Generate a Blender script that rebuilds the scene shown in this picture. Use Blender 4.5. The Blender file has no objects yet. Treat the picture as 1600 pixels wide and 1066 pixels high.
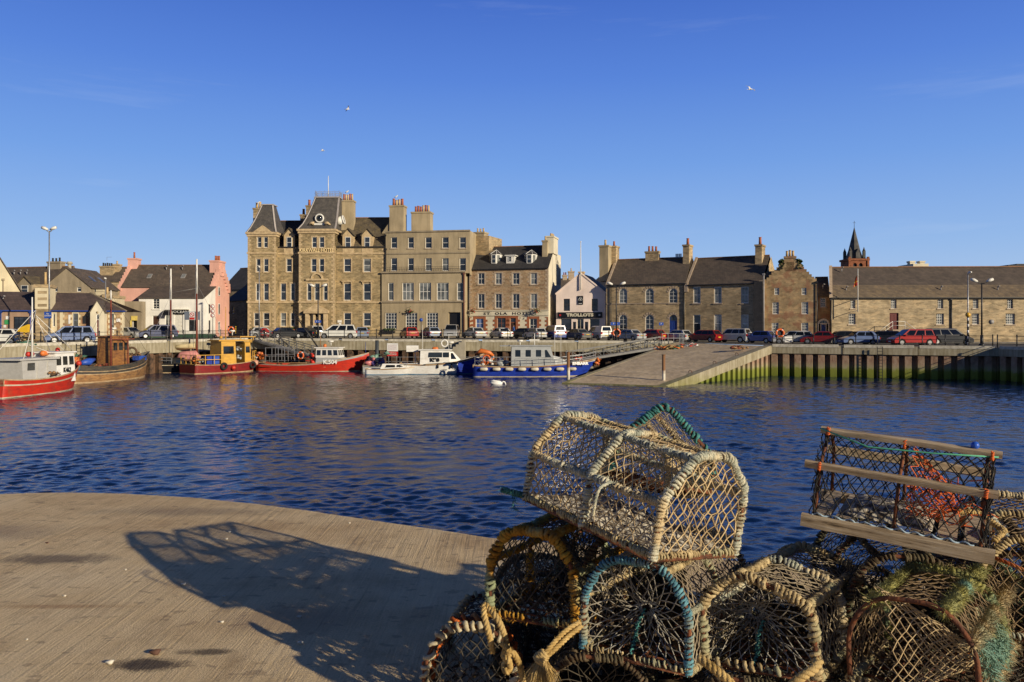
import bpy, bmesh, math, random
from mathutils import Vector, Matrix, noise as mnoise
random.seed(7)
R = math.radians
SC = bpy.context.scene
COL = SC.collection
EYE = 1.6; F = 1244.0; HY = 515.0
WATER = -2.98

def px(x, y, Y):            # survey helper: sight line of the photo -> point at depth Y
    return Vector(((x-800)/F*Y, Y, EYE-(y-HY)/F*Y))
def gz(X, Y):               # height of the harbour road
    t = max(0.0, min(1.0, (X+5)/35.0))
    z = 0.45*(1-t) - 0.04*t
    if X < -25: z = 0.45 - min(0.25, (-25-X)*0.012) * max(0, min(1, (100-Y)/25.0))
    return z

# ---------------------------------------------------------------- mesh builder
class MB:
    def __init__(s): s.v = []; s.f = []; s.m = []; s.sm = []
    def add(s, vs, fs, m=0, smooth=False):
        b = len(s.v); s.v.extend([tuple(v) for v in vs])
        for f in fs: s.f.append([b+i for i in f]); s.m.append(m); s.sm.append(smooth)
    def box(s, x0, x1, y0, y1, z0, z1, m=0):
        vs = [(x0,y0,z0),(x1,y0,z0),(x1,y1,z0),(x0,y1,z0),(x0,y0,z1),(x1,y0,z1),(x1,y1,z1),(x0,y1,z1)]
        s.add(vs, [(0,3,2,1),(4,5,6,7),(0,1,5,4),(1,2,6,5),(2,3,7,6),(3,0,4,7)], m)
    def hexa(s, p, m=0):     # 8 points, bottom four (ccw) then top four
        s.add(p, [(0,3,2,1),(4,5,6,7),(0,1,5,4),(1,2,6,5),(2,3,7,6),(3,0,4,7)], m)
    def quad(s, a, b, c, d, m=0): s.add([a,b,c,d], [(0,1,2,3)], m)
    def tri(s, a, b, c, m=0): s.add([a,b,c], [(0,1,2)], m)
    def poly(s, pts, m=0): s.add(pts, [tuple(range(len(pts)))], m)
    def prism(s, pts, d, m=0):   # polygon extruded along vector d
        n = len(pts); d = Vector(d); a = [Vector(p) for p in pts]; b = [p+d for p in a]
        s.add(a+b, [tuple(reversed(range(n))), tuple(range(n,2*n))]+[(i,(i+1)%n,n+(i+1)%n,n+i) for i in range(n)], m)
    def bar(s, a, b, w, h=None, m=0, up=(0,0,1)):
        a = Vector(a); b = Vector(b); h = h or w; d = (b-a)
        if d.length < 1e-6: return
        d.normalize(); up = Vector(up)
        if abs(d.dot(up)) > .98: up = Vector((1,0,0))
        r = d.cross(up).normalized(); u = r.cross(d)
        P = []
        for c in (a, b):
            for sx, sz in ((-1,-1),(1,-1),(1,1),(-1,1)): P.append(c + r*sx*w/2 + u*sz*h/2)
        s.add(P, [(0,1,2,3),(7,6,5,4),(0,4,5,1),(1,5,6,2),(2,6,7,3),(3,7,4,0)], m)
    def tube(s, pts, r, n=6, m=0, caps=True, closed=False, smooth=True):
        pts = [Vector(p) for p in pts]; k = len(pts)
        if k < 2: return
        rr = r if isinstance(r, (list, tuple)) else [r]*k
        prev = None; V = []
        for i, p in enumerate(pts):
            if closed: t = pts[(i+1)%k]-pts[(i-1)%k]
            else: t = pts[min(i+1,k-1)]-pts[max(i-1,0)]
            if t.length < 1e-9: t = Vector((0,0,1))
            t.normalize()
            if prev is None:
                a = Vector((0,0,1)) if abs(t.z) < .9 else Vector((1,0,0)); prev = t.cross(a).normalized()
            else:
                prev = prev - t*prev.dot(t)
                if prev.length < 1e-6: prev = t.orthogonal()
                prev.normalize()
            b = t.cross(prev)
            for j in range(n):
                an = 2*math.pi*j/n; V.append(p + (prev*math.cos(an)+b*math.sin(an))*rr[i])
        fs = []
        for i in range(k if closed else k-1):
            i2 = (i+1)%k
            for j in range(n): fs.append((i*n+j, i*n+(j+1)%n, i2*n+(j+1)%n, i2*n+j))
        if caps and not closed: fs += [tuple(reversed(range(n))), tuple(range((k-1)*n, k*n))]
        s.add(V, fs, m, smooth)
    def cyl(s, a, b, r0, r1=None, n=12, m=0, smooth=True):
        s.tube([a, b], [r0, r0 if r1 is None else r1], n, m, smooth=smooth)
    def ball(s, c, r, m=0, n=10, k=7, sq=(1,1,1), wob=0):
        V = []; c = Vector(c)
        for i in range(k+1):
            ph = math.pi*i/k
            for j in range(n):
                th = 2*math.pi*j/n; d = Vector((math.sin(ph)*math.cos(th), math.sin(ph)*math.sin(th), math.cos(ph)))
                q = 1+(mnoise.noise(d*1.7+c*13)*wob if wob else 0)
                V.append(c+Vector((d.x*sq[0], d.y*sq[1], d.z*sq[2]))*r*q)
        fs = [(i*n+j, (i+1)*n+j, (i+1)*n+(j+1)%n, i*n+(j+1)%n) for i in range(k) for j in range(n)]
        s.add(V, fs, m, True)
    def torus(s, c, R0, r, ax=(0,1,0), m=0, n=24, k=8, mf=None):
        ax = Vector(ax).normalized(); a = ax.orthogonal().normalized(); b = ax.cross(a); c = Vector(c)
        V = []
        for i in range(n):
            t = 2*math.pi*i/n; d = a*math.cos(t)+b*math.sin(t)
            for j in range(k):
                q = 2*math.pi*j/k; V.append(c+d*(R0+r*math.cos(q))+ax*r*math.sin(q))
        for i in range(n):
            s.add([], [], m)
        base = len(s.v); s.v.extend([tuple(v) for v in V])
        for i in range(n):
            mm = mf(i/n) if mf else m
            for j in range(k):
                s.f.append([base+i*k+j, base+((i+1)%n)*k+j, base+((i+1)%n)*k+(j+1)%k, base+i*k+(j+1)%k]); s.m.append(mm); s.sm.append(True)
    def build(s, name, mats, parent=None, loc=None, fix=False):
        me = bpy.data.meshes.new(name); me.from_pydata(s.v, [], s.f)
        if not isinstance(mats, (list, tuple)): mats = [mats]
        for q in mats: me.materials.append(q)
        if len(mats) > 1: me.polygons.foreach_set('material_index', s.m)
        if any(s.sm): me.polygons.foreach_set('use_smooth', s.sm)
        if fix:
            bm = bmesh.new(); bm.from_mesh(me); bmesh.ops.remove_doubles(bm, verts=bm.verts, dist=1e-4)
            bmesh.ops.recalc_face_normals(bm, faces=bm.faces); bm.to_mesh(me); bm.free()
        me.validate(); me.update()
        o = bpy.data.objects.new(name, me); COL.objects.link(o)
        if parent is not None: o.parent = parent
        if loc is not None: o.location = loc
        return o

def tag(o, label=None, cat=None, group=None, kind=None):
    if label: o['label'] = label
    if cat: o['category'] = cat
    if group: o['group'] = group
    if kind: o['kind'] = kind
    return o
def empty(name, loc=(0,0,0), rz=0, label=None, cat=None, group=None, parent=None):
    o = bpy.data.objects.new(name, None); COL.objects.link(o); o.location = loc; o.rotation_euler = (0,0,rz)
    o.empty_display_size = .3
    if parent is not None: o.parent = parent
    return tag(o, label, cat, group)
def copy_tree(o, parent=None):
    c = o.copy(); COL.objects.link(c)
    if parent is not None: c.parent = parent
    for ch in [q for q in bpy.data.objects if q.parent is o]: copy_tree(ch, c)
    return c
def text(name, body, size, mat, parent, loc, rot=(math.pi/2,0,0), ext=.01, ax='CENTER', bold=0, sx=1.0, space=1.0):
    cu = bpy.data.curves.new(name, 'FONT'); cu.body = body; cu.size = size; cu.extrude = ext
    cu.align_x = ax; cu.align_y = 'CENTER'; cu.offset = bold; cu.space_character = space; cu.resolution_u = 2
    t = bpy.data.objects.new('tmp', cu); COL.objects.link(t)
    me = bpy.data.meshes.new_from_object(t); bpy.data.objects.remove(t); bpy.data.curves.remove(cu)
    me.name = name; me.materials.clear(); me.materials.append(mat)
    o = bpy.data.objects.new(name, me); COL.objects.link(o)
    if parent is not None: o.parent = parent
    o.location = loc; o.rotation_euler = rot; o.scale = (sx,1,1)
    return o

# ---------------------------------------------------------------- materials
def newmat(name):
    m = bpy.data.materials.new(name); m.use_nodes = True
    nt = m.node_tree; b = nt.nodes['Principled BSDF']
    return m, nt, b
def N(nt, t, **kw):
    n = nt.nodes.new(t)
    for k, v in kw.items():
        if k in n.inputs: n.inputs[k].default_value = v
        else: setattr(n, k, v)
    return n
def L(nt, a, b): nt.links.new(a, b)
def c4(c): return (c[0], c[1], c[2], 1)
def ramp(nt, fac, stops):
    r = nt.nodes.new('ShaderNodeValToRGB'); e = r.color_ramp.elements
    while len(e) < len(stops): e.new(.5)
    for i, (p, c) in enumerate(stops): e[i].position = p; e[i].color = c4(c) if len(c) == 3 else c
    L(nt, fac, r.inputs[0]); return r
def mixc(nt, fac, a, b, mode='MIX'):
    m = nt.nodes.new('ShaderNodeMix'); m.data_type = 'RGBA'; m.blend_type = mode
    for i, v in ((0, fac), (6, a), (7, b)):
        if hasattr(v, 'is_output'): L(nt, v, m.inputs[i])
        else: m.inputs[i].default_value = v if i == 0 else c4(v)
    return m.outputs[2]
def coords(nt, scale=(1,1,1), kind='Object', rot=(0,0,0)):
    tc = nt.nodes.new('ShaderNodeTexCoord'); mp = nt.nodes.new('ShaderNodeMapping')
    mp.inputs['Scale'].default_value = scale; mp.inputs['Rotation'].default_value = rot
    L(nt, tc.outputs[kind], mp.inputs[0]); return mp.outputs[0]
def bump(nt, b, h, st=.3, dist=.02):
    n = N(nt, 'ShaderNodeBump'); n.inputs['Strength'].default_value = st; n.inputs['Distance'].default_value = dist
    L(nt, h, n.inputs['Height']); L(nt, n.outputs[0], b.inputs['Normal']); return n
MC = {}
def M(name, c, rough=.6, metal=0, c2=None, scale=3.0, amt=.5, bmp=0, det=4, spec=.4, coat=0, lo=.35, hi=.65, stretch=(1,1,1)):
    if name in MC: return MC[name]
    m, nt, b = newmat(name)
    c2 = c2 or tuple(x*(1-.35*amt) for x in c)
    v = coords(nt, stretch)
    n = N(nt, 'ShaderNodeTexNoise', Scale=scale, Detail=det); L(nt, v, n.inputs['Vector'])
    r = ramp(nt, n.outputs['Fac'], [(lo, c2), (hi, c)])
    L(nt, r.outputs[0], b.inputs['Base Color'])
    b.inputs['Roughness'].default_value = rough; b.inputs['Metallic'].default_value = metal
    b.inputs['Specular IOR Level'].default_value = spec; b.inputs['Coat Weight'].default_value = coat
    if bmp: bump(nt, b, n.outputs['Fac'], bmp)
    MC[name] = m; return m

def wallcoord(nt):     # (along wall, height) from object space
    tc = nt.nodes.new('ShaderNodeTexCoord'); sp = nt.nodes.new('ShaderNodeSeparateXYZ'); L(nt, tc.outputs['Object'], sp.inputs[0])
    a = N(nt, 'ShaderNodeMath', operation='ADD'); L(nt, sp.outputs[0], a.inputs[0]); L(nt, sp.outputs[1], a.inputs[1])
    cb = nt.nodes.new('ShaderNodeCombineXYZ'); L(nt, a.outputs[0], cb.inputs[0]); L(nt, sp.outputs[2], cb.inputs[1])
    return cb.outputs[0], tc.outputs['Object'], sp.outputs[2]
def stone(name, c1, c2, mortar, bw=.5, bh=.2, grime=.5, mort=.025, big=.5, c3=None):
    m, nt, b = newmat(name); wc, oc, z = wallcoord(nt)
    nz = N(nt, 'ShaderNodeTexNoise', Scale=1.3, Detail=3); L(nt, wc, nz.inputs['Vector'])
    ad = nt.nodes.new('ShaderNodeVectorMath'); ad.operation = 'MULTIPLY_ADD'; L(nt, nz.outputs['Color'], ad.inputs[0]); ad.inputs[1].default_value = (.25,.12,0); L(nt, wc, ad.inputs[2])
    br = N(nt, 'ShaderNodeTexBrick'); L(nt, ad.outputs[0], br.inputs['Vector'])
    for k, v in (('Color1', c4(c1)), ('Color2', c4(c2)), ('Mortar', c4(mortar)), ('Scale', 1.0), ('Mortar Size', mort), ('Brick Width', bw), ('Row Height', bh), ('Bias', 0.0)): br.inputs[k].default_value = v
    br.offset_frequency = 2; br.squash = .7; br.squash_frequency = 3
    vo = N(nt, 'ShaderNodeTexVoronoi', Scale=1.0)
    mp = nt.nodes.new('ShaderNodeMapping'); mp.inputs['Scale'].default_value = (1/bw*.8, 1/bh*.8, 1); L(nt, wc, mp.inputs[0]); L(nt, mp.outputs[0], vo.inputs['Vector'])
    hv = ramp(nt, vo.outputs['Color'], [(0, (.55,.5,.42)), (.5, (1,.97,.9)), (1, (1.35,1.2,1.0))])
    col = mixc(nt, .75, br.outputs['Color'], hv.outputs[0], 'MULTIPLY')
    n2 = N(nt, 'ShaderNodeTexNoise', Scale=big, Detail=6, Roughness=.65); L(nt, oc, n2.inputs['Vector'])
    g = ramp(nt, n2.outputs['Fac'], [(.3, (1-grime*.85,)*3), (.62, (1.12,1.1,1.07))])
    col = mixc(nt, 1.0, col, g.outputs[0], 'MULTIPLY')
    if c3:
        n3 = N(nt, 'ShaderNodeTexNoise', Scale=.8, Detail=2); L(nt, oc, n3.inputs['Vector'])
        r3 = ramp(nt, n3.outputs['Fac'], [(.5, (0,0,0)), (.62, (1,1,1))]); col = mixc(nt, r3.outputs[0], col, mixc(nt, .6, col, c3))
    L(nt, col, b.inputs['Base Color']); b.inputs['Roughness'].default_value = .9; b.inputs['Specular IOR Level'].default_value = .2
    bump(nt, b, br.outputs['Fac'], -.4, .03)
    MC[name] = m; return m
def slate(name, c1, c2, row=.28, lich=None, la=.5):
    m, nt, b = newmat(name); wc, oc, z = wallcoord(nt)
    br = N(nt, 'ShaderNodeTexBrick'); L(nt, wc, br.inputs['Vector'])
    for k, v in (('Color1', c4(c1)), ('Color2', c4(c2)), ('Mortar', c4([x*.55 for x in c1])), ('Scale', 1.0), ('Mortar Size', .014), ('Brick Width', .32), ('Row Height', row*.7)): br.inputs[k].default_value = v
    n2 = N(nt, 'ShaderNodeTexNoise', Scale=.9, Detail=8, Roughness=.7); L(nt, oc, n2.inputs['Vector'])
    g = ramp(nt, n2.outputs['Fac'], [(.3, (.62,.62,.64)), (.7, (1.3,1.26,1.2))])
    col = mixc(nt, 1.0, br.outputs['Color'], g.outputs[0], 'MULTIPLY')
    if lich:
        n3 = N(nt, 'ShaderNodeTexNoise', Scale=2.2, Detail=9, Roughness=.75); L(nt, oc, n3.inputs['Vector'])
        r3 = ramp(nt, n3.outputs['Fac'], [(.5, (0,0,0)), (.66, (la,la,la))]); col = mixc(nt, r3.outputs[0], col, lich)
    L(nt, col, b.inputs['Base Color']); b.inputs['Roughness'].default_value = .75
    bump(nt, b, br.outputs['Fac'], -.3, .02)
    MC[name] = m; return m
def render_wall(name, c, streak=.35, c2=None, bmp=.15):
    m, nt, b = newmat(name)
    v = coords(nt, (1.2,1.2,.22)); n = N(nt, 'ShaderNodeTexNoise', Scale=1.4, Detail=7, Roughness=.65); L(nt, v, n.inputs['Vector'])
    v2 = coords(nt); n2 = N(nt, 'ShaderNodeTexNoise', Scale=.5, Detail=5); L(nt, v2, n2.inputs['Vector'])
    n3 = N(nt, 'ShaderNodeTexNoise', Scale=25, Detail=3); L(nt, v2, n3.inputs['Vector'])
    c2 = c2 or tuple(x*(1-streak) for x in c)
    r = ramp(nt, n.outputs['Fac'], [(.28, c2), (.58, c)])
    g = ramp(nt, n2.outputs['Fac'], [(.3, (.82,.81,.8)), (.65, (1.05,1.04,1.03))])
    L(nt, mixc(nt, 1, r.outputs[0], g.outputs[0], 'MULTIPLY'), b.inputs['Base Color'])
    b.inputs['Roughness'].default_value = .9; b.inputs['Specular IOR Level'].default_value = .2
    bump(nt, b, n3.outputs['Fac'], bmp, .02)
    MC[name] = m; return m

G = {}   # named materials
G['st_hotel'] = stone('hotel_stone', (.43,.35,.21), (.26,.205,.12), (.36,.295,.19), .42, .19, .55, .03, .45)
G['st_dark'] = stone('flagstone_brown', (.50,.40,.26), (.34,.27,.18), (.44,.36,.24), .5, .15, .5, .02, .4)
G['st_rubble'] = stone('rubble_wall', (.52,.43,.29), (.32,.26,.18), (.45,.38,.27), .55, .16, .4, .03, .6)
G['st_mix'] = stone('rough_brown_stone', (.42,.30,.18), (.34,.265,.16), (.40,.31,.20), .4, .2, .5, .03, .7, c3=(.26,.11,.07))
G['st_ola'] = stone('coursed_tan_stone', (.40,.30,.20), (.30,.185,.115), (.42,.34,.24), .5, .2, .35, .03, .6)
G['st_red'] = stone('red_sandstone', (.30,.12,.07), (.24,.09,.05), (.28,.13,.08), .6, .3, .4)
G['dress'] = M('dressed_stone', (.60,.46,.27), .85, c2=(.42,.31,.18), scale=2.5, bmp=.1)
G['dress2'] = M('pale_dressed_stone', (.47,.37,.27), .85, c2=(.36,.28,.2), scale=2.5)
G['harl'] = render_wall('tan_harling', (.45,.37,.24), .28)
G['harl_grey'] = render_wall('grey_beige_harling', (.36,.30,.21), .3)
G['cream'] = render_wall('cream_render', (.68,.60,.42), .2)
G['creamlight'] = render_wall('pale_render', (.74,.68,.52), .15)
G['white'] = render_wall('white_render', (.86,.85,.80), .12)
G['pink'] = render_wall('pink_render', (.76,.43,.35), .14)
G['palepink'] = render_wall('pale_pink_render', (1.0,.84,.74), .08)
G['terra'] = render_wall('terracotta_paint', (.36,.13,.065), .2)
G['pinkbrown'] = render_wall('pinkish_tan_render', (.40,.27,.19), .2)
G['slate'] = slate('brown_slate', (.13,.10,.078), (.09,.074,.062), lich=(.16,.14,.10), la=.35)
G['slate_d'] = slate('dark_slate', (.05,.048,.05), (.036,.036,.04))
G['slate_g'] = slate('grey_slate', (.10,.092,.088), (.07,.066,.064), lich=(.19,.17,.13), la=.4)
G['slate_l'] = slate('lichened_slate', (.13,.105,.07), (.085,.07,.05), lich=(.22,.17,.07), la=.7)
G['flag'] = slate('stone_flag_roof', (.20,.155,.105), (.14,.11,.08), row=.5, lich=(.28,.20,.10), la=.6)
G['ridge'] = M('ridge_tile', (.33,.17,.09), .85, c2=(.22,.13,.08))
G['lead'] = M('lead_flashing', (.34,.33,.33), .5, c2=(.24,.23,.23))
G['wf'] = M('white_window_paint', (.80,.79,.74), .45, c2=(.68,.66,.6), scale=6)
G['gutter'] = M('black_iron', (.018,.018,.02), .45, spec=.5)
G['grey_iron'] = M('galvanised_metal', (.42,.43,.44), .45, .6, c2=(.3,.3,.3), scale=8)
G['blue_p'] = M('blue_gloss_paint', (.025,.06,.28), .35)
G['pot_red'] = M('terracotta_pot', (.42,.13,.06), .8); G['pot_tan'] = M('buff_pot', (.60,.42,.20), .8); G['pot_dk'] = M('black_pot', (.03,.03,.03), .7)
G['conc'] = None
def glassmat(name, c, r=.06, spec=.8):
    m, nt, b = newmat(name); v = coords(nt, (.35,.35,.6)); n = N(nt, 'ShaderNodeTexNoise', Scale=1.6, Detail=2); L(nt, v, n.inputs['Vector'])
    rr = ramp(nt, n.outputs['Fac'], [(.42, tuple(x*.35 for x in c)), (.56, c)]); L(nt, rr.outputs[0], b.inputs['Base Color'])
    b.inputs['Roughness'].default_value = r; b.inputs['Specular IOR Level'].default_value = spec
    n3 = N(nt, 'ShaderNodeTexNoise', Scale=1.1, Detail=1); L(nt, coords(nt), n3.inputs['Vector']); bump(nt, b, n3.outputs['Fac'], .15, .02)
    MC[name] = m; return m
G['glass'] = glassmat('window_glass', (.035,.042,.055)); G['glass2'] = glassmat('window_glass_pale', (.20,.21,.20)); G['glass3'] = glassmat('window_glass_curtained', (.42,.40,.35), .12)
G['carglass'] = glassmat('tinted_glass', (.02,.025,.03), .04)
G['black'] = M('black_paint', (.012,.012,.014), .4); G['rubber'] = M('black_rubber', (.015,.015,.015), .8)
G['rust'] = M('rusty_steel', (.22,.075,.03), .85, c2=(.075,.03,.018), scale=30, bmp=.5)
G['signblue'] = M('sign_blue', (.03,.09,.42), .4); G['signwhite'] = M('sign_white', (.78,.78,.76), .4); G['signred'] = M('sign_red', (.55,.03,.025), .4); G['signgreen'] = M('sign_green', (.05,.30,.10), .4)
G['orange'] = M('orange_plastic', (.80,.16,.03), .5, c2=(.65,.11,.02), scale=5); G['signyellow'] = M('yellow_plastic', (.80,.50,.03), .5)
G['leaf'] = M('leaf_green', (.06,.10,.025), .7, c2=(.03,.05,.015), scale=6); G['flower'] = M('flower_red', (.45,.05,.05), .7)
# ================================================================ light, sky, camera
cam = bpy.data.cameras.new('camera'); co = bpy.data.objects.new('camera', cam); COL.objects.link(co)
co.location = (0,0,EYE); co.rotation_euler = (R(90),0,0); cam.sensor_width = 36; cam.lens = 36*F/1600
cam.shift_y = -(533-HY)/1600; cam.clip_end = 6000; cam.clip_start = .05; SC.camera = co
SUN_D = Vector((-.749,.663,-.287)).normalized()
sl = bpy.data.lights.new('sun', 'SUN'); sl.energy = 5.0; sl.angle = R(.5); sl.color = (1,.86,.64)
so = bpy.data.objects.new('sun', sl); COL.objects.link(so); so.location = (60,-60,40)
so.rotation_euler = SUN_D.to_track_quat('-Z', 'Y').to_euler()
w = bpy.data.worlds.new('World'); SC.world = w; w.use_nodes = True; nt = w.node_tree
bg = nt.nodes['Background']; sk = nt.nodes.new('ShaderNodeTexSky'); sk.sky_type = 'NISHITA'; sk.sun_disc = False
sk.sun_elevation = R(16); sk.sun_rotation = R(131.5); sk.air_density = 1.0; sk.dust_density = .25; sk.ozone_density = 3.0; sk.altitude = 200
hs = nt.nodes.new('ShaderNodeHueSaturation'); hs.inputs['Saturation'].default_value = 1.18; hs.inputs['Value'].default_value = 1.0
# thin high cloud wisps
tc = nt.nodes.new('ShaderNodeTexCoord'); mp = nt.nodes.new('ShaderNodeMapping'); mp.inputs['Scale'].default_value = (1.5,1.5,16); mp.inputs['Rotation'].default_value = (0,R(4),0)
L(nt, tc.outputs['Generated'], mp.inputs[0]); nz = N(nt, 'ShaderNodeTexNoise', Scale=1.6, Detail=7, Roughness=.6); L(nt, mp.outputs[0], nz.inputs['Vector'])
cr = ramp(nt, nz.outputs['Fac'], [(.60, (0,0,0)), (.80, (.12,.12,.12))])
L(nt, sk.outputs[0], hs.inputs['Color'])
sz = nt.nodes.new('ShaderNodeSeparateXYZ'); L(nt, tc.outputs['Generated'], sz.inputs[0])
K = 1/.125
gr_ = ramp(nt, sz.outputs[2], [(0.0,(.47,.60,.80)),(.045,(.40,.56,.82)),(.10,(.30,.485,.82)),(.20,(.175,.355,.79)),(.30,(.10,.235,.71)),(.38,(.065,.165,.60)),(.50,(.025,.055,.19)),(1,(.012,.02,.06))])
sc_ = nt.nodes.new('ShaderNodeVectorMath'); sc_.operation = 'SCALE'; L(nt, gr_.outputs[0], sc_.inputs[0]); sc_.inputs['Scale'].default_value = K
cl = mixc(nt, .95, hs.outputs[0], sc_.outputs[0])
mrz = nt.nodes.new('ShaderNodeMapRange'); L(nt, sz.outputs[1], mrz.inputs[0]); mrz.inputs[1].default_value = -.5; mrz.inputs[2].default_value = .1; mrz.inputs[3].default_value = .5; mrz.inputs[4].default_value = 1  # unseen sky behind the camera is dimmed to cut the fill light
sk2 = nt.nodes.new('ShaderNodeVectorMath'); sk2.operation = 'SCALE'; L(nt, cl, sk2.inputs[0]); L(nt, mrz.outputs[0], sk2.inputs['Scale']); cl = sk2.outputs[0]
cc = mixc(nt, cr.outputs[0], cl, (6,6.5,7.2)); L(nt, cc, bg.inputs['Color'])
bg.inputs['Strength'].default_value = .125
SC.view_settings.view_transform = 'Standard'; SC.view_settings.look = 'None'; SC.view_settings.exposure = 0; SC.view_settings.gamma = 1
SC.cycles.max_bounces = 6; SC.cycles.diffuse_bounces = 2; SC.cycles.glossy_bounces = 3; SC.cycles.transmission_bounces = 2
SC.cycles.caustics_reflective = False; SC.cycles.caustics_refractive = False; SC.cycles.use_denoising = True

# ================================================================ ground sheet
QP = [(-600,20),(-62,28),(-43.7,68),(-31.3,95),(18.6,90.5),(25.4,78),(43.4,71),(46.5,60),(600,30)]
def yq(X):
    for (a, b), (c, d) in zip(QP, QP[1:]):
        if a <= X <= c: return b+(d-b)*(X-a)/(c-a)
    return 30
xs = sorted(set([p[0] for p in QP] + [-300,-150,-100,-80,-70] + [x*2.0 for x in range(-30, 31)] + [70,80,100,150,300]))
offs = [0, 1.0, 4, 9, 18, 35, 70, 140, 300, 700, 1600, 4000]
mb = MB(); nC = len(offs); V = []
for x in xs:
    y0 = yq(x)
    for o in offs: V.append((x*(1+o/250.0), y0+o, gz(x, y0+o)))
mb.add(V, [(i*nC+j, (i+1)*nC+j, (i+1)*nC+j+1, i*nC+j+1) for i in range(len(xs)-1) for j in range(nC-1)])
m, nt, b = newmat('tarmac'); oc = coords(nt)
n1 = N(nt, 'ShaderNodeTexNoise', Scale=.25, Detail=6); L(nt, oc, n1.inputs['Vector']); n2 = N(nt, 'ShaderNodeTexNoise', Scale=14, Detail=4); L(nt, oc, n2.inputs['Vector'])
r = ramp(nt, n1.outputs['Fac'], [(.35, (.055,.05,.045)), (.65, (.095,.085,.072))]); r2 = ramp(nt, n2.outputs['Fac'], [(.3, (.75,)*3), (.7, (1.2,)*3)])
L(nt, mixc(nt, 1, r.outputs[0], r2.outputs[0], 'MULTIPLY'), b.inputs['Base Color']); b.inputs['Roughness'].default_value = .85; bump(nt, b, n2.outputs['Fac'], .3)
tag(mb.build('ground', m), kind='structure')
# pavement along the building fronts
def strip(pts0, pts1, z, mb, t=.12):
    for i in range(len(pts0)-1):
        a, b_, c, d = pts0[i], pts0[i+1], pts1[i+1], pts1[i]
        P = [(q[0],q[1],gz(*q)+.004) for q in (a,b_,c,d)]; T = [(q[0],q[1],gz(*q)+z) for q in (a,b_,c,d)]
        mb.hexa(P+T)
mb = MB(); f0 = [(-80,112),(-40,111.5),(-20,111.5),(0,111),(9,108),(20,104.5),(34,97.5),(45,93.5),(90,92)]
f1 = [(-80,121),(-40,120),(-20,120),(0,120),(9,116),(20,112),(34,106),(45,102),(90,100)]
strip(f0, f1, .12, mb)
G['pave'] = M('pavement_slabs', (.26,.235,.2), .85, c2=(.18,.16,.135), scale=1.5)
tag(mb.build('pavement', G['pave']), kind='structure')
mb = MB()   # white parking bay lines on the quay road
for i in range(26):
    x = -14+i*2.6; y = (106-abs(x)*.04 if x < 14 else 100-(x-14)*.62)
    if y < 86: break
    a, b_ = Vector((x,y,0)), Vector((x+1.8,y-4.2,0)); r_ = (b_-a).cross(Vector((0,0,1))).normalized()*.06
    P = [a-r_, b_-r_, b_+r_, a+r_]; mb.poly([(p.x,p.y,gz(p.x,p.y)+.022) for p in P])
for i in range(14):
    x = 20+i*.8; y = 89.4-(x-18.6)*1.25
    if y > 80: mb.poly([(x,y+1.2,gz(x,y)+.03),(x+.35,y+.75,gz(x,y)+.03),(x+.45,y+.95,gz(x,y)+.03),(x+.1,y+1.4,gz(x,y)+.03)])
tag(mb.build('road_markings', M('road_paint', (.6,.6,.56), .7)), kind='structure')

# ================================================================ concrete materials
def concrete(name, c, c2, groove=False, moss=None):
    m, nt, b = newmat(name); oc = coords(nt)
    n1 = N(nt, 'ShaderNodeTexNoise', Scale=.9, Detail=8, Roughness=.65); L(nt, oc, n1.inputs['Vector'])
    n2 = N(nt, 'ShaderNodeTexNoise', Scale=40, Detail=5); L(nt, oc, n2.inputs['Vector'])
    r = ramp(nt, n1.outputs['Fac'], [(.3, c2), (.66, c)]); r2 = ramp(nt, n2.outputs['Fac'], [(.3, (.82,)*3), (.7, (1.12,)*3)])
    col = mixc(nt, 1, r.outputs[0], r2.outputs[0], 'MULTIPLY'); h = n2.outputs['Fac']
    if moss:
        sp = nt.nodes.new('ShaderNodeSeparateXYZ'); ge = nt.nodes.new('ShaderNodeNewGeometry'); L(nt, ge.outputs['Position'], sp.inputs[0])
        n4 = N(nt, 'ShaderNodeTexNoise', Scale=1.2, Detail=6); L(nt, oc, n4.inputs['Vector'])
        a = N(nt, 'ShaderNodeMath', operation='MULTIPLY_ADD'); L(nt, n4.outputs['Fac'], a.inputs[0]); a.inputs[1].default_value = 1.6; L(nt, sp.outputs[2], a.inputs[2])
        mr = nt.nodes.new('ShaderNodeMapRange'); L(nt, a.outputs[0], mr.inputs[0]); mr.inputs[1].default_value = moss[0]; mr.inputs[2].default_value = moss[1]; mr.inputs[3].default_value = 1; mr.inputs[4].default_value = 0
        col = mixc(nt, mr.outputs[0], col, (.20,.21,.02))
        n5 = N(nt, 'ShaderNodeTexNoise', Scale=3, Detail=3); L(nt, coords(nt, (1.5,1.5,.15)), n5.inputs['Vector']); r5 = ramp(nt, n5.outputs['Fac'], [(.35, (.72,.68,.62)), (.6, (1.05,)*3)])
        col = mixc(nt, 1, col, r5.outputs[0], 'MULTIPLY')
    L(nt, col, b.inputs['Base Color']); b.inputs['Roughness'].default_value = .88; b.inputs['Specular IOR Level'].default_value = .25
    bump(nt, b, h, .25, .01); MC[name] = m; return m
G['conc'] = concrete('quay_concrete', (.42,.38,.30), (.30,.27,.20))
G['concq'] = concrete('stained_quay_concrete', (.42,.38,.28), (.27,.24,.16), moss=(-3.3,-1.2))
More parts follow.
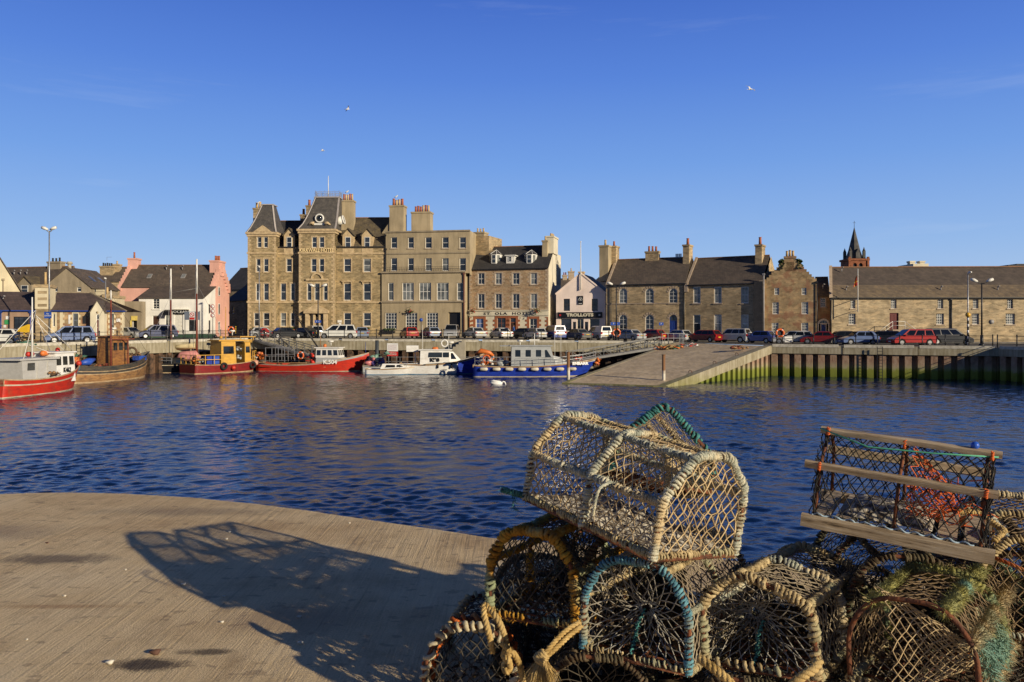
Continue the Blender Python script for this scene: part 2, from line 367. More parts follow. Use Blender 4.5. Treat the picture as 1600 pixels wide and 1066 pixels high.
# steel sheet piles: rusty pink-brown above, weed below
m, nt, b = newmat('weathered_sheet_piles'); oc = coords(nt); ge = nt.nodes.new('ShaderNodeNewGeometry'); sp = nt.nodes.new('ShaderNodeSeparateXYZ'); L(nt, ge.outputs['Position'], sp.inputs[0])
n1 = N(nt, 'ShaderNodeTexNoise', Scale=2.5, Detail=8, Roughness=.7); L(nt, coords(nt, (1,1,.6)), n1.inputs['Vector'])
r = ramp(nt, n1.outputs['Fac'], [(.3, (.11,.055,.032)), (.5, (.30,.19,.125)), (.7, (.40,.30,.21))])
a = N(nt, 'ShaderNodeMath', operation='MULTIPLY_ADD'); L(nt, n1.outputs['Fac'], a.inputs[0]); a.inputs[1].default_value = 1.2; L(nt, sp.outputs[2], a.inputs[2])
mr = nt.nodes.new('ShaderNodeMapRange'); L(nt, a.outputs[0], mr.inputs[0]); mr.inputs[1].default_value = -3.0; mr.inputs[2].default_value = -.3
r2 = ramp(nt, mr.outputs[0], [(0, (.008,.008,.005)), (.18, (.02,.022,.006)), (.27, (.15,.18,.015)), (.5, (.20,.22,.03)), (.62, (.33,.30,.17))])
ms = nt.nodes.new('ShaderNodeMapRange'); L(nt, a.outputs[0], ms.inputs[0]); ms.inputs[1].default_value = -1.45; ms.inputs[2].default_value = -.9; 
L(nt, mixc(nt, ms.outputs[0], r2.outputs[0], r.outputs[0]), b.inputs['Base Color']); b.inputs['Roughness'].default_value = .8; bump(nt, b, n1.outputs['Fac'], .5, .03); G['pile'] = m
m2 = M('rusty_brown_piles', (.15,.085,.05), .85, c2=(.035,.025,.018), scale=2.5, bmp=.3); G['pile2'] = m2

def quay(a, b, zb, pitch, wf, dep, mats, label, z0=None, z1=None, beam=1.0, holes=True):
    """one straight length of quay: concrete cap beam on sheet piles"""
    a = Vector((a[0],a[1],0)); b = Vector((b[0],b[1],0)); d = (b-a); Ln = d.length; ang = math.atan2(d.y, d.x)
    za = gz(a.x,a.y) if z0 is None else z0; zb2 = gz(b.x,b.y) if z1 is None else z1
    e = empty('quay_wall', (a.x,a.y,0), ang, label, 'quay wall')
    zt = lambda u: za+(zb2-za)*u/Ln
    mb = MB(); n = max(1, int(Ln/5.2)); st = Ln/n
    for i in range(n):       # cast bays with open joints
        u0, u1 = i*st+(.03 if i else 0), (i+1)*st-(.03 if i < n-1 else 0)
        f = -.05 if i % 2 else 0
        mb.hexa([(u0,f,zt(u0)-zb),(u1,f,zt(u1)-zb),(u1,.9,zt(u1)-zb),(u0,.9,zt(u0)-zb),(u0,f,zt(u0)+.03),(u1,f,zt(u1)+.03),(u1,.9,zt(u1)+.03),(u0,.9,zt(u0)+.03)])
        if beam: mb.hexa([(u0+.1,f-.03,zt(u0)-.12),(u1-.3,f-.03,zt(u1)-.12),(u1-.3,.30,zt(u1)-.12),(u0+.1,.30,zt(u0)-.12),(u0+.1,f-.03,zt(u0)+.16),(u1-.3,f-.03,zt(u1)+.16),(u1-.3,.30,zt(u1)+.16),(u0+.1,.30,zt(u0)+.16)], 1)
    mb.hexa([(0,.08,zt(0)-zb+.02),(Ln,.08,zt(Ln)-zb+.02),(Ln+.5,.85,zt(Ln)-zb+.02),(-.5,.85,zt(0)-zb+.02),(0,.08,zt(0)-.03),(Ln,.08,zt(Ln)-.03),(Ln+.5,.85,zt(Ln)-.03),(-.5,.85,zt(0)-.03)])
    mb.build('cap_beam', [G['concq'], M('pale_kerb', (.62,.58,.48), .8, c2=(.4,.37,.3))], e)
    mb = MB(); k = int(Ln/pitch); p = Ln/k; bot = WATER-.7; y0 = .12
    for i in range(k):
        u = i*p; w0 = p*wf; t = p*.06; ztp = lambda q: zt(min(q, Ln))-zb+.02
        prof = [(u,y0),(u+w0,y0),(u+w0+t,y0+dep),(u+p-t,y0+dep),(u+p,y0)]
        for (x0,yy0),(x1,yy1) in zip(prof, prof[1:]):
            if max(ztp(x0), ztp(x1)) < bot+.1: continue
            mb.quad((x0,yy0,bot),(x1,yy1,bot),(x1,yy1,ztp(x1)),(x0,yy0,ztp(x0)), 0)
    yb_ = y0+dep+.05; mb.quad((-.6,yb_,bot-.3),(Ln+.6,yb_,bot-.3),(Ln+.6,yb_,max(bot,ztp(Ln))),(-.6,yb_,max(bot,ztp(0))),0)
    mb.build('sheet_piles', mats, e)
    return e
quay((-62,28),(-43.7,68), 1.2,1.1,.45,.5, G['pile2'], 'near left quay wall of concrete over brown piles, left of the moored boats')
quay((-43.7,68),(-31.3,95), 1.2,1.15,.4,.5, G['pile2'], 'left concrete quay wall with brown timber piles behind the rusty wooden boat')
quay((-31.3,95),(18.6,90.5), 1.15,1.3,.42,.6, G['pile2'], 'far concrete quay wall in front of the hotels, on dark piles')
quay((25.4,78),(43.4,71), .75,1.07,.52,.6, G['pile'], 'right quay wall on sheet piles green with weed, below the red estate car')
quay((43.4,71),(46.5,60), .75,1.07,.52,.6, G['pile'], 'shaded quay wall turning towards the viewer at the right edge')
quay((46.5,60),(90,57.6), .75,1.07,.52,.6, G['pile'], 'outer quay wall beyond the shaded corner')
# closing wall of the dock behind the slip's upper left corner
mb = MB(); A = Vector((4.3,67,-2.93)); B = Vector((12.2,63.3,-2.93)); C = Vector((25.4,78,-.02)); D = Vector((18.6,90.5,.12))
# slipway
e = empty('slipway', (A.x,A.y,0), 0, 'sloping stone slipway running down into the harbour beside the lifeboat', 'slipway')
mb = MB(); n = 14; mm = 10
V = []
for i in range(n+1):
    for j in range(mm+1):
        p = A.lerp(D, i/n).lerp(B.lerp(C, i/n), j/mm)
        V.append(p-Vector((A.x,A.y,0))+Vector((0,0,mnoise.noise(p*.6)*.03 if 0 < i < n and 0 < j < mm else 0)))
mb.add(V, [(i*(mm+1)+j, i*(mm+1)+j+1, (i+1)*(mm+1)+j+1, (i+1)*(mm+1)+j) for i in range(n) for j in range(mm)])
o = Vector((A.x,A.y,0)); dn = Vector((0,0,-1.2))
mb.quad(A-o+dn, B-o+dn, B-o, A-o); 
zlo = WATER-1
Al, Dl = A-o, D-o
mb.quad((Dl.x,Dl.y,zlo),(Al.x,Al.y,zlo),Al,Dl)
m, nt, b = newmat('cobbled_slip'); oc = coords(nt, (1,1,1), rot=(0,0,R(-42)))
vo = N(nt, 'ShaderNodeTexVoronoi', Scale=3.2); L(nt, coords(nt, (1,.6,1), rot=(0,0,R(42))), vo.inputs['Vector'])
n1 = N(nt, 'ShaderNodeTexNoise', Scale=.5, Detail=8, Roughness=.7); L(nt, coords(nt), n1.inputs['Vector'])
r = ramp(nt, n1.outputs['Fac'], [(.3, (.44,.33,.20)), (.65, (.64,.51,.33))]); r2 = ramp(nt, vo.outputs['Color'], [(.1, (.85,)*3), (.8, (1.1,)*3)])
L(nt, mixc(nt, 1, r.outputs[0], r2.outputs[0], 'MULTIPLY'), b.inputs['Base Color']); b.inputs['Roughness'].default_value = .85; bump(nt, b, vo.outputs['Distance'], .4, .025)
mb.build('ramp_surface', m, e)
mb = MB(); d2 = (C-B).normalized(); nrm = Vector((d2.y,-d2.x,0)).normalized()
w0 = nrm*.03
P = [B-o-nrm*.55, B-o+w0, C-o+w0, C-o-nrm*.55]
dz = Vector((0,0,-.75)); up = Vector((0,0,.06))
mb.hexa([P[0]+dz,P[1]+dz,P[2]+dz,P[3]+dz,P[0]+up,P[1]+up,P[2]+up,P[3]+up])
P = [A-o+Vector((-.1,-.1,0)), B-o+Vector((.15,-.15,0)), B-o+Vector((.1,.45,0)), A-o+Vector((.1,.45,0))]
mb.hexa([q+Vector((0,0,-.3)) for q in P]+[q+Vector((0,0,.05)) for q in P])
P = [A-o+Vector((-.12,0,0)), A-o+Vector((.35,0,0)), D-o+Vector((.35,0,0)), D-o+Vector((-.12,0,0))]
mb.hexa([q+Vector((0,0,-.5)) for q in P]+[q+Vector((0,0,.055)) for q in P])
mb.build('edge_kerb', G['concq'], e)
for t in (.28,.5,.72):
    mb = MB(); p = B.lerp(C, t)-o-nrm*.9; mb.torus(p+Vector((0,0,.08)), .16, .025, (1,1,0.1), n=14, k=5); mb.build('mooring_ring', G['rust'], e)
q = quay((B.x,B.y),(C.x,C.y), .72,.95,.5,.4, G['pile'], 'slipway side wall of pale sheet piles green at the foot', z0=B.z, z1=C.z, beam=0)
for i, (x, yb, yt, Dd, lab) in enumerate(((888,594,551,69.6,'rust-topped white post at the slipway corner, beside the lifeboat bow'),(1037,600,555,65.7,'rust-topped white post at the slipway corner farthest from the boats'))):
    p = px(x,yb,Dd); h = (yb-yt)*Dd/F; mb = MB(); mb.cyl((0,0,-.6),(0,0,h),.14,n=12); mb.cyl((0,0,h),(0,0,h+.05),.17,n=12)
    mm_, nt, b = newmat('marker_post_paint'); sp = nt.nodes.new('ShaderNodeSeparateXYZ'); L(nt, coords(nt), sp.inputs[0]); nn = N(nt, 'ShaderNodeTexNoise', Scale=4, Detail=6); L(nt, coords(nt), nn.inputs['Vector'])
    a = N(nt, 'ShaderNodeMath', operation='ADD'); L(nt, sp.outputs[2], a.inputs[0]); L(nt, nn.outputs['Fac'], a.inputs[1]); rr = ramp(nt, a.outputs[0], [(0,(.62,.58,.48)),(.9,(.6,.55,.45))]); rr.color_ramp.elements[0].position=.55
    mr = nt.nodes.new('ShaderNodeMapRange'); L(nt, a.outputs[0], mr.inputs[0]); mr.inputs[1].default_value = 1.3; mr.inputs[2].default_value = 1.7
    L(nt, mixc(nt, mr.outputs[0], (.66,.62,.52), (.22,.11,.05)), b.inputs['Base Color']); b.inputs['Roughness'].default_value = .8
    tag(mb.build('mooring_post', mm_, loc=(p.x,p.y,p.z)), lab, 'post', 'posts at the foot of the slipway')

# ================================================================ water
m, nt, b = newmat('harbour_water')
b.inputs['Base Color'].default_value = (.002,.014,.06,1); b.inputs['Roughness'].default_value = .11; b.inputs['IOR'].default_value = 1.333; b.inputs['Specular IOR Level'].default_value = .5
ge = nt.nodes.new('ShaderNodeNewGeometry')
def wn(sc, st, det, rz=0, dist=0):
    mp = nt.nodes.new('ShaderNodeMapping'); mp.inputs['Scale'].default_value = st; mp.inputs['Rotation'].default_value = (0,0,R(rz)); L(nt, ge.outputs['Position'], mp.inputs[0])
    n_ = N(nt, 'ShaderNodeTexNoise', Scale=sc, Detail=det, Roughness=.55, Distortion=dist); L(nt, mp.outputs[0], n_.inputs['Vector']); return n_.outputs['Fac']
h1 = wn(9, (.6,1.0,1), 3, 12, .3)
bp = N(nt, 'ShaderNodeBump'); bp.inputs['Strength'].default_value = .55; bp.inputs['Distance'].default_value = .02; L(nt, h1, bp.inputs['Height']); L(nt, bp.outputs[0], b.inputs['Normal'])
mb = MB(); mb.quad((-900,-300,WATER-.35),(900,-300,WATER-.35),(900,110,WATER-.35),(-900,110,WATER-.35))
tag(mb.build('water', m), kind='structure')
import numpy as np
rg = np.random.RandomState(11)
ys = [2.0]
while ys[-1] < 97: ys.append(ys[-1]+.02+.0023*ys[-1])
ys = np.array(ys); nx_ = 860; tt = np.linspace(-1,1,nx_); Yg = np.repeat(ys[:,None],nx_,1); Xg = tt[None,:]*(14+ys[:,None]*.82)
cell = np.maximum(.02+.0023*Yg, (14+Yg*.82)*2/nx_); H_ = np.zeros_like(Xg)
gust = .75+.45*np.sin(Xg*.21+Yg*.13+1.3*np.sin(Yg*.17))*np.sin(Yg*.31-Xg*.09+2)+.2*np.sin(Xg*.8+Yg*.5)
for i in range(72):
    lam = .10*(1.6/.10)**(rg.rand()**1.25); th = math.pi/2+rg.normal()*.62+(.25 if i%3 else -.5); k = 2*math.pi/lam; ph = rg.rand()*6.28
    amp = .033*lam/(2*math.pi)*(1.0 if lam < 1.2 else .6); w_ = np.clip((lam/cell-2.0)/1.5, 0, 1)
    q = k*(Xg*math.cos(th)+Yg*math.sin(th))+ph+.5*np.sin(Xg*.37+Yg*.23+i)
    H_ += amp*w_*(np.sin(q)+.18*np.cos(2*q))*(gust if lam < 1.0 else 1)
V = np.stack([Xg,Yg,H_+WATER],-1).reshape(-1,3); ny_ = len(ys)
idx = np.arange(ny_*nx_).reshape(ny_,nx_); Q = np.stack([idx[:-1,:-1],idx[:-1,1:],idx[1:,1:],idx[1:,:-1]],-1).reshape(-1,4)
me = bpy.data.meshes.new('water'); me.vertices.add(len(V)); me.vertices.foreach_set('co', V.astype(np.float32).ravel()); me.loops.add(Q.size); me.loops.foreach_set('vertex_index', Q.astype(np.int32).ravel())
me.polygons.add(len(Q)); me.polygons.foreach_set('loop_start', np.arange(0,Q.size,4,dtype=np.int32)); me.polygons.foreach_set('loop_total', np.full(len(Q),4,dtype=np.int32)); me.update(); me.polygons.foreach_set('use_smooth', np.ones(len(Q),dtype=bool)); me.materials.append(m)
o = bpy.data.objects.new('water', me); COL.objects.link(o); tag(o, kind='structure')

# ================================================================ the near pier
edge = [(-14,7.2),(-9,7.75),(-6.5,7.9)]
for x, y in ((0,770.5),(60,768.5),(110,768),(200,770),(300,775.5),(400,785),(500,798),(600,813),(690,826),(770,838),(1000,857),(1180,877),(1400,900),(1700,925)):
    Dd = EYE*F/(y-HY); edge.append(((x-800)/F*Dd, Dd))
edge += [(6,4.6),(9,4.0),(14,3)]
ee = []
for i in range(len(edge)-1):
    k = 10 if 2 <= i <= 14 else 3
    for j in range(k):
        t = j/k; x_ = edge[i][0]+(edge[i+1][0]-edge[i][0])*t; y_ = edge[i][1]+(edge[i+1][1]-edge[i][1])*t; d_ = .012*mnoise.noise(Vector((x_*3,y_*3,1)))+.014*min(0,mnoise.noise(Vector((x_*11,y_*11,4)))+.1); ee.append((x_,y_+d_))
pts = ee + [edge[-1],(14,-30),(-14,-30)]
m, nt, b = newmat('brushed_concrete'); ge = nt.nodes.new('ShaderNodeTexCoord')
def pn(sc, st, det, ro=.6, rz=0):
    mp = nt.nodes.new('ShaderNodeMapping'); mp.inputs['Scale'].default_value = st; mp.inputs['Rotation'].default_value = (0,0,R(rz)); L(nt, ge.outputs['Object'], mp.inputs[0])
    n_ = N(nt, 'ShaderNodeTexNoise', Scale=sc, Detail=det, Roughness=ro); L(nt, mp.outputs[0], n_.inputs['Vector']); return n_.outputs['Fac']
gr = pn(26, (1,.028,1), 3, .7, 4); gr2 = pn(75, (1,.03,1), 2, .6, 4); bigp = pn(.55, (1,1.3,1), 7, .65); fine = pn(90, (1,1,1), 4, .7); mid = pn(3.2, (1,.7,1), 8, .7); drop = pn(7, (1,1.6,1), 2)
col = ramp(nt, bigp, [(.28, (.50,.335,.165)), (.5, (.70,.525,.29)), (.7, (.77,.61,.37))]).outputs[0]
col = mixc(nt, ramp(nt, mid, [(.50,(0,0,0)),(.72,(.6,)*3)]).outputs[0], col, (.30,.19,.095))
col = mixc(nt, 1, col, ramp(nt, gr, [(.30,(.72,)*3),(.40,(.97,)*3),(.7,(1.04,)*3)]).outputs[0], 'MULTIPLY')
col = mixc(nt, 1, col, ramp(nt, gr2, [(.3,(.9,)*3),(.6,(1.04,)*3)]).outputs[0], 'MULTIPLY')
col = mixc(nt, 1, col, ramp(nt, fine, [(.3,(.80,)*3),(.7,(1.18,)*3)]).outputs[0], 'MULTIPLY')
col = mixc(nt, ramp(nt, drop, [(.62,(0,0,0)),(.66,(.5,)*3)]).outputs[0], col, (.26,.18,.11))
# two oily dark patches and a rust streak where they lie on the pier
for cx, cy, rx, ry, dc, st in ((-3.2,5.55,.42,.15,(.10,.075,.055),.75),(-1.74,3.80,.20,.075,(.05,.035,.025),.9),(-1.5,3.95,.16,.05,(.05,.035,.025),.8),(-2.9,7.0,.9,.2,(.22,.17,.12),.5),(-2.6,4.6,.5,.05,(.34,.17,.07),.5),(-4.2,6.3,.7,.3,(.30,.22,.15),.6),(-1.2,4.4,.5,.25,(.30,.21,.13),.5)):
    mp = nt.nodes.new('ShaderNodeMapping'); mp.inputs['Location'].default_value = (-cx/rx,-cy/ry,0); mp.inputs['Scale'].default_value = (1/rx,1/ry,0); L(nt, ge.outputs['Object'], mp.inputs[0])
    ln = nt.nodes.new('ShaderNodeVectorMath'); ln.operation = 'LENGTH'; L(nt, mp.outputs[0], ln.inputs[0])
    q = N(nt, 'ShaderNodeMath', operation='MULTIPLY_ADD'); L(nt, mid, q.inputs[0]); q.inputs[1].default_value = 2.4; L(nt, ln.outputs['Value'], q.inputs[2])
    q2 = N(nt, 'ShaderNodeMath', operation='MULTIPLY_ADD'); L(nt, fine, q2.inputs[0]); q2.inputs[1].default_value = 1.0; L(nt, q.outputs[0], q2.inputs[2])
    mr = nt.nodes.new('ShaderNodeMapRange'); L(nt, q2.outputs[0], mr.inputs[0]); mr.inputs[1].default_value = 2.15; mr.inputs[2].default_value = 2.75; mr.inputs[3].default_value = st; mr.inputs[4].default_value = 0
    col = mixc(nt, mr.outputs[0], col, dc)
L(nt, col, b.inputs['Base Color']); b.inputs['Roughness'].default_value = .82; b.inputs['Specular IOR Level'].default_value = .3
ma = N(nt, 'ShaderNodeMath', operation='MULTIPLY_ADD'); L(nt, gr, ma.inputs[0]); ma.inputs[1].default_value = 1.2; mz = N(nt, 'ShaderNodeMath', operation='MULTIPLY_ADD'); L(nt, gr2, mz.inputs[0]); mz.inputs[1].default_value = .5; L(nt, fine, mz.inputs[2]); L(nt, mz.outputs[0], ma.inputs[2])
bump(nt, b, ma.outputs[0], .55, .012)
mb = MB(); n = len(pts)
C0 = Vector((0,-5,0))
def ring(inset, z):
    out = []
    for i, p in enumerate(pts):
        a = Vector(pts[(i-1)%n]); c = Vector(pts[(i+1)%n]); d = (c-a).normalized(); nn = Vector((d.y,-d.x))
        out.append((p[0]-(-nn.x)*-inset*1 if False else p[0]+nn.x*inset, p[1]+nn.y*inset, z))
    return out
r0 = ring(.05, 0); r1 = ring(.015,-.012); r2 = ring(0,-.05); r3 = ring(0, WATER-1)
mb.add(r0, [tuple(reversed(range(n)))])
for a, c in ((r0,r1),(r1,r2),(r2,r3)): mb.add(a+c, [(i, (i+1)%n, n+(i+1)%n, n+i) for i in range(n)], smooth=False)
tag(mb.build('pier_deck', m, fix=True), kind='structure')
# pebbles, chips of shell on the pier
rs = random.Random(3); mw = M('white_shell', (.70,.66,.55), .6, scale=20); md = M('brown_stone', (.12,.06,.04), .8)
for k, (x, y, s, mt) in enumerate(((359,832,.011,mw),(354,843,.010,mw),(287,914,.012,mw),(172,1037,.016,mw),(243,1022,.022,md),(74,849,.010,md),(468,965,.010,mw),(101,932,.008,mw),(347,973,.009,mw),(546,818,.008,mw),(196,891,.007,mw),(42,1000,.006,mw),(470,1006,.012,mw),(350,932,.007,mw))):
    Dd = EYE*F/(y-HY); p = px(x,y,Dd); mb = MB(); mb.ball((0,0,s*.5), s, n=8, k=5, sq=(1.3,.9,.6), wob=.6)
    white = mt is mw
    tag(mb.build('pebble', mt, loc=(p.x,p.y,0)), 'tiny white shell chip lying on the brushed concrete pier' if white else ('dark brown pebble beside the oily patch on the pier' if s > .02 else 'small reddish pebble on the concrete near the far edge'), 'pebble', 'shell chips scattered on the pier' if white else None)
# ================================================================ building kit
class Fac:
    """a facade: left end (px0, D0) to right end (px1, D1), surveyed from the photo; gives local (u, z)"""
    def __init__(s, x0, D0, x1, D1, name, label, cat='building', group=None, zb=None):
        s.A = px(x0, HY, D0); s.B = px(x1, HY, D1); s.A.z = s.B.z = 0
        d = s.B-s.A; s.W = d.length; s.ang = math.atan2(d.y, d.x); s.d = d/s.W
        s.zb = gz(s.A.x, s.A.y)+.1 if zb is None else zb
        s.e = empty(name, (s.A.x, s.A.y, s.zb), s.ang, label, cat, group)
    def u(s, x, y=0):          # local x of picture column at local depth y
        k = (x-800)/F; n = Vector((-s.d.y, s.d.x)); ax = s.A.x+n.x*y; ay = s.A.y+n.y*y
        return (k*ay-ax)/(s.d.x-k*s.d.y)
    def z(s, x, py, y=0):
        u = s.u(x, y); n = Vector((-s.d.y, s.d.x)); Y = s.A.y+s.d.y*u+n.y*y
        return EYE-(py-HY)/F*Y-s.zb
    def r(s, x0, x1, y0, y1, y=0):   # rect (picture) -> (u0,u1,z0,z1)
        return (s.u(x0,y), s.u(x1,y), s.z((x0+x1)/2, y1, y), s.z((x0+x1)/2, y0, y))

def wall_front(mb, x0, x1, z0, z1, holes, y=0, rev=.18, m=0, mr=None):
    xs = sorted({x0, x1, *[h[0] for h in holes], *[h[1] for h in holes]}); zs = sorted({z0, z1, *[h[2] for h in holes], *[h[3] for h in holes]})
    xs = [v for v in xs if x0-1e-6 <= v <= x1+1e-6]; zs = [v for v in zs if z0-1e-6 <= v <= z1+1e-6]
    for a, b in zip(xs, xs[1:]):
        for c, d in zip(zs, zs[1:]):
            cx, cz = (a+b)/2, (c+d)/2
            if any(h[0] < cx < h[1] and h[2] < cz < h[3] for h in holes): continue
            mb.quad((a,y,c),(b,y,c),(b,y,d),(a,y,d), m)
    mr = m if mr is None else mr
    for h in holes:
        a, b, c, d = h[:4]
        mb.quad((a,y,c),(a,y+rev,c),(a,y+rev,d),(a,y,d), mr); mb.quad((b,y,c),(b,y,d),(b,y+rev,d),(b,y+rev,c), mr)
        mb.quad((a,y,c),(b,y,c),(b,y+rev,c),(a,y+rev,c), mr); mb.quad((a,y,d),(a,y+rev,d),(b,y+rev,d),(b,y,d), mr)

def box_walls(mb, x0, x1, z0, z1, dep, holes=(), y=0, m=0, gable=None, sides=True, rev=.18):
    """front wall with openings, plain sides and back; gable = ridge height for gable ends on the sides"""
    wall_front(mb, x0, x1, z0, z1, [h for h in holes], y, rev, m)
    for x in (x0, x1):
        mb.quad((x,y,z0),(x,y+dep,z0),(x,y+dep,z1),(x,y,z1), m)
        if gable: mb.tri((x,y,z1),(x,y+dep,z1),(x,y+dep/2,gable), m)
    mb.quad((x0,y+dep,z0),(x1,y+dep,z0),(x1,y+dep,z1),(x0,y+dep,z1), m)

def arch_fill(mb, a, b, zs, zt, y, m=0, d=.0):
    """spandrels turning the square head of an opening (spring zs, top zt) into an arch"""
    n = 8; cx = (a+b)/2; w = (b-a)/2; h = zt-zs
    arc = [(cx-w*math.cos(math.pi*i/n), zs+h*math.sin(math.pi*i/n)) for i in range(n+1)]
    for i in range(n//2): mb.tri((a,y,zt),(arc[i][0],y,arc[i][1]),(arc[i+1][0],y,arc[i+1][1]), m)
    for i in range(n//2, n): mb.tri((b,y,zt),(arc[i][0],y,arc[i][1]),(arc[i+1][0],y,arc[i+1][1]), m)
    return arc

def window(e, r, nx=1, nz=2, y=0, rec=.12, fw=.07, bw=.035, mat=None, glass=None, sill=None, margin=None, mw=.16, arch=0, sash=True, mul=None, hood=False):
    a, b, c, d = r; mat = mat or G['wf']
    glass = glass or random.choice([G['glass'], G['glass'], G['glass'], G['glass2'], G['glass']])
    yy = y+rec; mb = MB()
    mb.box(a, a+fw, yy-.03, yy+.05, c, d); mb.box(b-fw, b, yy-.03, yy+.05, c, d)
    mb.box(a+fw, b-fw, yy-.03, yy+.05, c, c+fw*1.2); mb.box(a+fw, b-fw, yy-.03, yy+.05, d-fw, d)
    for i in range(1, nx):
        x = a+(b-a)*i/nx; mb.box(x-bw/2, x+bw/2, yy-.02, yy+.04, c+fw, d-fw)
    for i in range(1, nz):
        z = c+(d-c)*i/nz; t = bw*(1.5 if sash and i == nz//2 else 1); mb.box(a+fw, b-fw, yy-.028, yy+.035, z-t/2, z+t/2)
    for x in mul or (): mb.box(x-.08, x+.08, yy-.09, yy+.05, c, d)
    if arch: arch_fill(mb, a+fw, b-fw, d-arch, d-fw, yy-.031)
    w_ = mb.build('window', mat, e)
    mb = MB(); mb.quad((a+.02,yy+.01,c+.02),(b-.02,yy+.01,c+.02),(b-.02,yy+.01,d-.02),(a+.02,yy+.01,d-.02)); mb.build('pane', glass, w_)
    if sill:
        mb = MB(); mb.box(a-.12, b+.12, y-.08, y+.1, c-.14, c-.002); mb.build('sill', sill, w_)
    if margin:
        mb = MB(); s = y-.025
        mb.box(a-mw, a-.002, s, y+.1, c-.14 if not sill else c, d+mw); mb.box(b+.002, b+mw, s, y+.1, c-.14 if not sill else c, d+mw); mb.box(a-.002, b+.002, s, y+.1, d+.002, d+mw)
        if not sill: mb.box(a-.002, b+.002, s, y+.1, c-.14, c-.002)
        if hood: mb.box(a-mw-.15, b+mw+.15, y-.28, y-.002, d+mw+.05, d+mw+.22); mb.box(a-mw, a, y-.2, y-.002, d+mw-.25, d+mw+.05); mb.box(b, b+mw, y-.2, y-.002, d+mw-.25, d+mw+.05)
        mb.build('surround', margin, w_)
    return w_
def quoins(mb, x, z0, z1, y=0, w1=.5, w2=.28, h=.3, side=1, m=0):
    z = z0; i = 0
    while z < z1-.05:
        w_ = w1 if i % 2 else w2; a, b = (x, x+w_*side) if side > 0 else (x-w_, x)
        mb.box(a, b, y-.02, y+.05, z, min(z+h-.02, z1), m); z += h; i += 1

def gable_roof(e, mat, x0, x1, y0, y1, ze, zr, ov=.18, name='roof', ridge=True, th=.12, skew=None, ends=.0):
    mb = MB(); ym = (y0+y1)/2; sl_ = (zr-ze)/(ym-y0)
    zo = ze-sl_*ov; a, b = x0-ends, x1+ends
    for s in (1,-1):
        ye = y0-ov if s > 0 else y1+ov
        P = [(a,ye,zo+.02),(b,ye,zo+.02),(b,ym,zr+.02),(a,ym,zr+.02)]; T = [(p[0],p[1],p[2]+th) for p in P]
        mb.hexa(P+T, 0)
    if ridge: mb.box(a, b, ym-.14, ym+.14, zr+th-.02, zr+th+.1, 1)
    if skew:
        for x in skew:
            for s in (1,-1):
                ye = y0-ov*.6 if s > 0 else y1+ov*.6
                P = [(x-.17,ye,zo+.04),(x+.17,ye,zo+.04),(x+.17,ym,zr+.1),(x-.17,ym,zr+.1)]; mb.hexa(P+[(p[0],p[1],p[2]+.24) for p in P], 2)
    return mb.build(name, [mat, G['ridge'], G['dress2']], e)
def chimney(e, x, y, z0, z1, w, d, mat, pots=(), cap=True, pr=.13, ph=.55, capmat=None, pw=None):
    mb = MB(); mb.box(x-w/2, x+w/2, y-d/2, y+d/2, z0, z1)
    if cap: mb.box(x-w/2-.09, x+w/2+.09, y-d/2-.09, y+d/2+.09, z1-.24, z1)
    c = mb.build('chimney', mat, e)
    n = len(pots); pw = pw or w*.8
    for i, p in enumerate(pots):
        xx = x if n == 1 else x-pw/2+pw*(i+.5)/n
        if d > w*1.5 and n > 1: xx = x; yy = y-d*.4+d*.8*(i+.5)/n
        else: yy = y
        m2_ = MB(); h = ph*random.uniform(.85,1.1); r_ = min(pr, (pw/n*.46 if n > 1 else pr))
        m2_.cyl((xx,yy,z1),(xx,yy,z1+h),r_*1.05,r_*.85,n=10); m2_.cyl((xx,yy,z1+h-.1),(xx,yy,z1+h),r_*1.0,n=10)
        m2_.build('chimney_pot', G['pot_'+p], c)
    return c
def crow(mb, x0, x1, y, z0, z1, n, th=.5, m=0):
    """crow steps climbing from (x0,z0) to (x1,z1) on a wall in the plane y"""
    for i in range(n):
        a = x0+(x1-x0)*i/n; b = x0+(x1-x0)*(i+1)/n; zt = z0+(z1-z0)*(i+1)/n
        mb.box(min(a,b), max(a,b), y, y+th, z0+(z1-z0)*max(0,i-1)/n-.3, zt+.1, m)
def crow_side(mb, x, th, y0, y1, z0, z1, n, m=0):
    for i in range(n):
        a = y0+(y1-y0)*i/n; b = y0+(y1-y0)*(i+1)/n; zt = z0+(z1-z0)*(i+1)/n
        mb.box(x, x+th, min(a,b), max(a,b), z0+(z1-z0)*max(0,i-1)/n-.3, zt+.12, m)
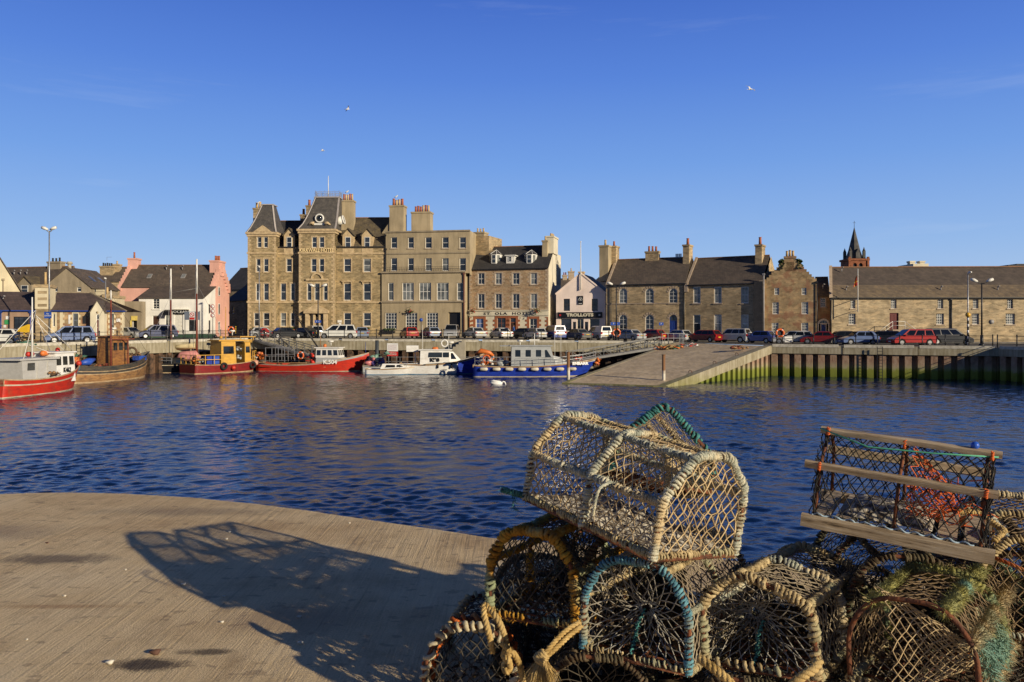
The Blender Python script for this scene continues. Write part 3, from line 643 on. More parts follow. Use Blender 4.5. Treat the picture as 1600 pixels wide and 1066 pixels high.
def door(e, r, mat, y=0, rec=.12, panels=True, name='door', fan=None, frame=None, glass=False):
    a, b, c, d = r; mb = MB(); yy = y+rec; fw = .08
    fr = frame or G['wf']
    mb.box(a, a+fw, yy-.04, yy+.05, c, d, 1); mb.box(b-fw, b, yy-.04, yy+.05, c, d, 1); mb.box(a+fw, b-fw, yy-.04, yy+.05, d-fw, d, 1)
    dt = d-fw if not fan else c+(d-c)*fan
    mb.box(a+fw, b-fw, yy, yy+.05, c, dt, 0)
    if fan: mb.box(a+fw, b-fw, yy-.04, yy+.05, dt, dt+.07, 1)
    if panels:
        w_ = (b-a-2*fw); 
        for i in range(2):
            for j in range(2): mb.box(a+fw+w_*(.12+.45*i), a+fw+w_*(.43+.45*i), yy-.02, yy, c+(dt-c)*(.08+.47*j), c+(dt-c)*(.42+.5*j), 0)
    o = mb.build(name, [mat, fr], e)
    mb = MB(); mb.ball((b-fw-.12, yy-.05, c+1.0), .045, n=8, k=5); mb.build('handle', G['dress'], o)
    if fan:
        mb = MB(); mb.quad((a+fw,yy+.02,dt+.07),(b-fw,yy+.02,dt+.07),(b-fw,yy+.02,d-fw),(a+fw,yy+.02,d-fw)); mb.build('pane', G['glass'], o)
    return o
def pipe(e, x, z0, z1, y=-.12, r=.06, mat=None):
    mb = MB(); mb.cyl((x,y,z0),(x,y,z1),r,n=8); mb.box(x-.14,x+.14,y-.1,y+.1,z1-.2,z1+.05)
    for i in range(1, max(2,int((z1-z0)/2))): z = z0+(z1-z0)*i/max(2,int((z1-z0)/2)); mb.box(x-.1,x+.1,y-.03,y+.12,z-.03,z+.03)
    return mb.build('drainpipe', mat or G['gutter'], e)
def gutter(e, x0, x1, z, y=-.22, mat=None):
    mb = MB(); mb.box(x0, x1, y-.06, y+.1, z-.09, z+.03); return mb.build('gutter', mat or G['gutter'], e)
def skylight(e, x, y, z, slope, w=.6, l=.9):
    """slope = rise per metre of depth"""
    mb = MB(); dy = l/math.hypot(1, slope); 
    P = [(x,y,z),(x+w,y,z),(x+w,y+dy,z+dy*slope),(x,y+dy,z+dy*slope)]; T = [(p[0],p[1]-.05*slope,p[2]+.08) for p in P]
    mb.hexa(P+T, 0)
    o = mb.build('skylight', G['lead'], e)
    k = .08; Q = [(x+k,y+k,z+k*slope),(x+w-k,y+k,z+k*slope),(x+w-k,y+dy-k,z+(dy-k)*slope),(x+k,y+dy-k,z+(dy-k)*slope)]
    mb = MB(); mb.poly([(p[0],p[1]-.06*slope,p[2]+.09) for p in Q]); mb.build('pane', G['glass2'], o); return o
def roofvent(e, x, y, z):
    mb = MB(); mb.cyl((x,y,z-.1),(x,y,z+.3),.07,n=8); mb.tube([(x,y,z+.3),(x+.1,y-.05,z+.5),(x+.22,y-.1,z+.42)],.08,n=8); mb.build('roof_vent', G['lead'], e)
# ================================================================ KIRKWALL-side row, left to right
def simple(f, x1=None): pass
# 1 cream gable, far left
f = Fac(-112,96,32,101.5,'gabled_house','big cream gabled house cut by the left edge, behind the harbour office')
ze = f.z(29,457); W = f.W; za = f.z(-40,345)
mb = MB(); box_walls(mb, 0, W, -.5, ze, 2.5, []); 
mb.tri((0,0,ze),(W,0,ze),(W/2,0,za)); mb.tri((0,2.5,ze),(W,2.5,ze),(W/2,2.5,za)); mb.build('wall', G['cream'], f.e)
mb = MB()
for s in (0,1):
    xe = -.25 if s == 0 else W+.25; P = [(xe,-.2,ze-.2),(W/2,-.2,za+.02),(W/2,2.6,za+.02),(xe,2.6,ze-.2)]; mb.hexa(P+[(p[0],p[1],p[2]+.2) for p in P])
mb.build('roof', G['slate'], f.e); pipe(f.e, f.u(5), 0, f.z(5,436), mat=G['harl_grey'])

def back_house(x0,D0,x1,D1,ye,yr,dep,wall,roof,name,label,wins=(),chims=(),zb=None,skew=None,ridge=True,panes=(1,2), group=None, margin=None):
    f = Fac(x0,D0,x1,D1,name,label,zb=zb,group=group); ze = f.z((x0+x1)/2, ye); zr = f.z((x0+x1)/2, yr, dep/2)
    rs_ = [f.r(*w_) for w_ in wins]; mb = MB(); box_walls(mb, 0, f.W, -.6, ze, dep, rs_, gable=zr); mb.build('wall', wall, f.e)
    gable_roof(f.e, roof, 0, f.W, 0, dep, ze, zr, skew=[.1,f.W-.1] if skew else None, ridge=ridge)
    for r_ in rs_: window(f.e, r_, panes[0], panes[1], sill=G['dress2'], margin=margin)
    for (cx0,cx1,cy0,cy1,dy,mat,pots) in chims:
        a, b, c, d = f.r(cx0,cx1,cy0,cy1,dy); chimney(f.e, (a+b)/2, dy, min(c, zr-1), d, b-a, .9, mat, pots)
    return f, ze, zr
# 2 slate-roofed house behind the office
f, ze, zr = back_house(-45,110,80,107,455,420,8,G['harl_grey'],G['slate'],'stone_house','beige house with a dark slate roof and gabled dormer, behind the harbour office',chims=[(78,98,409,440,4,G['harl_grey'],('dk','dk','dk'))])
a, b, c, d = f.r(33,44,446,458,-.3); mb = MB(); xm = (a+b)/2; hw = (b-a)/2+.55
mb.add([(xm-hw,-.3,c-.4),(xm+hw,-.3,c-.4),(xm+hw,-.3,d+.2),(xm,-.3,d+1.15),(xm-hw,-.3,d+.2)]+[(xm-hw,3.4,c-.4),(xm+hw,3.4,c-.4),(xm+hw,3.4,d+.2),(xm,3.4,d+1.15),(xm-hw,3.4,d+.2)], [(0,1,2,3,4),(1,6,7,2),(0,4,9,5)])
dm = mb.build('dormer', G['harl_grey'], f.e); mb = MB()
for s in (-1,1): P = [(xm+s*(hw+.1),-.45,d+.12),(xm,-.45,d+1.2),(xm,3.5,d+1.2),(xm+s*(hw+.1),3.5,d+.12)]; mb.hexa(P+[(p[0],p[1],p[2]+.12) for p in P])
mb.build('dormer_roof', G['slate_l'], dm); window(f.e, (a,b,c,d), 1, 2, y=-.3, rec=-.03)
for x in (22,32,42): roofvent(f.e, f.u(x,2.6), 2.6, ze+(zr-ze)*.75)
# 3 angled gable house
f = Fac(68,100,141,100,'gabled_house','grey-beige house with pointed gable and skylights on its right-hand roof slope')
W = f.W; ze = f.z(140,449); zr = f.z(104,419); dep = 7
rs_ = [f.r(83,90,445,456), f.r(120,127,445,456)]
mb = MB(); box_walls(mb, 0, W, -.5, ze, dep, rs_); mb.tri((0,0,ze),(W,0,ze),(W/2,0,zr)); mb.tri((0,dep,ze),(W,dep,ze),(W/2,dep,zr)); mb.build('wall', G['harl_grey'], f.e)
mb = MB()
for s in (0,1):
    xe = -.2 if s == 0 else W+.25; zz = ze-.15; P = [(xe,-.12,zz),(W/2,-.12,zr),(W/2,dep+.1,zr),(xe,dep+.1,zz)]; mb.hexa(P+[(p[0],p[1],p[2]+.14) for p in P])
mb.build('roof', G['slate'], f.e)
for r_ in rs_: window(f.e, r_, 1, 2)
sr = (zr-ze)/(W/2)
for yy in (2.4, 4.6):
    mb = MB(); x0_, x1_ = W*.72, W*.86; P = [(x0_,yy,zr-(x0_-W/2)*sr+.14),(x1_,yy,zr-(x1_-W/2)*sr+.14),(x1_,yy+.7,zr-(x1_-W/2)*sr+.14),(x0_,yy+.7,zr-(x0_-W/2)*sr+.14)]
    mb.hexa(P+[(p[0]+.04,p[1],p[2]+.07) for p in P]); mb.build('skylight', G['glass2'], f.e)
mb = MB(); mb.cyl((W/2,.6,zr-.2),(W/2,.6,zr+.6),.22,n=10); mb.cyl((W/2,.6,zr+.55),(W/2,.6,zr+.85),.4,.3,n=10); mb.build('roof_vent', G['conc'], f.e)
# low yard wall block with two stubby chimneys
f = Fac(143,97,176,97,'stone_outbuilding','low rubble outbuilding with two stubby buff flues, between the office roof and the white house')
mb = MB(); zt = f.z(160,466); mb.box(0, f.W, 0, 3, -.4, zt); mb.build('wall', G['cream'], f.e)
mb = MB(); mb.box(-.1, f.W+.1, -.1, 3.1, zt, zt+.35); mb.build('parapet', G['st_dark'], f.e)
chimney(f.e, f.u(158), 1.5, zt, f.z(158,459), .7, .7, G['harl'], ('tan',), ph=.9); chimney(f.e, f.u(147), 1.5, zt, f.z(147,452), .9, .7, G['cream'])

# 4 harbour office
f = Fac(-30,86.5,193,89.5,'harbour_office','single-storey harbour office with purple-grey hipped roof, blue gutters and a pointed cream porch')
e = f.e; W = f.W; ze = f.z(120,485); zr = f.z(110,457,3.4)
wins = [f.r(114,122,490,511), f.r(171,178,490,516), f.r(82,86,490,511)]
u58, u80 = f.u(58), f.u(80)
mb = MB(); dk = f.r(21,45,495,519)
wall_front(mb, 0, u58, -.4, ze, [dk]); mb.quad((0,0,-.4),(0,7,-.4),(0,7,ze),(0,0,ze)); mb.build('wall', G['pinkbrown'], e)
mb = MB(); wall_front(mb, u80, W, -.4, ze, wins); mb.quad((W,0,-.4),(W-3.4,7,-.4),(W-3.4,7,ze),(W,0,ze)); mb.quad((0,7,-.4),(W-3.4,7,-.4),(W-3.4,7,ze),(0,7,ze)); mb.build('wall', G['cream'], e)
mb = MB()      # rubble panels between cream margins
for (a_, b_) in ((89,93.5),(101,110),(126,140),(164,169),(181,188)):
    a, b, c, d = f.r(a_,b_,487,528); mb.box(a,b,-.015,.05,.0,d)
    if b_ > 95:
        z = .15; i = 0
        while z < d-.3:
            if i % 2: mb.box(a-.16,a,-.016,.05,z,z+.27); mb.box(b,b+.16,-.016,.05,z,z+.27)
            z += .3; i += 1
mb.build('stone_panel', G['st_mix'], e)
window(e, wins[0], 1, 2, mat=M('grey_blue_frame',(.22,.25,.33),.5), glass=G['glass2']); window(e, wins[1], 1, 3, mat=M('grey_blue_frame',(.22,.25,.33),.5), glass=G['glass2']); window(e, wins[2], 1, 1, glass=G['glass'])
window(e, dk, 3, 1, mat=G['black'], glass=G['glass'])
# stone chimney breast with cream head
a, b = u58, u80; zt = f.z(68,450); zm = f.z(68,483)
mb = MB(); mb.box(a, b, -.5, 1.2, -.4, zm, 0); mb.box(a-.04, b+.04, -.54, 1.24, zm, zt, 1); mb.box(a-.15, b+.15, -.62, 1.3, zt, zt+.35, 0)
for k in range(3): z = zm+.25+k*(zt-zm-.2)/3; mb.box(a+.25, b-.25, -.56, -.5, z, z+.3, 0)
mb.build('chimney', [G['st_dark'], G['cream']], e); chimney(e, (a+b)/2, .4, zt+.3, zt+.36, .4, .4, G['dress'], ('tan',), ph=1.6, cap=False)
# roofs: left part gable, right part hipped
mb = MB(); yb = 7.2; ym = 3.4; o_ = .25
P = [(-.3,-o_,ze-.12),(u80-.2,-o_,ze-.12),(u80-.2,ym,zr-.1),(-.3,ym,zr-.1)]; mb.hexa(P+[(p[0],p[1],p[2]+.12) for p in P]); P = [(-.3,ym,zr-.1),(u80-.2,ym,zr-.1),(u80-.2,yb,ze-.1),(-.3,yb,ze-.1)]; mb.hexa(P+[(p[0],p[1],p[2]+.12) for p in P])
r0_, r1_ = f.u(88,ym), f.u(141,ym); xl, xr = u80-.05, W+.35
mb.quad((xl,-o_,ze-.05),(xr,-o_,ze-.05),(r1_,ym,zr),(r0_,ym,zr)); mb.quad((xr,yb,ze-.05),(xl,yb,ze-.05),(r0_,ym,zr),(r1_,ym,zr))
mb.tri((xr,-o_,ze-.05),(xr-3.4,yb,ze-.05),(r1_,ym,zr)); mb.tri((xl,yb,ze-.05),(xl,-o_,ze-.05),(r0_,ym,zr))
for a, b in (((r0_,ym,zr),(r1_,ym,zr)),((r1_,ym,zr),(xr,-o_,ze-.05)),((r0_,ym,zr),(xl,-o_,ze-.05))): mb.bar(a, b, .2, .12, 1)
mb.build('roof', [slate('purple_slate',(.105,.075,.07),(.08,.06,.058)), G['harl_grey']], e)
gutter(e, 0, u58, ze-.05, mat=G['blue_p']); gutter(e, u80, f.u(141), ze-.05, mat=G['blue_p']); gutter(e, f.u(163), xr, ze-.05, mat=G['blue_p'])
pipe(e, f.u(2), 0, ze-.1, mat=G['blue_p']); pipe(e, f.u(48), 0, ze-.1, mat=G['blue_p'])
roofvent(e, f.u(5,2), 2, zr-1)
# porch
a, b = f.u(141,-1), f.u(163,-1); zp = f.z(152,488,-1); za = f.z(152,470,-1); dr = f.r(150,155,491,526,-1); xm = (a+b)/2
mb = MB(); wall_front(mb, a, b, -.4, zp, [dr], y=-1); mb.tri((a,-1,zp),(b,-1,zp),(xm,-1,za))
for x in (a,b): mb.quad((x,-1,-.4),(x,0,-.4),(x,0,zp),(x,-1,zp))
po = mb.build('porch', G['creamlight'], e); mb = MB()
for s in (a-.12,b+.12): P = [(s,-1.08,zp-.1),(xm,-1.08,za),(xm,2.2,za),(s,2.2,zp-.1)]; mb.hexa(P+[(p[0],p[1],p[2]+.1) for p in P])
mb.build('porch_roof', G['slate'], po); door(e, dr, M('red_brown_door',(.16,.045,.035),.5), y=-1, fan=.75)
mb = MB(); mb.cyl((xm,-1.04,za-1.3),(xm,-.99,za-1.3),.12,n=14); mb.build('plaque', G['st_dark'], e)
for (r_, mt, nm) in ((f.r(107,110,492,506,-.04),G['signwhite'],'notice'),(f.r(129,134,494,506,-.05),G['gutter'],'plaque'),(f.r(7,15,500,507,-.04),G['signgreen'],'notice'),(f.r(9,14,494,499,-.04),G['signwhite'],'notice'),(f.r(5.5,9.5,508,512,-.04),G['signwhite'],'notice'),(f.r(182,188,498,503,-.04),G['signwhite'],'notice')):
    mb = MB(); mb.box(r_[0],r_[1],-.06,-.02,r_[2],r_[3]); mb.build(nm, mt, e)

# 5 plain grey extension
f = Fac(166,105.5,221,105.5,'flat_roofed_extension','plain grey-beige flat-topped wall with a yellow-framed doorway, left of the white house')
zt = f.z(190,471); dr = f.r(206,214,495,518); mb = MB(); box_walls(mb, 0, f.W, -.3, zt, 1.2, [dr], rev=.4); mb.quad((0,0,zt),(f.W,0,zt),(f.W,1.2,zt),(0,1.2,zt)); mb.build('wall', G['harl_grey'], f.e)
mb = MB(); a,b,c,d = dr; mb.box(a-.05,b+.05,-.1,-.003,d-.5,d+.1); mb.box(a-.2,a,-.1,-.003,c,d-.5); mb.build('door_frame', M('yellow_frame',(.75,.58,.15),.6), f.e); door(f.e, dr, G['black'], rec=.3)
# dark chimney stack behind it
f, ze, zr = back_house(150,126,206,126,440,419,8,G['st_dark'],G['slate'],'stone_house','stone house mostly hidden behind the pink one, its long stack lined with black pots',chims=[(158,178,416,440,2,G['st_dark'],('dk','dk','dk','dk','dk')),(178,188,413,440,3,G['st_dark'],('tan',))])
mb = MB(); p0 = (f.u(157),2,f.z(157,416)); mb.cyl(p0,(p0[0],2,p0[2]+1.6),.02); mb.bar((p0[0],2,p0[2]+1.6),(p0[0]+.8,2,p0[2]+1.6),.03); mb.build('aerial', G['grey_iron'], f.e)

# 6 pink crow-stepped house with white front block
f = Fac(187,112,331,112,'crow_stepped_house','salmon pink house with crow-stepped gables behind the white block'); e = f.e; W = f.W; dep = 7
ze = f.z(200,448); zr = f.z(270,416,dep/2)
mb = MB(); box_walls(mb, 0, W, -.5, ze, dep, gable=zr)
crow_side(mb, -.25, .5, -.1, dep/2, ze-.3, zr+.3, 8); crow_side(mb, -.25, .5, dep+.1, dep/2, ze-.3, zr+.3, 8); crow_side(mb, W-.25, .5, -.1, dep/2, ze-.3, zr+.3, 8); crow_side(mb, W-.25, .5, dep+.1, dep/2, ze-.3, zr+.3, 8)
mb.build('wall', G['pink'], e); gable_roof(e, G['slate'], .25, W-.25, 0, dep, ze, zr)
a,b,c,d = f.r(203,217,404,430,dep/2); chimney(e, (a+b)/2, dep/2, zr-1.5, d, b-a, 1.3, G['pink'], ('red',), ph=.85)
a,b,c,d = f.r(322,339,408,430,dep/2); chimney(e, W-.5, dep/2, zr-1.5, d, 1.3, 2.6, G['pink'], ('red','red','red'), ph=.8)
for x,y in ((229,440),(282,440)): skylight(e, f.u(x,1.2), 1.2, ze+1.2*(zr-ze)/(dep/2)+.16, (zr-ze)/(dep/2))
for x in (260,285): roofvent(e, f.u(x,2.6), 2.6, zr-.5)
for k, (z0_, z1_) in enumerate(((5.9,7.2),(3.2,4.8),(.6,2.2))):   # windows on the sunlit right gable
    mb = MB(); mb.box(W+.02, W+.06, 2.3, 3.0, z0_, z1_); w_ = mb.build('window', G['wf'], e); mb = MB(); mb.quad((W+.07,2.4,z0_+.1),(W+.07,2.9,z0_+.1),(W+.07,2.9,z1_-.1),(W+.07,2.4,z1_-.1)); mb.build('pane', G['glass2'], w_)
f = Fac(217,107.5,318,107.5,'white_house','white rendered shop block with lean-to slate roof, in front of the pink house'); e = f.e; W = f.W; dep = 4.3
ze = f.z(260,466); zr = f.z(260,449,dep)
ws = [f.r(239,249,467,483), f.r(295,306,487,517), f.r(258,268,491,519)]; ds = [f.r(238,249,493,520), f.r(272,286,491,521)]
mb = MB(); box_walls(mb, 0, W, -.4, ze, dep, ws+ds); 
for x in (0,W): mb.tri((x,0,ze),(x,dep,ze),(x,dep,zr))
mb.build('wall', G['white'], e)
mb = MB(); P = [(-.15,-.2,ze-.05),(W+.15,-.2,ze-.05),(W+.15,dep,zr+.02),(-.15,dep,zr+.02)]; mb.hexa(P+[(p[0],p[1],p[2]+.12) for p in P]); mb.build('roof', G['slate'], e)
window(e, ws[0], 2, 4, sill=G['wf']); window(e, ws[1], 2, 3, mat=G['gutter'], glass=G['glass']); window(e, ws[2], 2, 1, glass=G['glass2']); door(e, ds[0], M('dark_brown_door',(.07,.035,.025),.5)); door(e, ds[1], M('white_garage_door',(.75,.73,.66),.5), panels=False)
mb = MB(); a,b,c,d = f.r(217,349,516,521,-.02); mb.box(a,b-1,-.03,0,-.1,.42); mb.build('plinth', M('green_plinth',(.05,.11,.07),.6), e)
a,b,c,d = f.r(271,295,484,491,-.1); mb = MB(); mb.box(a,b,-.14,-.02,c,d,0); mb.box(a,b,-.5,-.02,d,d+.05,1); sg = mb.build('fascia', [G['black'], G['creamlight']], e)
text('lettering','OCEAN',.5,G['signwhite'],sg,((a+b)/2,-.16,(c+d)/2),sx=1.2)
a,b,c,d = f.r(258,270,484,493,-.1); mb = MB(); n=6
for i in range(n):
    t0,t1 = math.pi/2*i/n, math.pi/2*(i+1)/n; h = d-c
    mb.quad((a,-.02-1.0*math.sin(t0),c+h*math.cos(t0)),(b,-.02-1.0*math.sin(t0),c+h*math.cos(t0)),(b,-.02-1.0*math.sin(t1),c+h*math.cos(t1)),(a,-.02-1.0*math.sin(t1),c+h*math.cos(t1)))
mb.build('awning', G['black'], e)
for k,(z0_,z1_) in enumerate(((3.2,4.6),(.5,2.4))):
    mb = MB(); mb.box(W+.02,W+.06,1.6,2.3,z0_,z1_); w_ = mb.build('window', G['wf'], e); mb = MB(); mb.quad((W+.07,1.7,z0_+.1),(W+.07,2.2,z0_+.1),(W+.07,2.2,z1_-.1),(W+.07,1.7,z1_-.1)); mb.build('pane', G['glass'], w_)

# 7 dark houses in the hotel's shadow
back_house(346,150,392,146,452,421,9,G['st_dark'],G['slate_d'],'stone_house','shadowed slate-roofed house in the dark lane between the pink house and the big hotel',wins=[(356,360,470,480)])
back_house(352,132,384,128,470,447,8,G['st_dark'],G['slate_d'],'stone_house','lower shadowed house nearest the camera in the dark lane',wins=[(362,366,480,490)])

# 8 the big hotel -------------------------------------------------------------
f = Fac(387,116.5,602,116.0,'hotel','four-storey tan stone hotel with two mansard towers and gilt lettering across the centre tower'); e = f.e; W = f.W
ze = f.z(490,386); z3 = f.z(490,395); zc3 = f.z(490,396.5); zc1 = f.z(490,472.5); zc0 = f.z(490,526)
T1 = (f.u(387,-1), f.u(431,-1)); T2 = (f.u(467,-1), f.u(523,-1)); zt1 = f.z(410,366,-1); zt2 = f.z(495,361,-1); U = f.u
flo = dict(g=(489,510), f1=(443,469.5), f2=(404.5,425), f3=(370.5,387))
main = [(U(431),T2[0]), (T2[1],W)]
hol = []; W8 = []
def hw(x0, x1, fl, y=0, **k):
    y0_, y1_ = flo[fl]; 
    if 'yy' in k: y0_, y1_ = k.pop('yy')
    r_ = f.r(x0, x1, y0_, y1_, y); hol.append((r_, y)); W8.append((r_, y, k)); return r_
for fl in ('g','f1'):
    hw(438.5,447,fl); hw(454,460.5,fl)
hw(447.5,456,'f2')
for fl in ('g','f1','f2'): hw(537.5,548.5,fl, hood=(fl=='f1'), glass=G['glass']); hw(568,579.5,fl, hood=(fl=='f1'))
for y0_,a,b,fl in ((-1,397,406.5,'g'),(-1,411.5,421,'g'),(-1,400,407,'f1'),(-1,412,420,'f1'),(-1,400.5,407,'f2'),(-1,412,419.5,'f2'),(-1,402,408.5,'f3'),(-1,412,418.5,'f3'),
                   (-1,486.5,494.5,'f2'),(-1,499,506.5,'f2'),(-1,487.5,495,'f3'),(-1,499,506.5,'f3'),(-1,480,486.5,'f1'),(-1,491.5,499.5,'f1'),(-1,505.5,512,'f1')):
    hw(a,b,fl,y0_)
mb = MB()
H = lambda x0,x1,y: [r_ for r_, yy in hol if yy == y and x0 <= r_[0] < x1]
zm = f.z(540,371)
for a, b in main: wall_front(mb, a, b, -.4, ze, H(a,b,0))
entr = f.r(484,507,490,527,-1)
zmean = lambda: 0
for (a, b), zt, hh in ((T1,zt1,[]),(T2,zt2,[entr])):
    wall_front(mb, a, b, -.4, zt, H(a,b,-1)+hh, y=-1); 
    for x in (a,b): mb.quad((x,-1,-.4),(x,1.5 if x not in (0,) else 10,-.4),(x,1.5,zt),(x,-1,zt))
    mb.quad((a,3.6,ze-1),(b,3.6,ze-1),(b,3.6,zt),(a,3.6,zt)); mb.quad((a,-1,ze),(a,3.6,ze),(a,3.6,zt),(a,-1,zt)); mb.quad((b,-1,ze),(b,3.6,ze),(b,3.6,zt),(b,-1,zt))
mb.quad((0,0,-.4),(0,12,-.4),(0,12,ze),(0,0,ze)); mb.quad((W,0,-.4),(W,12,-.4),(W,12,ze),(W,0,ze)); mb.quad((0,12,-.4),(W,12,-.4),(W,12,ze),(0,12,ze))
mb.build('wall', G['st_hotel'], e)
for (r_, y, k) in W8: window(e, r_, 1, 2, y=y, sill=G['dress'], margin=G['dress'], mw=.17, **k)
for (px0,px1) in ((406.5,411.5),): 
    pass
mb = MB()     # string courses, corner quoins
for z in (zc3, zc1):
    for a, b in main: mb.box(a, b, -.12, -.002, z-.12, z+.14)
    for a, b in (T1,T2): mb.box(a-.1, b+.1, -1.14, -1.002, z-.12, z+.14)
for a, b in main: mb.box(a, b, -.06, -.002, ze-.25, ze)
for (a, b), zt in ((T1,zt1),(T2,zt2)):
    mb.box(a-.25, b+.25, -1.3, 3.8, zt-.02, zt+.28); mb.box(a-.12, b+.12, -1.15, 3.7, zt-.35, zt-.02)
    quoins(mb, a, -.3, zt-.4, y=-1, side=1); quoins(mb, b, -.3, zt-.4, y=-1, side=-1)
quoins(mb, W, -.3, ze, y=0, side=-1)
mb.build('stone_trim', G['dress'], e)
# entrance
a,b,c,d = entr; mb = MB(); xm = (a+b)/2
mb.box(a-.5,a,-1.6,-.9,c,d); mb.box(b,b+.5,-1.6,-.9,c,d); mb.box(a+.55,a+.85,-1.3,-.9,c,d); mb.box(b-.85,b-.55,-1.3,-.9,c,d); mb.box(a-.7,b+.7,-1.75,-.95,d,d+.4)
mb.prism([(a-.7,-1.7,d+.4),(b+.7,-1.7,d+.4),(xm,-1.7,d+1.35)], (0,.7,0)); mb.build('entrance_portico', G['dress'], e)
door(e, (a+.95,b-.95,c,d-.5), M('dark_brown_door',(.07,.035,.025),.5), y=-.9, fan=.75); window(e, (a+.05,a+.5,c+.8,d), 1,1,y=-.85, glass=G['glass']); window(e, (b-.5,b-.05,c+.8,d), 1,1,y=-.85, glass=G['glass'])
# arched crest over centre first floor, gables over tower windows
mb = MB(); x0_, z0_ = f.u(495.5,-1), f.z(495,437,-1); mb.box(x0_-1.6, x0_+1.6, -1.25, -1.0, z0_-.15, z0_+.12)
for i in range(8):
    t0,t1 = math.pi*i/8, math.pi*(i+1)/8
    mb.hexa([(x0_+.65*math.cos(t1),-1.2,z0_+.12+.65*math.sin(t1)),(x0_+.65*math.cos(t0),-1.2,z0_+.12+.65*math.sin(t0)),(x0_+.65*math.cos(t0),-1,z0_+.12+.65*math.sin(t0)),(x0_+.65*math.cos(t1),-1,z0_+.12+.65*math.sin(t1)),
             (x0_+.9*math.cos(t1),-1.2,z0_+.12+.9*math.sin(t1)),(x0_+.9*math.cos(t0),-1.2,z0_+.12+.9*math.sin(t0)),(x0_+.9*math.cos(t0),-1,z0_+.12+.9*math.sin(t0)),(x0_+.9*math.cos(t1),-1,z0_+.12+.9*math.sin(t1))])
mb.build('stone_crest', G['dress'], e)
t = text('lettering','KIRKWALL·HOTEL',.8,M('gilt_letters',(1.0,.78,.42),.4),e,((T2[0]+T2[1])/2,-1.12,f.z(495,391.5,-1)),sx=.76,bold=.005,ext=.03); 
t.dimensions if False else None
# mansard roofs of the towers
def mansard(a, b, zt, ytop, x0t, x1t, curve, name='tower_roof'):
    y0_, y1_ = -1.2, 3.7; ztop = f.z((x0t+x1t)/2, ytop, 1.2); A0, B0 = f.u(x0t,1.0), f.u(x1t,1.0); ya, yb_ = .45, 2.1
    mb = MB(); n = 6; prev = None
    for i in range(n+1):
        t_ = i/n; s = t_**curve
        q = [(a-.1+(A0-a+.1)*s, y0_+(ya-y0_)*s), (b+.1+(B0-b-.1)*s, y0_+(ya-y0_)*s), (b+.1+(B0-b-.1)*s, y1_+(yb_-y1_)*s), (a-.1+(A0-a+.1)*s, y1_+(yb_-y1_)*s)]
        q = [(p[0],p[1],zt+.28+(ztop-zt-.28)*t_) for p in q]
        if prev: mb.add(prev+q, [(0,1,5,4),(1,2,6,5),(2,3,7,6),(3,0,4,7)])
        if prev:
            for k in (0,1): mb.bar(prev[k], q[k], .22, .12, 1)
        prev = q
    mb.add(prev, [(0,1,2,3)]); mb.box(A0-.15, B0+.15, ya-.15, yb_+.15, ztop, ztop+.16, 1)
    return mb.build(name, [G['slate_g'], M('grey_hip_lead',(.42,.38,.36),.6)], e), ztop, A0, B0, ya, yb_
mansard(T1[0],T1[1],zt1,322,411,428,.8)
mr_, zt_, A0, B0, ya, yb_ = mansard(T2[0],T2[1],zt2,310.5,494,531,.72)
# pediment on tower 1
mb = MB(); x0_ = f.u(410,-1.3); zq = zt1+.3; mb.prism([(x0_-1.35,-1.32,zq),(x0_+1.35,-1.32,zq),(x0_,-1.32,zq+.95)], (0,1.2,0)); mb.build('pediment', G['dress'], e)
# iron cresting + flagpole
mb = MB(); zz = zt_+.16
for x0_,y0_,x1_,y1_ in ((A0,ya,B0,ya),(B0,ya,B0,yb_),(B0,yb_,A0,yb_),(A0,yb_,A0,ya)):
    for k in (.12,.75): mb.bar((x0_,y0_,zz+k),(x1_,y1_,zz+k),.035)
    n = int(math.hypot(x1_-x0_,y1_-y0_)/.22)
    for i in range(n+1): x = x0_+(x1_-x0_)*i/n; y = y0_+(y1_-y0_)*i/n; mb.bar((x,y,zz),(x,y,zz+(.95 if i%3==0 else .75)),.025)
    for i in range(0,n,3): x = x0_+(x1_-x0_)*(i+.5)/n; y = y0_+(y1_-y0_)*(i+.5)/n; mb.torus((x,y,zz+.45),.17,.015,(0,1,0) if y0_==y1_ else (1,0,0),n=10,k=4)
mb.build('iron_cresting', G['lead'], e)
mb = MB(); x0_ = f.u(513,1.2); mb.cyl((x0_,1.2,zz),(x0_,1.2,f.z(513,275,1.2)),.07,.04); mb.build('flagpole', G['wf'], e)
mb = MB(); mb.cyl((f.u(534,1.2),2,zz-.5),(f.u(534,1.2),2,f.z(534,298,1.2)),.03); mb.build('mast', G['lead'], e)
# round dormers
for (x, y, sd) in ((f.u(499.5,-.6),-.75,0),(f.u(536.5,.8),.9,1)):
    zc = f.z(499,341.5,-.6); mb = MB(); ax = (0,1,0) if not sd else (1,0,.25); c_ = (x,y,zc)
    mb.torus(c_,.56,.13,ax,n=24,k=8)
    d_ = Vector(ax).normalized(); mb.cyl(Vector(c_)-d_*.05, Vector(c_)+(d_*1.4 if not sd else -d_*1.4), .6,n=20)
    if not sd: mb.box(x-.75,x+.75,y-.1,y+.6,zc-1.05,zc-.72)
    o = mb.build('round_window', G['wf'], e); mb = MB(); s_ = -1 if not sd else 1; mb.cyl(Vector(c_)+d_*.07*s_, Vector(c_)+d_*.1*s_, .46, n=20); mb.build('pane', G['glass'], o)
mb = MB(); x = f.u(499.5,-.8)
for s in (-1,1): mb.tube([(x+s*.8,-.95,f.z(499,350,-.6)),(x+s*1.2,-.95,f.z(499,349,-.6)),(x+s*1.6,-.95,f.z(499,352,-.6))],[.28,.2,.1],n=8)
mb.build('carved_scroll', G['dress'], e)
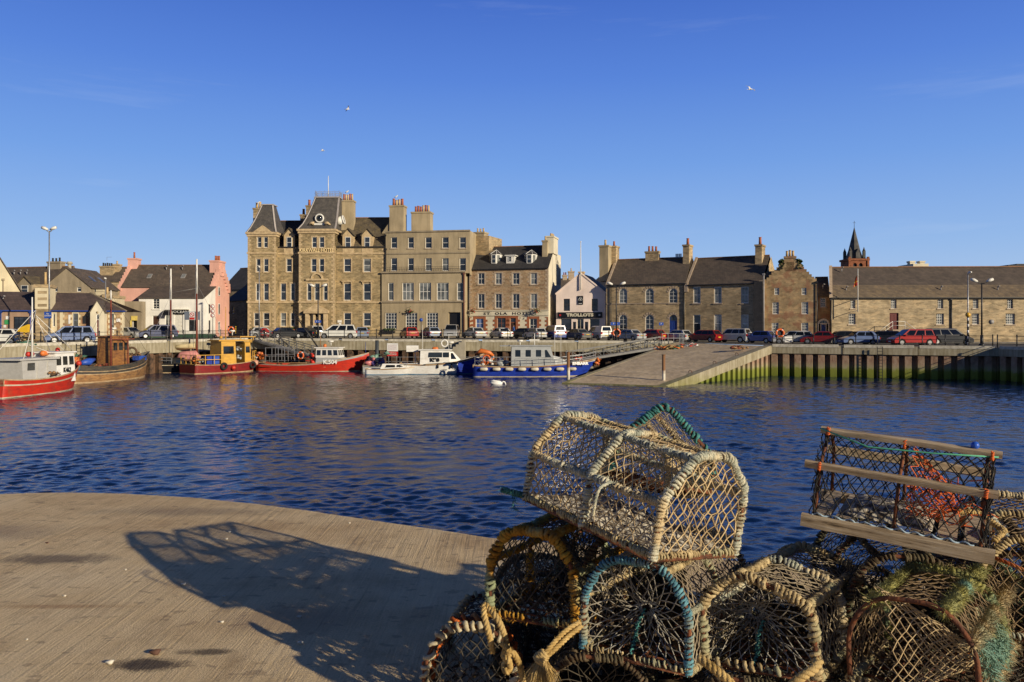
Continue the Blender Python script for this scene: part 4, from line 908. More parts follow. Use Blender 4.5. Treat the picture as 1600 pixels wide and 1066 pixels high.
# main roof, dormers
zr = f.z(570,342,4.5)
gable_roof(e, G['slate_l'], T2[1]-.5, W, .0, 9, ze, zr); gable_roof(e, G['slate_d'], .3, T2[0]+.3, .6, 9, ze, zr-.4)
for x in (452,544,574):
    a,b,c,d = f.r(x-4.4 if x>500 else x-4,x+4.2,370.5,387.5,-.05); xm = (a+b)/2; hw_ = (b-a)/2+.42; zq = d+.25; za = f.z(x,357.5,-.05)
    mb = MB(); mb.add([(xm-hw_,-.05,ze-1.2),(xm+hw_,-.05,ze-1.2),(xm+hw_,-.05,zq),(xm,-.05,za),(xm-hw_,-.05,zq),(xm-hw_,3,ze-1.2),(xm+hw_,3,ze-1.2),(xm+hw_,3,zq),(xm,3,za),(xm-hw_,3,zq)], [(0,1,2,3,4),(1,6,7,2),(0,4,9,5)])
    dm = mb.build('dormer', G['dress'], e); mb = MB()
    for s in (-1,1): P = [(xm+s*(hw_+.16),-.25,zq-.12),(xm,-.25,za+.02),(xm,3.1,za+.02),(xm+s*(hw_+.16),3.1,zq-.12)]; mb.hexa(P+[(p[0],p[1],p[2]+.13) for p in P])
    mb.build('dormer_roof', G['slate_l'], dm); window(e, (a,b,c,d), 1, 2, y=-.05, rec=-.03)
for (x0_,x1_,y0_,y1_,dy,mt,pots) in ((398,410,326,345,6,G['st_dark'],('tan','tan')),(480,487,322,345,8,G['st_dark'],('red',)),(471,478,336,350,8,G['st_dark'],('red',)),(534,554,314,352,3.2,G['harl'],('red','tan','tan','red','tan')),):
    a,b,c,d = f.r(x0_,x1_,y0_,y1_,dy); chimney(e,(a+b)/2,dy,min(c,ze+.5),d,b-a,1.4,mt,pots,ph=1.0,pr=.2)
for x in (525,603): pipe(e, f.u(x), 0, ze-.3, r=.08)
pipe(e, f.u(433), 0, ze-.3, r=.07); gutter(e, T2[1], W, ze, mat=G['gutter']); gutter(e, U(431), T2[0], ze)
mb = MB()
for x in (398,433,451,487,506,536,568): a = f.u(x,-.3); mb.box(a,a+.9,-1.45 if x in (398,487,506) else -.4,-1.1 if x in (398,487,506) else -.1,.9,1.1)
mb.build('window_box', G['terra'], e)
fl_ = MB(); rr_ = random.Random(5)
for x in (398,433,451,536,568):
    for k in range(24): a = f.u(x,-.3)+rr_.random()*.9; fl_.ball((a,(-1.3 if x==398 else -.25)+rr_.uniform(-.15,.15),1.12+rr_.random()*.25),.07,n=5,k=3)
fo = fl_.build('window_box_plants', G['leaf'], e); fo['kind'] = 'stuff'
# hanging lamp + little wall sign
mb = MB(); a = f.u(527.5); z = f.z(527,502); mb.box(a,a+.6,-.05,-.0,z-.2,z+.15); mb.build('notice', G['signwhite'], e)

# 9 the harled five-bay extension ------------------------------------------------
f = Fac(602,116.0,734,114.0,'hotel_extension','flat-roofed tan harled hotel wing with five bays of white sashes'); e = f.e; W = f.W
zp = f.z(668,361.5); zs1 = f.z(668,395.5); zs2 = f.z(668,425.5); zs3 = f.z(668,471.5); xL = f.u(597.5); xR = f.u(727)
hol = []; ww = []
for (a,b) in ((611,620.5),(637.5,646.5),(664.5,674.5),(691,701),(718,728)): hol += [f.r(a,b,371,388), f.r(a,b,403.5,423.5)]
up = list(hol); lo = []
for (a,b,n) in ((606.5,615,1),(628.5,646.5,3),(655,673.5,3),(682.5,701,3),(714,724.5,1)): r_ = f.r(a,b,442,469.5,-.3); lo.append((r_,n,2))
for (a,b,n) in ((602,620,4),(634,652,4),(666.5,684.5,4)): r_ = f.r(a,b,489,514,-.3); lo.append((r_,n,5))
gar = f.r(700.5,719.5,488,522,-.3)
mb = MB(); wall_front(mb, 0, W, zs2-.2, zp, up); wall_front(mb, xL, xR, -.4, zs2, [q[0] for q in lo]+[gar], y=-.3, rev=.3)
mb.quad((xL,-.3,zs2),(xR,-.3,zs2),(xR,0,zs2),(xL,0,zs2)); mb.quad((xR,-.3,-.4),(xR,9,-.4),(xR,9,zs2),(xR,-.3,zs2)); mb.quad((W,0,zs2-.4),(W,9,zs2-.4),(W,9,zp),(W,0,zp)); mb.quad((0,0,-.4),(0,9,-.4),(0,9,zp),(0,0,zp)); mb.quad((0,9,-.4),(W,9,-.4),(W,9,zp),(0,9,zp)); mb.quad((0,0,zp),(W,0,zp),(W,9,zp),(0,9,zp))
mb.build('wall', G['harl'], e)
for r_ in up: window(e, r_, 1, 2, sill=G['dress2'], margin=G['harl'], mw=.1)
for r_, n, nz_ in lo: window(e, r_, n, nz_, y=-.3, fw=.09, bw=.07 if nz_ == 2 else .05, sill=G['dress2'], glass=G['glass'] if nz_ == 5 else G['glass2'], margin=G['harl'], mw=.1, sash=False)
door(e, (gar[0],gar[1],gar[2],gar[3]), G['black'], y=-.05, panels=False, name='garage_door', frame=G['harl'])
mb = MB(); 
mb.box(-.05,W+.08,-.14,-.002,zp-.12,zp+.1); mb.box(-.02,W+.06,-.1,-.002,zs1-.12,zs1+.1); mb.box(xL-.05,xR+.12,-.55,-.302,zs2-.12,zs2+.12); mb.box(xL-.05,xR+.1,-.48,-.302,zs3-.14,zs3+.1); mb.build('string_course', G['harl_grey'], e)
pipe(e, f.u(725,-.4), 0, zs2-.2, y=-.42, r=.1, mat=M('reddish_pipe',(.16,.06,.04),.6)); pipe(e, f.u(602.5), 0, zp-.4, y=-.15, r=.09)
mb = MB(); n = 46; a0 = f.u(604,-.3); a1 = f.u(727,-.3)
for i in range(n+1): x = a0+(a1-a0)*i/n; mb.bar((x,-.45,zs2+.12),(x,-.45,zs2+.75),.018)
mb.bar((a0,-.45,zs2+.75),(a1,-.45,zs2+.75),.03); mb.build('balcony_rail', G['gutter'], e)
for (x0_,x1_,y0_,y1_,dy,pots) in ((611,633,322,362,2.2,('red','tan','tan','red')),(645,674.5,332,364,2.8,('red','red','red','tan','red','tan'))):
    a,b,c,d = f.r(x0_,x1_,y0_,y1_,dy); chimney(e,(a+b)/2,dy,zp,d,b-a,1.6,G['harl'],pots,ph=1.0,pr=.2)
mb = MB(); a0,a1 = f.u(586,1),f.u(634,3.5); zz = f.z(609,345,2.5); mb.prism([(a0+.8,1.6,zp),(f.u(633,2),1.6,zp),(f.u(631,2),1.6,zz),(f.u(612,2),1.6,zz)],(0,1.2,0)); mb.build('gable_shoulder', G['harl'], e)
# hanging basket with its bracket
mb = MB(); hx, hz = f.u(641,-.6), f.z(641,487,-.6); mb.tube([(hx,-.3,hz+.7),(hx,-.75,hz+.75)],.02,n=5); mb.tube([(hx,-.75,hz+.75),(hx,-.75,hz+.2)],.012,n=4)
rr_ = random.Random(9)
for k in range(60): mb.ball((hx+rr_.gauss(0,.22),-.75+rr_.gauss(0,.2),hz+rr_.gauss(0,.16)),.07,m=rr_.choice([0,0,1]),n=5,k=3)
tag(mb.build('hanging_basket',[G['leaf'],G['flower']]),'hanging flower basket on the tan harled hotel wing','hanging basket'); bpy.data.objects['hanging_basket'].matrix_world = e.matrix_basis.copy() if False else Matrix.Translation(e.location) @ Matrix.Rotation(f.ang,4,'Z')
for i,(x,yy,lab) in enumerate(((608,517,'window-ledge planter under the leftmost ground-floor window of the harled wing'),)):
    mb = MB(); a = f.u(x,-.5); z = f.z(x,yy,-.5); mb.box(a-.8,a+.9,-.75,-.4,z-.3,z-.05,1)
    for k in range(60): mb.ball((a+rr_.uniform(-.8,.9),-.58+rr_.gauss(0,.1),z+rr_.random()*.35),.08,n=5,k=3)
    o = mb.build('planter',[G['leaf'],G['gutter']]); o.matrix_world = Matrix.Translation(e.location) @ Matrix.Rotation(f.ang,4,'Z'); tag(o,lab,'planter')

# stone stack between the wing and the small hotel
f = Fac(738,118.5,764,117.5,'stone_stack_house','rough stone building with a broad chimney stack between the harled wing and the small hotel'); e=f.e
mb = MB(); zt = f.z(750,369); mb.box(0, f.W*1.35, 0, 6, -.4, f.z(750,392)); mb.box(0,f.W*1.0,0,5,f.z(750,392),zt); mb.build('wall', G['st_dark'], e)
chimney(e, f.u(751,1), 1, zt, f.z(751,362), f.u(759,1)-f.u(742,1), 1.5, G['harl'], ('tan','tan','tan'), ph=.6)

# 10 the small stone hotel -----------------------------------------------------------
f = Fac(732,115.5,857,112.5,'small_hotel','three-storey sandstone hotel with three white dormers, cream and terracotta ground floor'); e = f.e; W = f.W
ze = f.z(795,420); zr = f.z(795,387,4.5); zf0 = f.z(795,493.5); zf1 = f.z(795,487.5)
cols = ((747,757),(774,784),(801,811.5),(829,839)); hol = [f.r(a,b,427,444.5) for a,b in cols]+[f.r(a,b,459.5,482) for a,b in cols]
mb = MB(); wall_front(mb, 0, W, zf1, ze, hol); mb.quad((0,0,-.4),(0,9,-.4),(0,9,ze),(0,0,ze)); mb.quad((0,9,-.4),(W,9,-.4),(W,9,ze),(0,9,ze)); mb.tri((0,0,ze),(0,9,ze),(0,4.5,zr)); mb.build('wall', G['st_ola'], e)
mb = MB(); mb.quad((W,0,-.4),(W,9,-.4),(W,9,ze),(W,0,ze)); mb.tri((W,0,ze),(W,9,ze),(W,4.5,zr)); mb.quad((W,5,ze-2),(W,9,ze-2),(W,9,zr-1),(W,5,zr-1)); mb.build('gable_wall', G['creamlight'], e)
for r_ in hol: window(e, r_, 2, 2, sill=G['dress2'], margin=G['dress2'], mw=.18)
mb = MB()
quoins(mb, 0, zf1, ze, side=1); quoins(mb, W, zf1, ze, side=-1)
for a,b in cols:
    for y0_,y1_ in ((427,444.5),(459.5,482)): r_ = f.r(a,b,y0_,y1_); quoins(mb, r_[0]-.18, r_[2], r_[3], side=-1, w1=.28,w2=.05); quoins(mb, r_[1]+.18, r_[2], r_[3], side=1, w1=.28,w2=.05)
mb.build('quoins', G['dress2'], e)
gw = [f.r(743.5,755.5,498,513), f.r(827.5,839,498,519)]; gd = [f.r(777,790,497,521), f.r(797,806,497,526)]
mb = MB(); wall_front(mb, 0, W, -.4, zf0, gw+gd, y=-.02); mb.build('ground_floor_wall', G['creamlight'], e)
mb = MB()
for r_ in gw+gd:
    z = r_[2]; i = 0; mb.box(r_[0]-.35,r_[1]+.35,-.06,-.022,r_[3],r_[3]+.3)
    zb_ = max(z,0) if r_ in gd else 0
    mb.box(r_[0]-.35,r_[0]-.02,-.06,-.022,0,r_[3]); mb.box(r_[1]+.02,r_[1]+.35,-.06,-.022,0,r_[3])
    z = 0
    while z < r_[3]: 
        if i%2: mb.box(r_[0]-.62,r_[0]-.35,-.06,-.022,z,z+.3); mb.box(r_[1]+.35,r_[1]+.62,-.06,-.022,z,z+.3)
        z += .31; i += 1
mb.box(gd[0][1]+.35,gd[1][0]-.35,-.055,-.022,0,gd[0][3]+.3); quoins(mb,0.05,0,zf0-.2,y=-.03,w1=.45,w2=.2,side=1) ; quoins(mb,W-.05,0,zf0-.2,y=-.03,w1=.45,w2=.2,side=-1)
mb.build('painted_quoins', G['terra'], e)
window(e, gw[0], 2, 2, glass=M('blue_window_glass',(.10,.16,.40),.1)); window(e, gw[1], 2, 2); window(e, gd[0], 2, 3, mat=G['terra'], glass=G['glass'], y=-.02); door(e, gd[1], M('dark_brown_door',(.07,.035,.025),.5), fan=.75, frame=G['terra'])
mb = MB(); mb.box(-.1,W+.05,-.16,-.0,zf0,zf1+.15); mb.box(-.15,W+.1,-.3,-.0,zf1+.15,zf1+.27); fa = mb.build('fascia', G['creamlight'], e)
text('lettering','ST  OLA  HOTEL',.52,G['black'],fa,(W/2,-.18,(zf0+zf1)/2+.02),sx=1.55,bold=.01,space=1.25)
gable_roof(e, G['slate_d'], .1, W-.1, 0, 9, ze, zr, skew=None)
sl_ = (zr-ze)/4.5
for i,(x0_,x1_,y0_,y1_) in enumerate(((763,780,397,413),(791,803.5,400,410),(818,836,397,413))):
    a,b,c,d = f.r(x0_,x1_,y0_,y1_,.9); xm=(a+b)/2; mb = MB(); y0q=.9
    if i != 1:   # canted dormer with glazed faces and hipped leaded top
        q = [(a,y0q+.7),(a+.42,y0q),(b-.42,y0q),(b,y0q+.7)]; za = f.z(xm if 0 else (x0_+x1_)/2, 390, 1.6)
        for (p0,p1) in zip(q,q[1:]): mb.quad((p0[0],p0[1],c-.2),(p1[0],p1[1],c-.2),(p1[0],p1[1],d),(p0[0],p0[1],d))
        for s,pp in ((a,q[0]),(b,q[3])): mb.quad((s,pp[1],c-.2),(s,3.2,c-.2),(s,3.2,d),(s,pp[1],d))
        qq = [(p[0]*1.0+(p[0]-xm)*.12,p[1]-.12) for p in q]; ap=(xm,y0q+1.4,za)
        for (p0,p1) in zip(qq,qq[1:]): mb.tri((p0[0],p0[1],d),(p1[0],p1[1],d),ap,1); mb.bar((p0[0],p0[1],d+.02),ap,.07,.07,0)
        mb.bar((qq[3][0],qq[3][1],d+.02),ap,.07,.07,0); mb.quad((qq[0][0],qq[0][1],d),ap,(xm,3.9,za),(qq[0][0],3.0,d),1); mb.quad((qq[3][0],qq[3][1],d),(qq[3][0],3.0,d),(xm,3.9,za),ap,1)
        dm = mb.build('dormer', [G['wf'],G['slate_g']], e)
        window(dm, (a+.5,b-.5,c+.12,d-.1),1,2,y=y0q,rec=-.04,fw=.06,glass=G['glass'])
        mb = MB()
        for (p0,p1) in ((q[0],q[1]),(q[2],q[3])):
            P0 = Vector((p0[0],p0[1],0)); P1 = Vector((p1[0],p1[1],0)); d_=(P1-P0); nn=Vector((d_.y,-d_.x,0)).normalized()*.02
            A_=P0+d_*.18+nn; B_=P0+d_*.82+nn; mb.quad((A_.x,A_.y,c+.2),(B_.x,B_.y,c+.2),(B_.x,B_.y,d-.15),(A_.x,A_.y,d-.15))
        mb.build('pane', G['glass2'], dm)
    else:
        mb.box(a,b,y0q,3.0,c-.2,d); mb.box(a-.2,b+.2,y0q-.15,3.4,d,d+.14); dm = mb.build('dormer', G['wf'], e); window(dm,(a+.35,b-.35,c+.1,d-.08),1,2,y=y0q,rec=-.04,fw=.06,glass=G['glass'])
a,b,c,d = f.r(855,865,371,400,4.5); chimney(e, W-.35, 4.2, zr-1.2, d, 1.1, 3.2, G['creamlight'], ('tan','tan','tan'), ph=.5)
a,b,c,d = f.r(855,864,372,400,3); chimney(e, W-1.0, 2.6, ze+.8, d-.4, .75, 1.0, G['harl'], ('tan',))
gutter(e, 0, W, ze-.02); pipe(e, .1, 0, ze-.2, mat=G['gutter'])
rr_ = random.Random(11)
for x,lab in ((739,'hanging basket at the left end of the small hotel fascia'),(839,'hanging basket at the right end of the small hotel fascia')):
    mb = MB(); hx, hz = f.u(x,-.6), f.z(x,486,-.6); mb.tube([(hx,-.3,hz+.7),(hx,-.75,hz+.75)],.02,n=5); mb.tube([(hx,-.75,hz+.75),(hx,-.75,hz+.2)],.012,n=4)
    for k in range(60): mb.ball((hx+rr_.gauss(0,.2),-.75+rr_.gauss(0,.2),hz+rr_.gauss(0,.18)),.07,m=rr_.choice([0,0,0,1]),n=5,k=3)
    o = mb.build('hanging_basket',[G['leaf'],G['flower']]); o.matrix_world = Matrix.Translation(e.location) @ Matrix.Rotation(f.ang,4,'Z'); tag(o,lab,'hanging basket')

# roofs seen in the gap
back_house(868,150,905,150,455,437,8,G['harl_grey'],G['slate'],'stone_house','small distant roof with a chimney seen in the gap left of the pink shop',chims=[(888,897,424,440,4,G['dress2'],('tan',)),(879,886,430,440,4,G['dress2'],('red','red'))])
back_house(915,136,957,134,452,432,16,G['harl_grey'],G['slate_d'],'stone_house','dark slate roof with skylights rising behind the pink shop')

# 12 pale pink gabled shop -----------------------------------------------------------------
f = Fac(869,113,946,111,'gabled_shop','pale pink gabled shop with a black fascia and white flagpole on its gable'); e = f.e; W = f.W
ze = f.z(907,459); za = f.z(908,428); hol = [f.r(880.5,890.5,467,486), f.r(924.5,934,467,486)]
sh = [f.r(876,893,498,518), f.r(895,900,503,525), f.r(901.5,912,498,526), f.r(913.5,919,503,525), f.r(921,937,498,518)]
mb = MB(); box_walls(mb, 0, W, -.4, ze, 9, hol+sh); mb.tri((0,0,ze),(W,0,ze),(W/2,0,za)); mb.tri((0,9,ze),(W,9,ze),(W/2,9,za)); mb.build('wall', G['palepink'], e)
mb = MB()
for s in (-.2,W+.2): P=[(s,.25,ze-.18),(W/2,.25,za-.02),(W/2,9.2,za-.02),(s,9.2,ze-.18)]; mb.hexa(P+[(p[0],p[1],p[2]+.14) for p in P],0)
for s in (-.12,W+.12): P=[(s,-.08,ze-.1),(W/2,-.08,za+.02),(W/2,.28,za+.02),(s,.28,ze-.1)]; mb.hexa(P+[(p[0],p[1],p[2]+.2) for p in P],1)
mb.build('roof', [G['slate_d'], G['palepink']], e)
for r_ in hol: window(e, r_, 2, 2, mat=M('dark_window_frame',(.08,.07,.06),.5), glass=G['glass'])
for i in (0,2,4): window(e, sh[i], 2 if i==2 else 1, 1, mat=G['creamlight'], glass=G['glass'])
for i in (1,3): window(e, sh[i], 1, 2, mat=G['gutter'], glass=G['glass'])
a,b,c,d = f.r(871.5,941,488,497,-.1); mb = MB(); mb.box(a,b,-.22,-.02,c,d); fa = mb.build('fascia', G['black'], e)
text('lettering','TROLLOTS',.58,G['creamlight'],fa,(f.u(906,-.2),-.24,(c+d)/2),sx=1.35,bold=.035)
mb = MB(); mb.box(a+.25,a+.5,-.25,-.22,(c+d)/2-.13,(c+d)/2+.13); mb.build('emblem', G['signred'], fa); mb = MB(); mb.box(b-.5,b-.25,-.25,-.22,(c+d)/2-.1,(c+d)/2+.1); mb.build('emblem', G['signwhite'], fa)
a,b,c,d = f.r(902.5,911,462.5,476,-.1); mb = MB(); mb.box(a,b,-.1,-.02,c,d); lo = mb.build('logo_panel', G['black'], e); xm=(a+b)/2; zm=(c+d)/2+.15
mb = MB()
for k in range(3):
    t = math.pi/2+k*2*math.pi/3; mb.torus((xm+.13*math.cos(t),-.12,zm+.13*math.sin(t)),.15,.022,(0,1,0),n=16,k=5)
mb.build('knot_emblem', G['signwhite'], lo); mb = MB(); mb.box(a+.15,b-.15,-.12,-.1,c+.1,c+.18); mb.build('caption_line', G['signwhite'], lo)
mb = MB(); x = f.u(907.5,-.15); mb.cyl((x,-.2,f.z(907,453,-.15)),(x,-.2,f.z(907,378,-.15)),.09,.05,n=10); mb.ball((x,-.2,f.z(907,378,-.15)),.1,n=8,k=6); mb.build('flagpole', G['wf'], e)
chimney(e, W/2, .7, za-.3, za+.35, .7, .6, G['dress'])
# bunting strip of cream paint
# 13 long stone terrace: left block (arched) and right block ---------------------------------
f = Fac(947,110,1072,105.5,'stone_terrace_house','brown flagstone building with arched windows and blue arched door'); e=f.e; W=f.W
ze = f.z(1010,444); zr = f.z(1010,406,4.5); cols=((967,980),(1008,1021.5),(1045,1058.5))
r1=[f.r(a,b,451,474) for a,b in cols]; r2=[f.r(a,b,492,521) for a,b in cols[:2]]; rd=f.r(1046,1058,492,528)
mb = MB(); box_walls(mb,0,W,-.4,ze,9,r1+r2+[rd],gable=zr)
for r_ in r1+r2+[rd]: arch_fill(mb, r_[0], r_[1], r_[3]-.55, r_[3]+.001, -.004)
mb.build('wall', G['st_dark'], e)
for r_ in r1: window(e, r_, 2, 4, sill=G['dress2'], arch=.55, fw=.09, glass=G['glass2'] if r_ is not r1[2] else G['glass'])
for r_ in r2: window(e, r_, 2, 4, arch=.55, fw=.09)
door(e, rd, G['blue_p'], frame=G['blue_p'], fan=.72)
gable_roof(e, G['slate'], .15, W-.1, 0, 9, ze, zr, skew=[.15])
mb = MB(); zs = f.z(1010,474.5); mb.box(.1,W-.1,-.06,-.002,zs-.05,zs+.07)
for r_ in r1+r2+[rd]:
    for k in range(7):
        t = math.pi*(k+.5)/7; cx=(r_[0]+r_[1])/2; w_=(r_[1]-r_[0])/2; zc=r_[3]-.55
        mb.bar((cx+w_*math.cos(t)*1.04,-.02,zc+.6*math.sin(t)),(cx+(w_+.3)*math.cos(t),-.02,zc+.9*math.sin(t)),.22,.03,up=(0,1,0))
mb.build('stone_trim', G['dress2'], e)
for (x0_,x1_,y0_,y1_,dy,mt,pots,dd) in ((939,953,384,440,3.0,G['harl'],('tan',),1.6),(954,965,385,430,4.5,G['st_dark'],('red',),1.6),(1009.5,1030,393,410,4.5,G['st_dark'],('red','red','red'),.9)):
    a,b,c,d=f.r(x0_,x1_,y0_,y1_,dy); chimney(e,(a+b)/2,dy,min(c,zr-1),d,b-a,dd,mt,pots,ph=.75,pr=.15)
for x in (954,969-14,1069): pass
pipe(e, f.u(955), 0, ze-.1); pipe(e, f.u(1069), 0, ze-.1, r=.09); gutter(e,.2,W,ze-.02)
mb = MB(); a=f.u(1053,3.2); b=f.u(1063,3.2); 
for k in range(4): xx=a+(b-a)*k/4; mb.box(xx,xx+(b-a)/4-.06,4.2,4.3,zr+.05,zr+.65)
mb.build('rooflight', M('blue_rooflight',(.15,.25,.4),.2), e)
f = Fac(1072,105.5,1193,100.5,'stone_terrace_house','brown flagstone building with tall sash windows and white-panelled door'); e=f.e; W=f.W
ze = f.z(1128,444); zr = f.z(1128,404,4.5); cols=((1083,1094.5),(1115.5,1127.5),(1158,1169.5))
r1=[f.r(a,b,448,474) for a,b in cols]; r2=[f.r(a,b,491.5,520) for a,b in cols[1:]]; rd=f.r(1083,1094.5,492,528); side=f.u(1184)
mb = MB(); box_walls(mb,0,W,-.4,ze,9,r1+r2+[rd],gable=zr); mb.build('wall', G['st_dark'], e)
for r_ in r1: window(e, r_, 2, 2, sill=G['dress2'], fw=.1, glass=G['glass2'])
for r_ in r2: window(e, r_, 2, 2, sill=G['dress2'], fw=.1, glass=G['glass3'])
door(e, rd, G['black'], frame=G['wf'], fan=.62)
gable_roof(e, G['slate'], .1, W-.2, 0, 9, ze, zr, skew=[.05])
for (x0_,x1_,y0_,y1_,dy,dd) in ((1070,1079.5,383,440,.9,1.7),(1182.5,1193,383,440,.9,1.9)):
    a,b,c,d=f.r(x0_,x1_,y0_,y1_,4.0); 
    chimney(e,(a+b)/2,4.0,zr-1.5,d,b-a,dd,G['st_dark'],('red',),ph=1.0,pr=.19)
mb = MB()
for xx in (.05,W-.25): P=[(xx-.25,-.2,ze-.9),(xx+.25,-.2,ze-.9),(xx+.25,-.2,ze+.35),(xx-.25,-.2,ze+.35)]; mb.box(xx-.25,xx+.25,-.22,-.002,ze-.9,ze+.3)
mb.build('skew_putt', G['dress2'], e)
pipe(e, f.u(1181), 0, ze-.2, r=.08); pipe(e, W+.05, 0, f.z(1192,428), r=.1, mat=G['lead']); gutter(e,.2,W-.3,ze-.02)
mb = MB(); mb.box(W-1.1,W-.02,-.35,-.002,-.4,ze+.2); mb.build('dark_buttress', G['slate_d'], e)

# 14 crow-stepped gabled house ----------------------------------------------------------------
f = Fac(1193,101,1276,99,'crow_stepped_house','brown rubble house with crow-stepped front gable and a chimney of three buff pots'); e=f.e; W=f.W
ze=f.z(1234,436); za=f.z(1234,409); xm=f.u(1234.5)
ws=[f.r(1210,1217.5,450,461),f.r(1252.5,1260,450,461),f.r(1207,1217,472.5,491),f.r(1252.5,1263,472,491),f.r(1206,1216.5,504.5,522),f.r(1252,1263,504.5,521)]
mb = MB(); box_walls(mb,0,W,-.5,ze,10,ws)
zl=f.z(1207,434); xl=f.u(1207); xr=f.u(1263); zr_=f.z(1263,434)
mb.prism([(xl-.6,0,ze-.02),(xr+.6,0,ze-.02),(xm+.5,0,za),(xm-.5,0,za)],(0,.5,0))
crow(mb, xl-.7, xm-.45, -.01, ze-.2, za+.2, 8, th=.55); crow(mb, xr+.7, xm+.45, -.01, ze-.2, za+.2, 8, th=.55)
mb.build('wall', G['st_mix'], e)
mb = MB()
for s,t in ((xl-.6,xm),(xr+.6,xm)): P=[(s,.5,ze-.1),(t,.5,za-.3),(t,10,za-.3),(s,10,ze-.1)]; mb.hexa(P+[(p[0],p[1],p[2]+.12) for p in P])
mb.quad((0,.1,ze),(W,.1,ze),(W,10,ze),(0,10,ze)); mb.build('roof', G['slate_l'], e)
for r_,n in zip(ws,((2,2),(2,2),(4,4),(4,4),(4,4),(4,4))): window(e, r_, n[0], n[1], margin=None, fw=.08, bw=.04, glass=G['glass2'])
a,b,c,d=f.r(1225.5,1243,401,412,.5); chimney(e,xm,.55,za-1.2,d,b-a,1.1,G['st_mix'],('tan','tan','tan'),ph=.75,pr=.2)
rr_=random.Random(4)
# ivy on the stack
for sx_,lab in ((-1,'dark ivy clinging to the left side of the crow-stepped gable chimney'),(1,'green ivy clinging to the right side of the crow-stepped gable chimney')):
    mb=MB(); 
    for k in range(170):
        c_=Vector((xm+sx_*(.78+abs(rr_.gauss(0,.22))),.5+rr_.uniform(-.5,.6),rr_.uniform(za-.9,d-.5))); n_=Vector((rr_.uniform(-1,1),rr_.uniform(-1,1),rr_.uniform(-1,1))).normalized(); t_=n_.orthogonal()*.14; b_=n_.cross(t_)
        mb.quad(c_-t_-b_,c_+t_-b_,c_+t_+b_,c_-t_+b_)
    o=mb.build('ivy', G['leaf']); o.matrix_world = Matrix.Translation(e.location) @ Matrix.Rotation(f.ang,4,'Z'); tag(o,lab,'ivy')
pipe(e, f.u(1276.5), 0, ze-.4, r=.06)
f = Fac(1276,101.5,1297,101,'stone_wing','narrow two-storey stone wing with a blue door under a white arched fanlight'); e=f.e; W=f.W
ze=f.z(1286,463); zr=f.z(1286,435,4); r_=f.r(1282,1290,466,480); rd=f.r(1279.5,1294,500,522)
mb=MB(); box_walls(mb,0,W,-.5,ze,8,[r_,rd],gable=zr); arch_fill(mb,rd[0],rd[1],rd[3]-.55,rd[3]+.001,-.004); mb.build('wall', G['st_mix'], e); gable_roof(e, G['slate_l'],0,W,0,8,ze,zr)
window(e, r_, 3, 4, sill=G['dress2'], margin=G['dress2'], mw=.1); 
mb=MB(); a,b,c,d=rd; mb.box(a-.15,a,-.06,.1,c,d-.55); mb.box(b,b+.15,-.06,.1,c,d-.55)
for k in range(12):
    t0=math.pi*k/12;t1=math.pi*(k+1)/12;cx=(a+b)/2;w_=(b-a)/2
    mb.quad((cx+w_*math.cos(t0),-.03,d-.55+.55*math.sin(t0)),(cx+(w_+.16)*math.cos(t0),-.03,d-.55+.71*math.sin(t0)),(cx+(w_+.16)*math.cos(t1),-.03,d-.55+.71*math.sin(t1)),(cx+w_*math.cos(t1),-.03,d-.55+.55*math.sin(t1)))
mb.build('door_surround', G['wf'], e); door(e, (a+.2,b-.2,c,d-.5), G['blue_p'], frame=G['wf']); window(e,(a+.05,b-.05,d-.5,d-.02),3,1,rec=.1,arch=.3,glass=G['glass'])
roofvent(e, W/2, 1.0, f.z(1283,450,1))

# 15 the long warehouse --------------------------------------------------------------------------
f = Fac(1297,100,1720,98.5,'long_warehouse','long low rubble stone warehouse with a two-tone slate roof and dark red loading door'); e=f.e; W=f.W
ze=f.z(1450,464); zr=f.z(1450,419,5); rows=[(1329,1336.5),(1392,1401),(1465,1474),(1520,1529),(1574,1583),(1628,1637),(1680,1689)]; gr_=[(1326,1337),(1463,1475),(1519,1530),(1571.5,1586),(1628,1640),(1680,1692)]
r1=[f.r(a,b,468,482) for a,b in rows]; r2=[f.r(a,b,490,507) for a,b in gr_]; rd=f.r(1390,1404,489,515)
K_=.36; mb=MB(); wall_front(mb,0,W,-.6,ze,r1+r2+[rd],0,.3); mb.poly([(0,0,-.6),(10*K_,10,-.6),(10*K_,10,ze),(5*K_,5,zr),(0,0,ze)]); mb.poly([(W,0,-.6),(W,10,-.6),(W,10,ze),(W,5,zr),(W,0,ze)]); mb.build('wall', G['st_rubble'], e)
for r_ in r1: window(e, r_, 3, 4, fw=.06, bw=.04, rec=.2, sill=G['dress2'])
for r_ in r2: window(e, r_, 4, 4, fw=.07, bw=.04, rec=.2, sill=G['dress2'])
door(e, rd, M('dark_red_door',(.13,.022,.02),.55), rec=.15, frame=M('dark_red_door',(.13,.022,.02),.55))
zm=ze+(zr-ze)*.36; ym=5*.36; mb=MB()
P=[(.1,-.25,ze-.12),(W,-.25,ze-.12),(W,ym,zm),(.1+ym*K_,ym,zm)]; mb.hexa(P+[(p[0],p[1],p[2]+.16) for p in P],1)
P=[(.1+ym*K_,ym,zm-.02),(W,ym,zm-.02),(W,5,zr),(.1+5*K_,5,zr)]; mb.hexa(P+[(p[0],p[1],p[2]+.13) for p in P],0)
P=[(.1+5*K_,5,zr),(W,5,zr),(W,10.2,ze-.1),(.1+10*K_,10.2,ze-.1)]; mb.hexa(P+[(p[0],p[1],p[2]+.13) for p in P],0)
mb.box(5*K_,W,4.85,5.15,zr+.1,zr+.22,2)
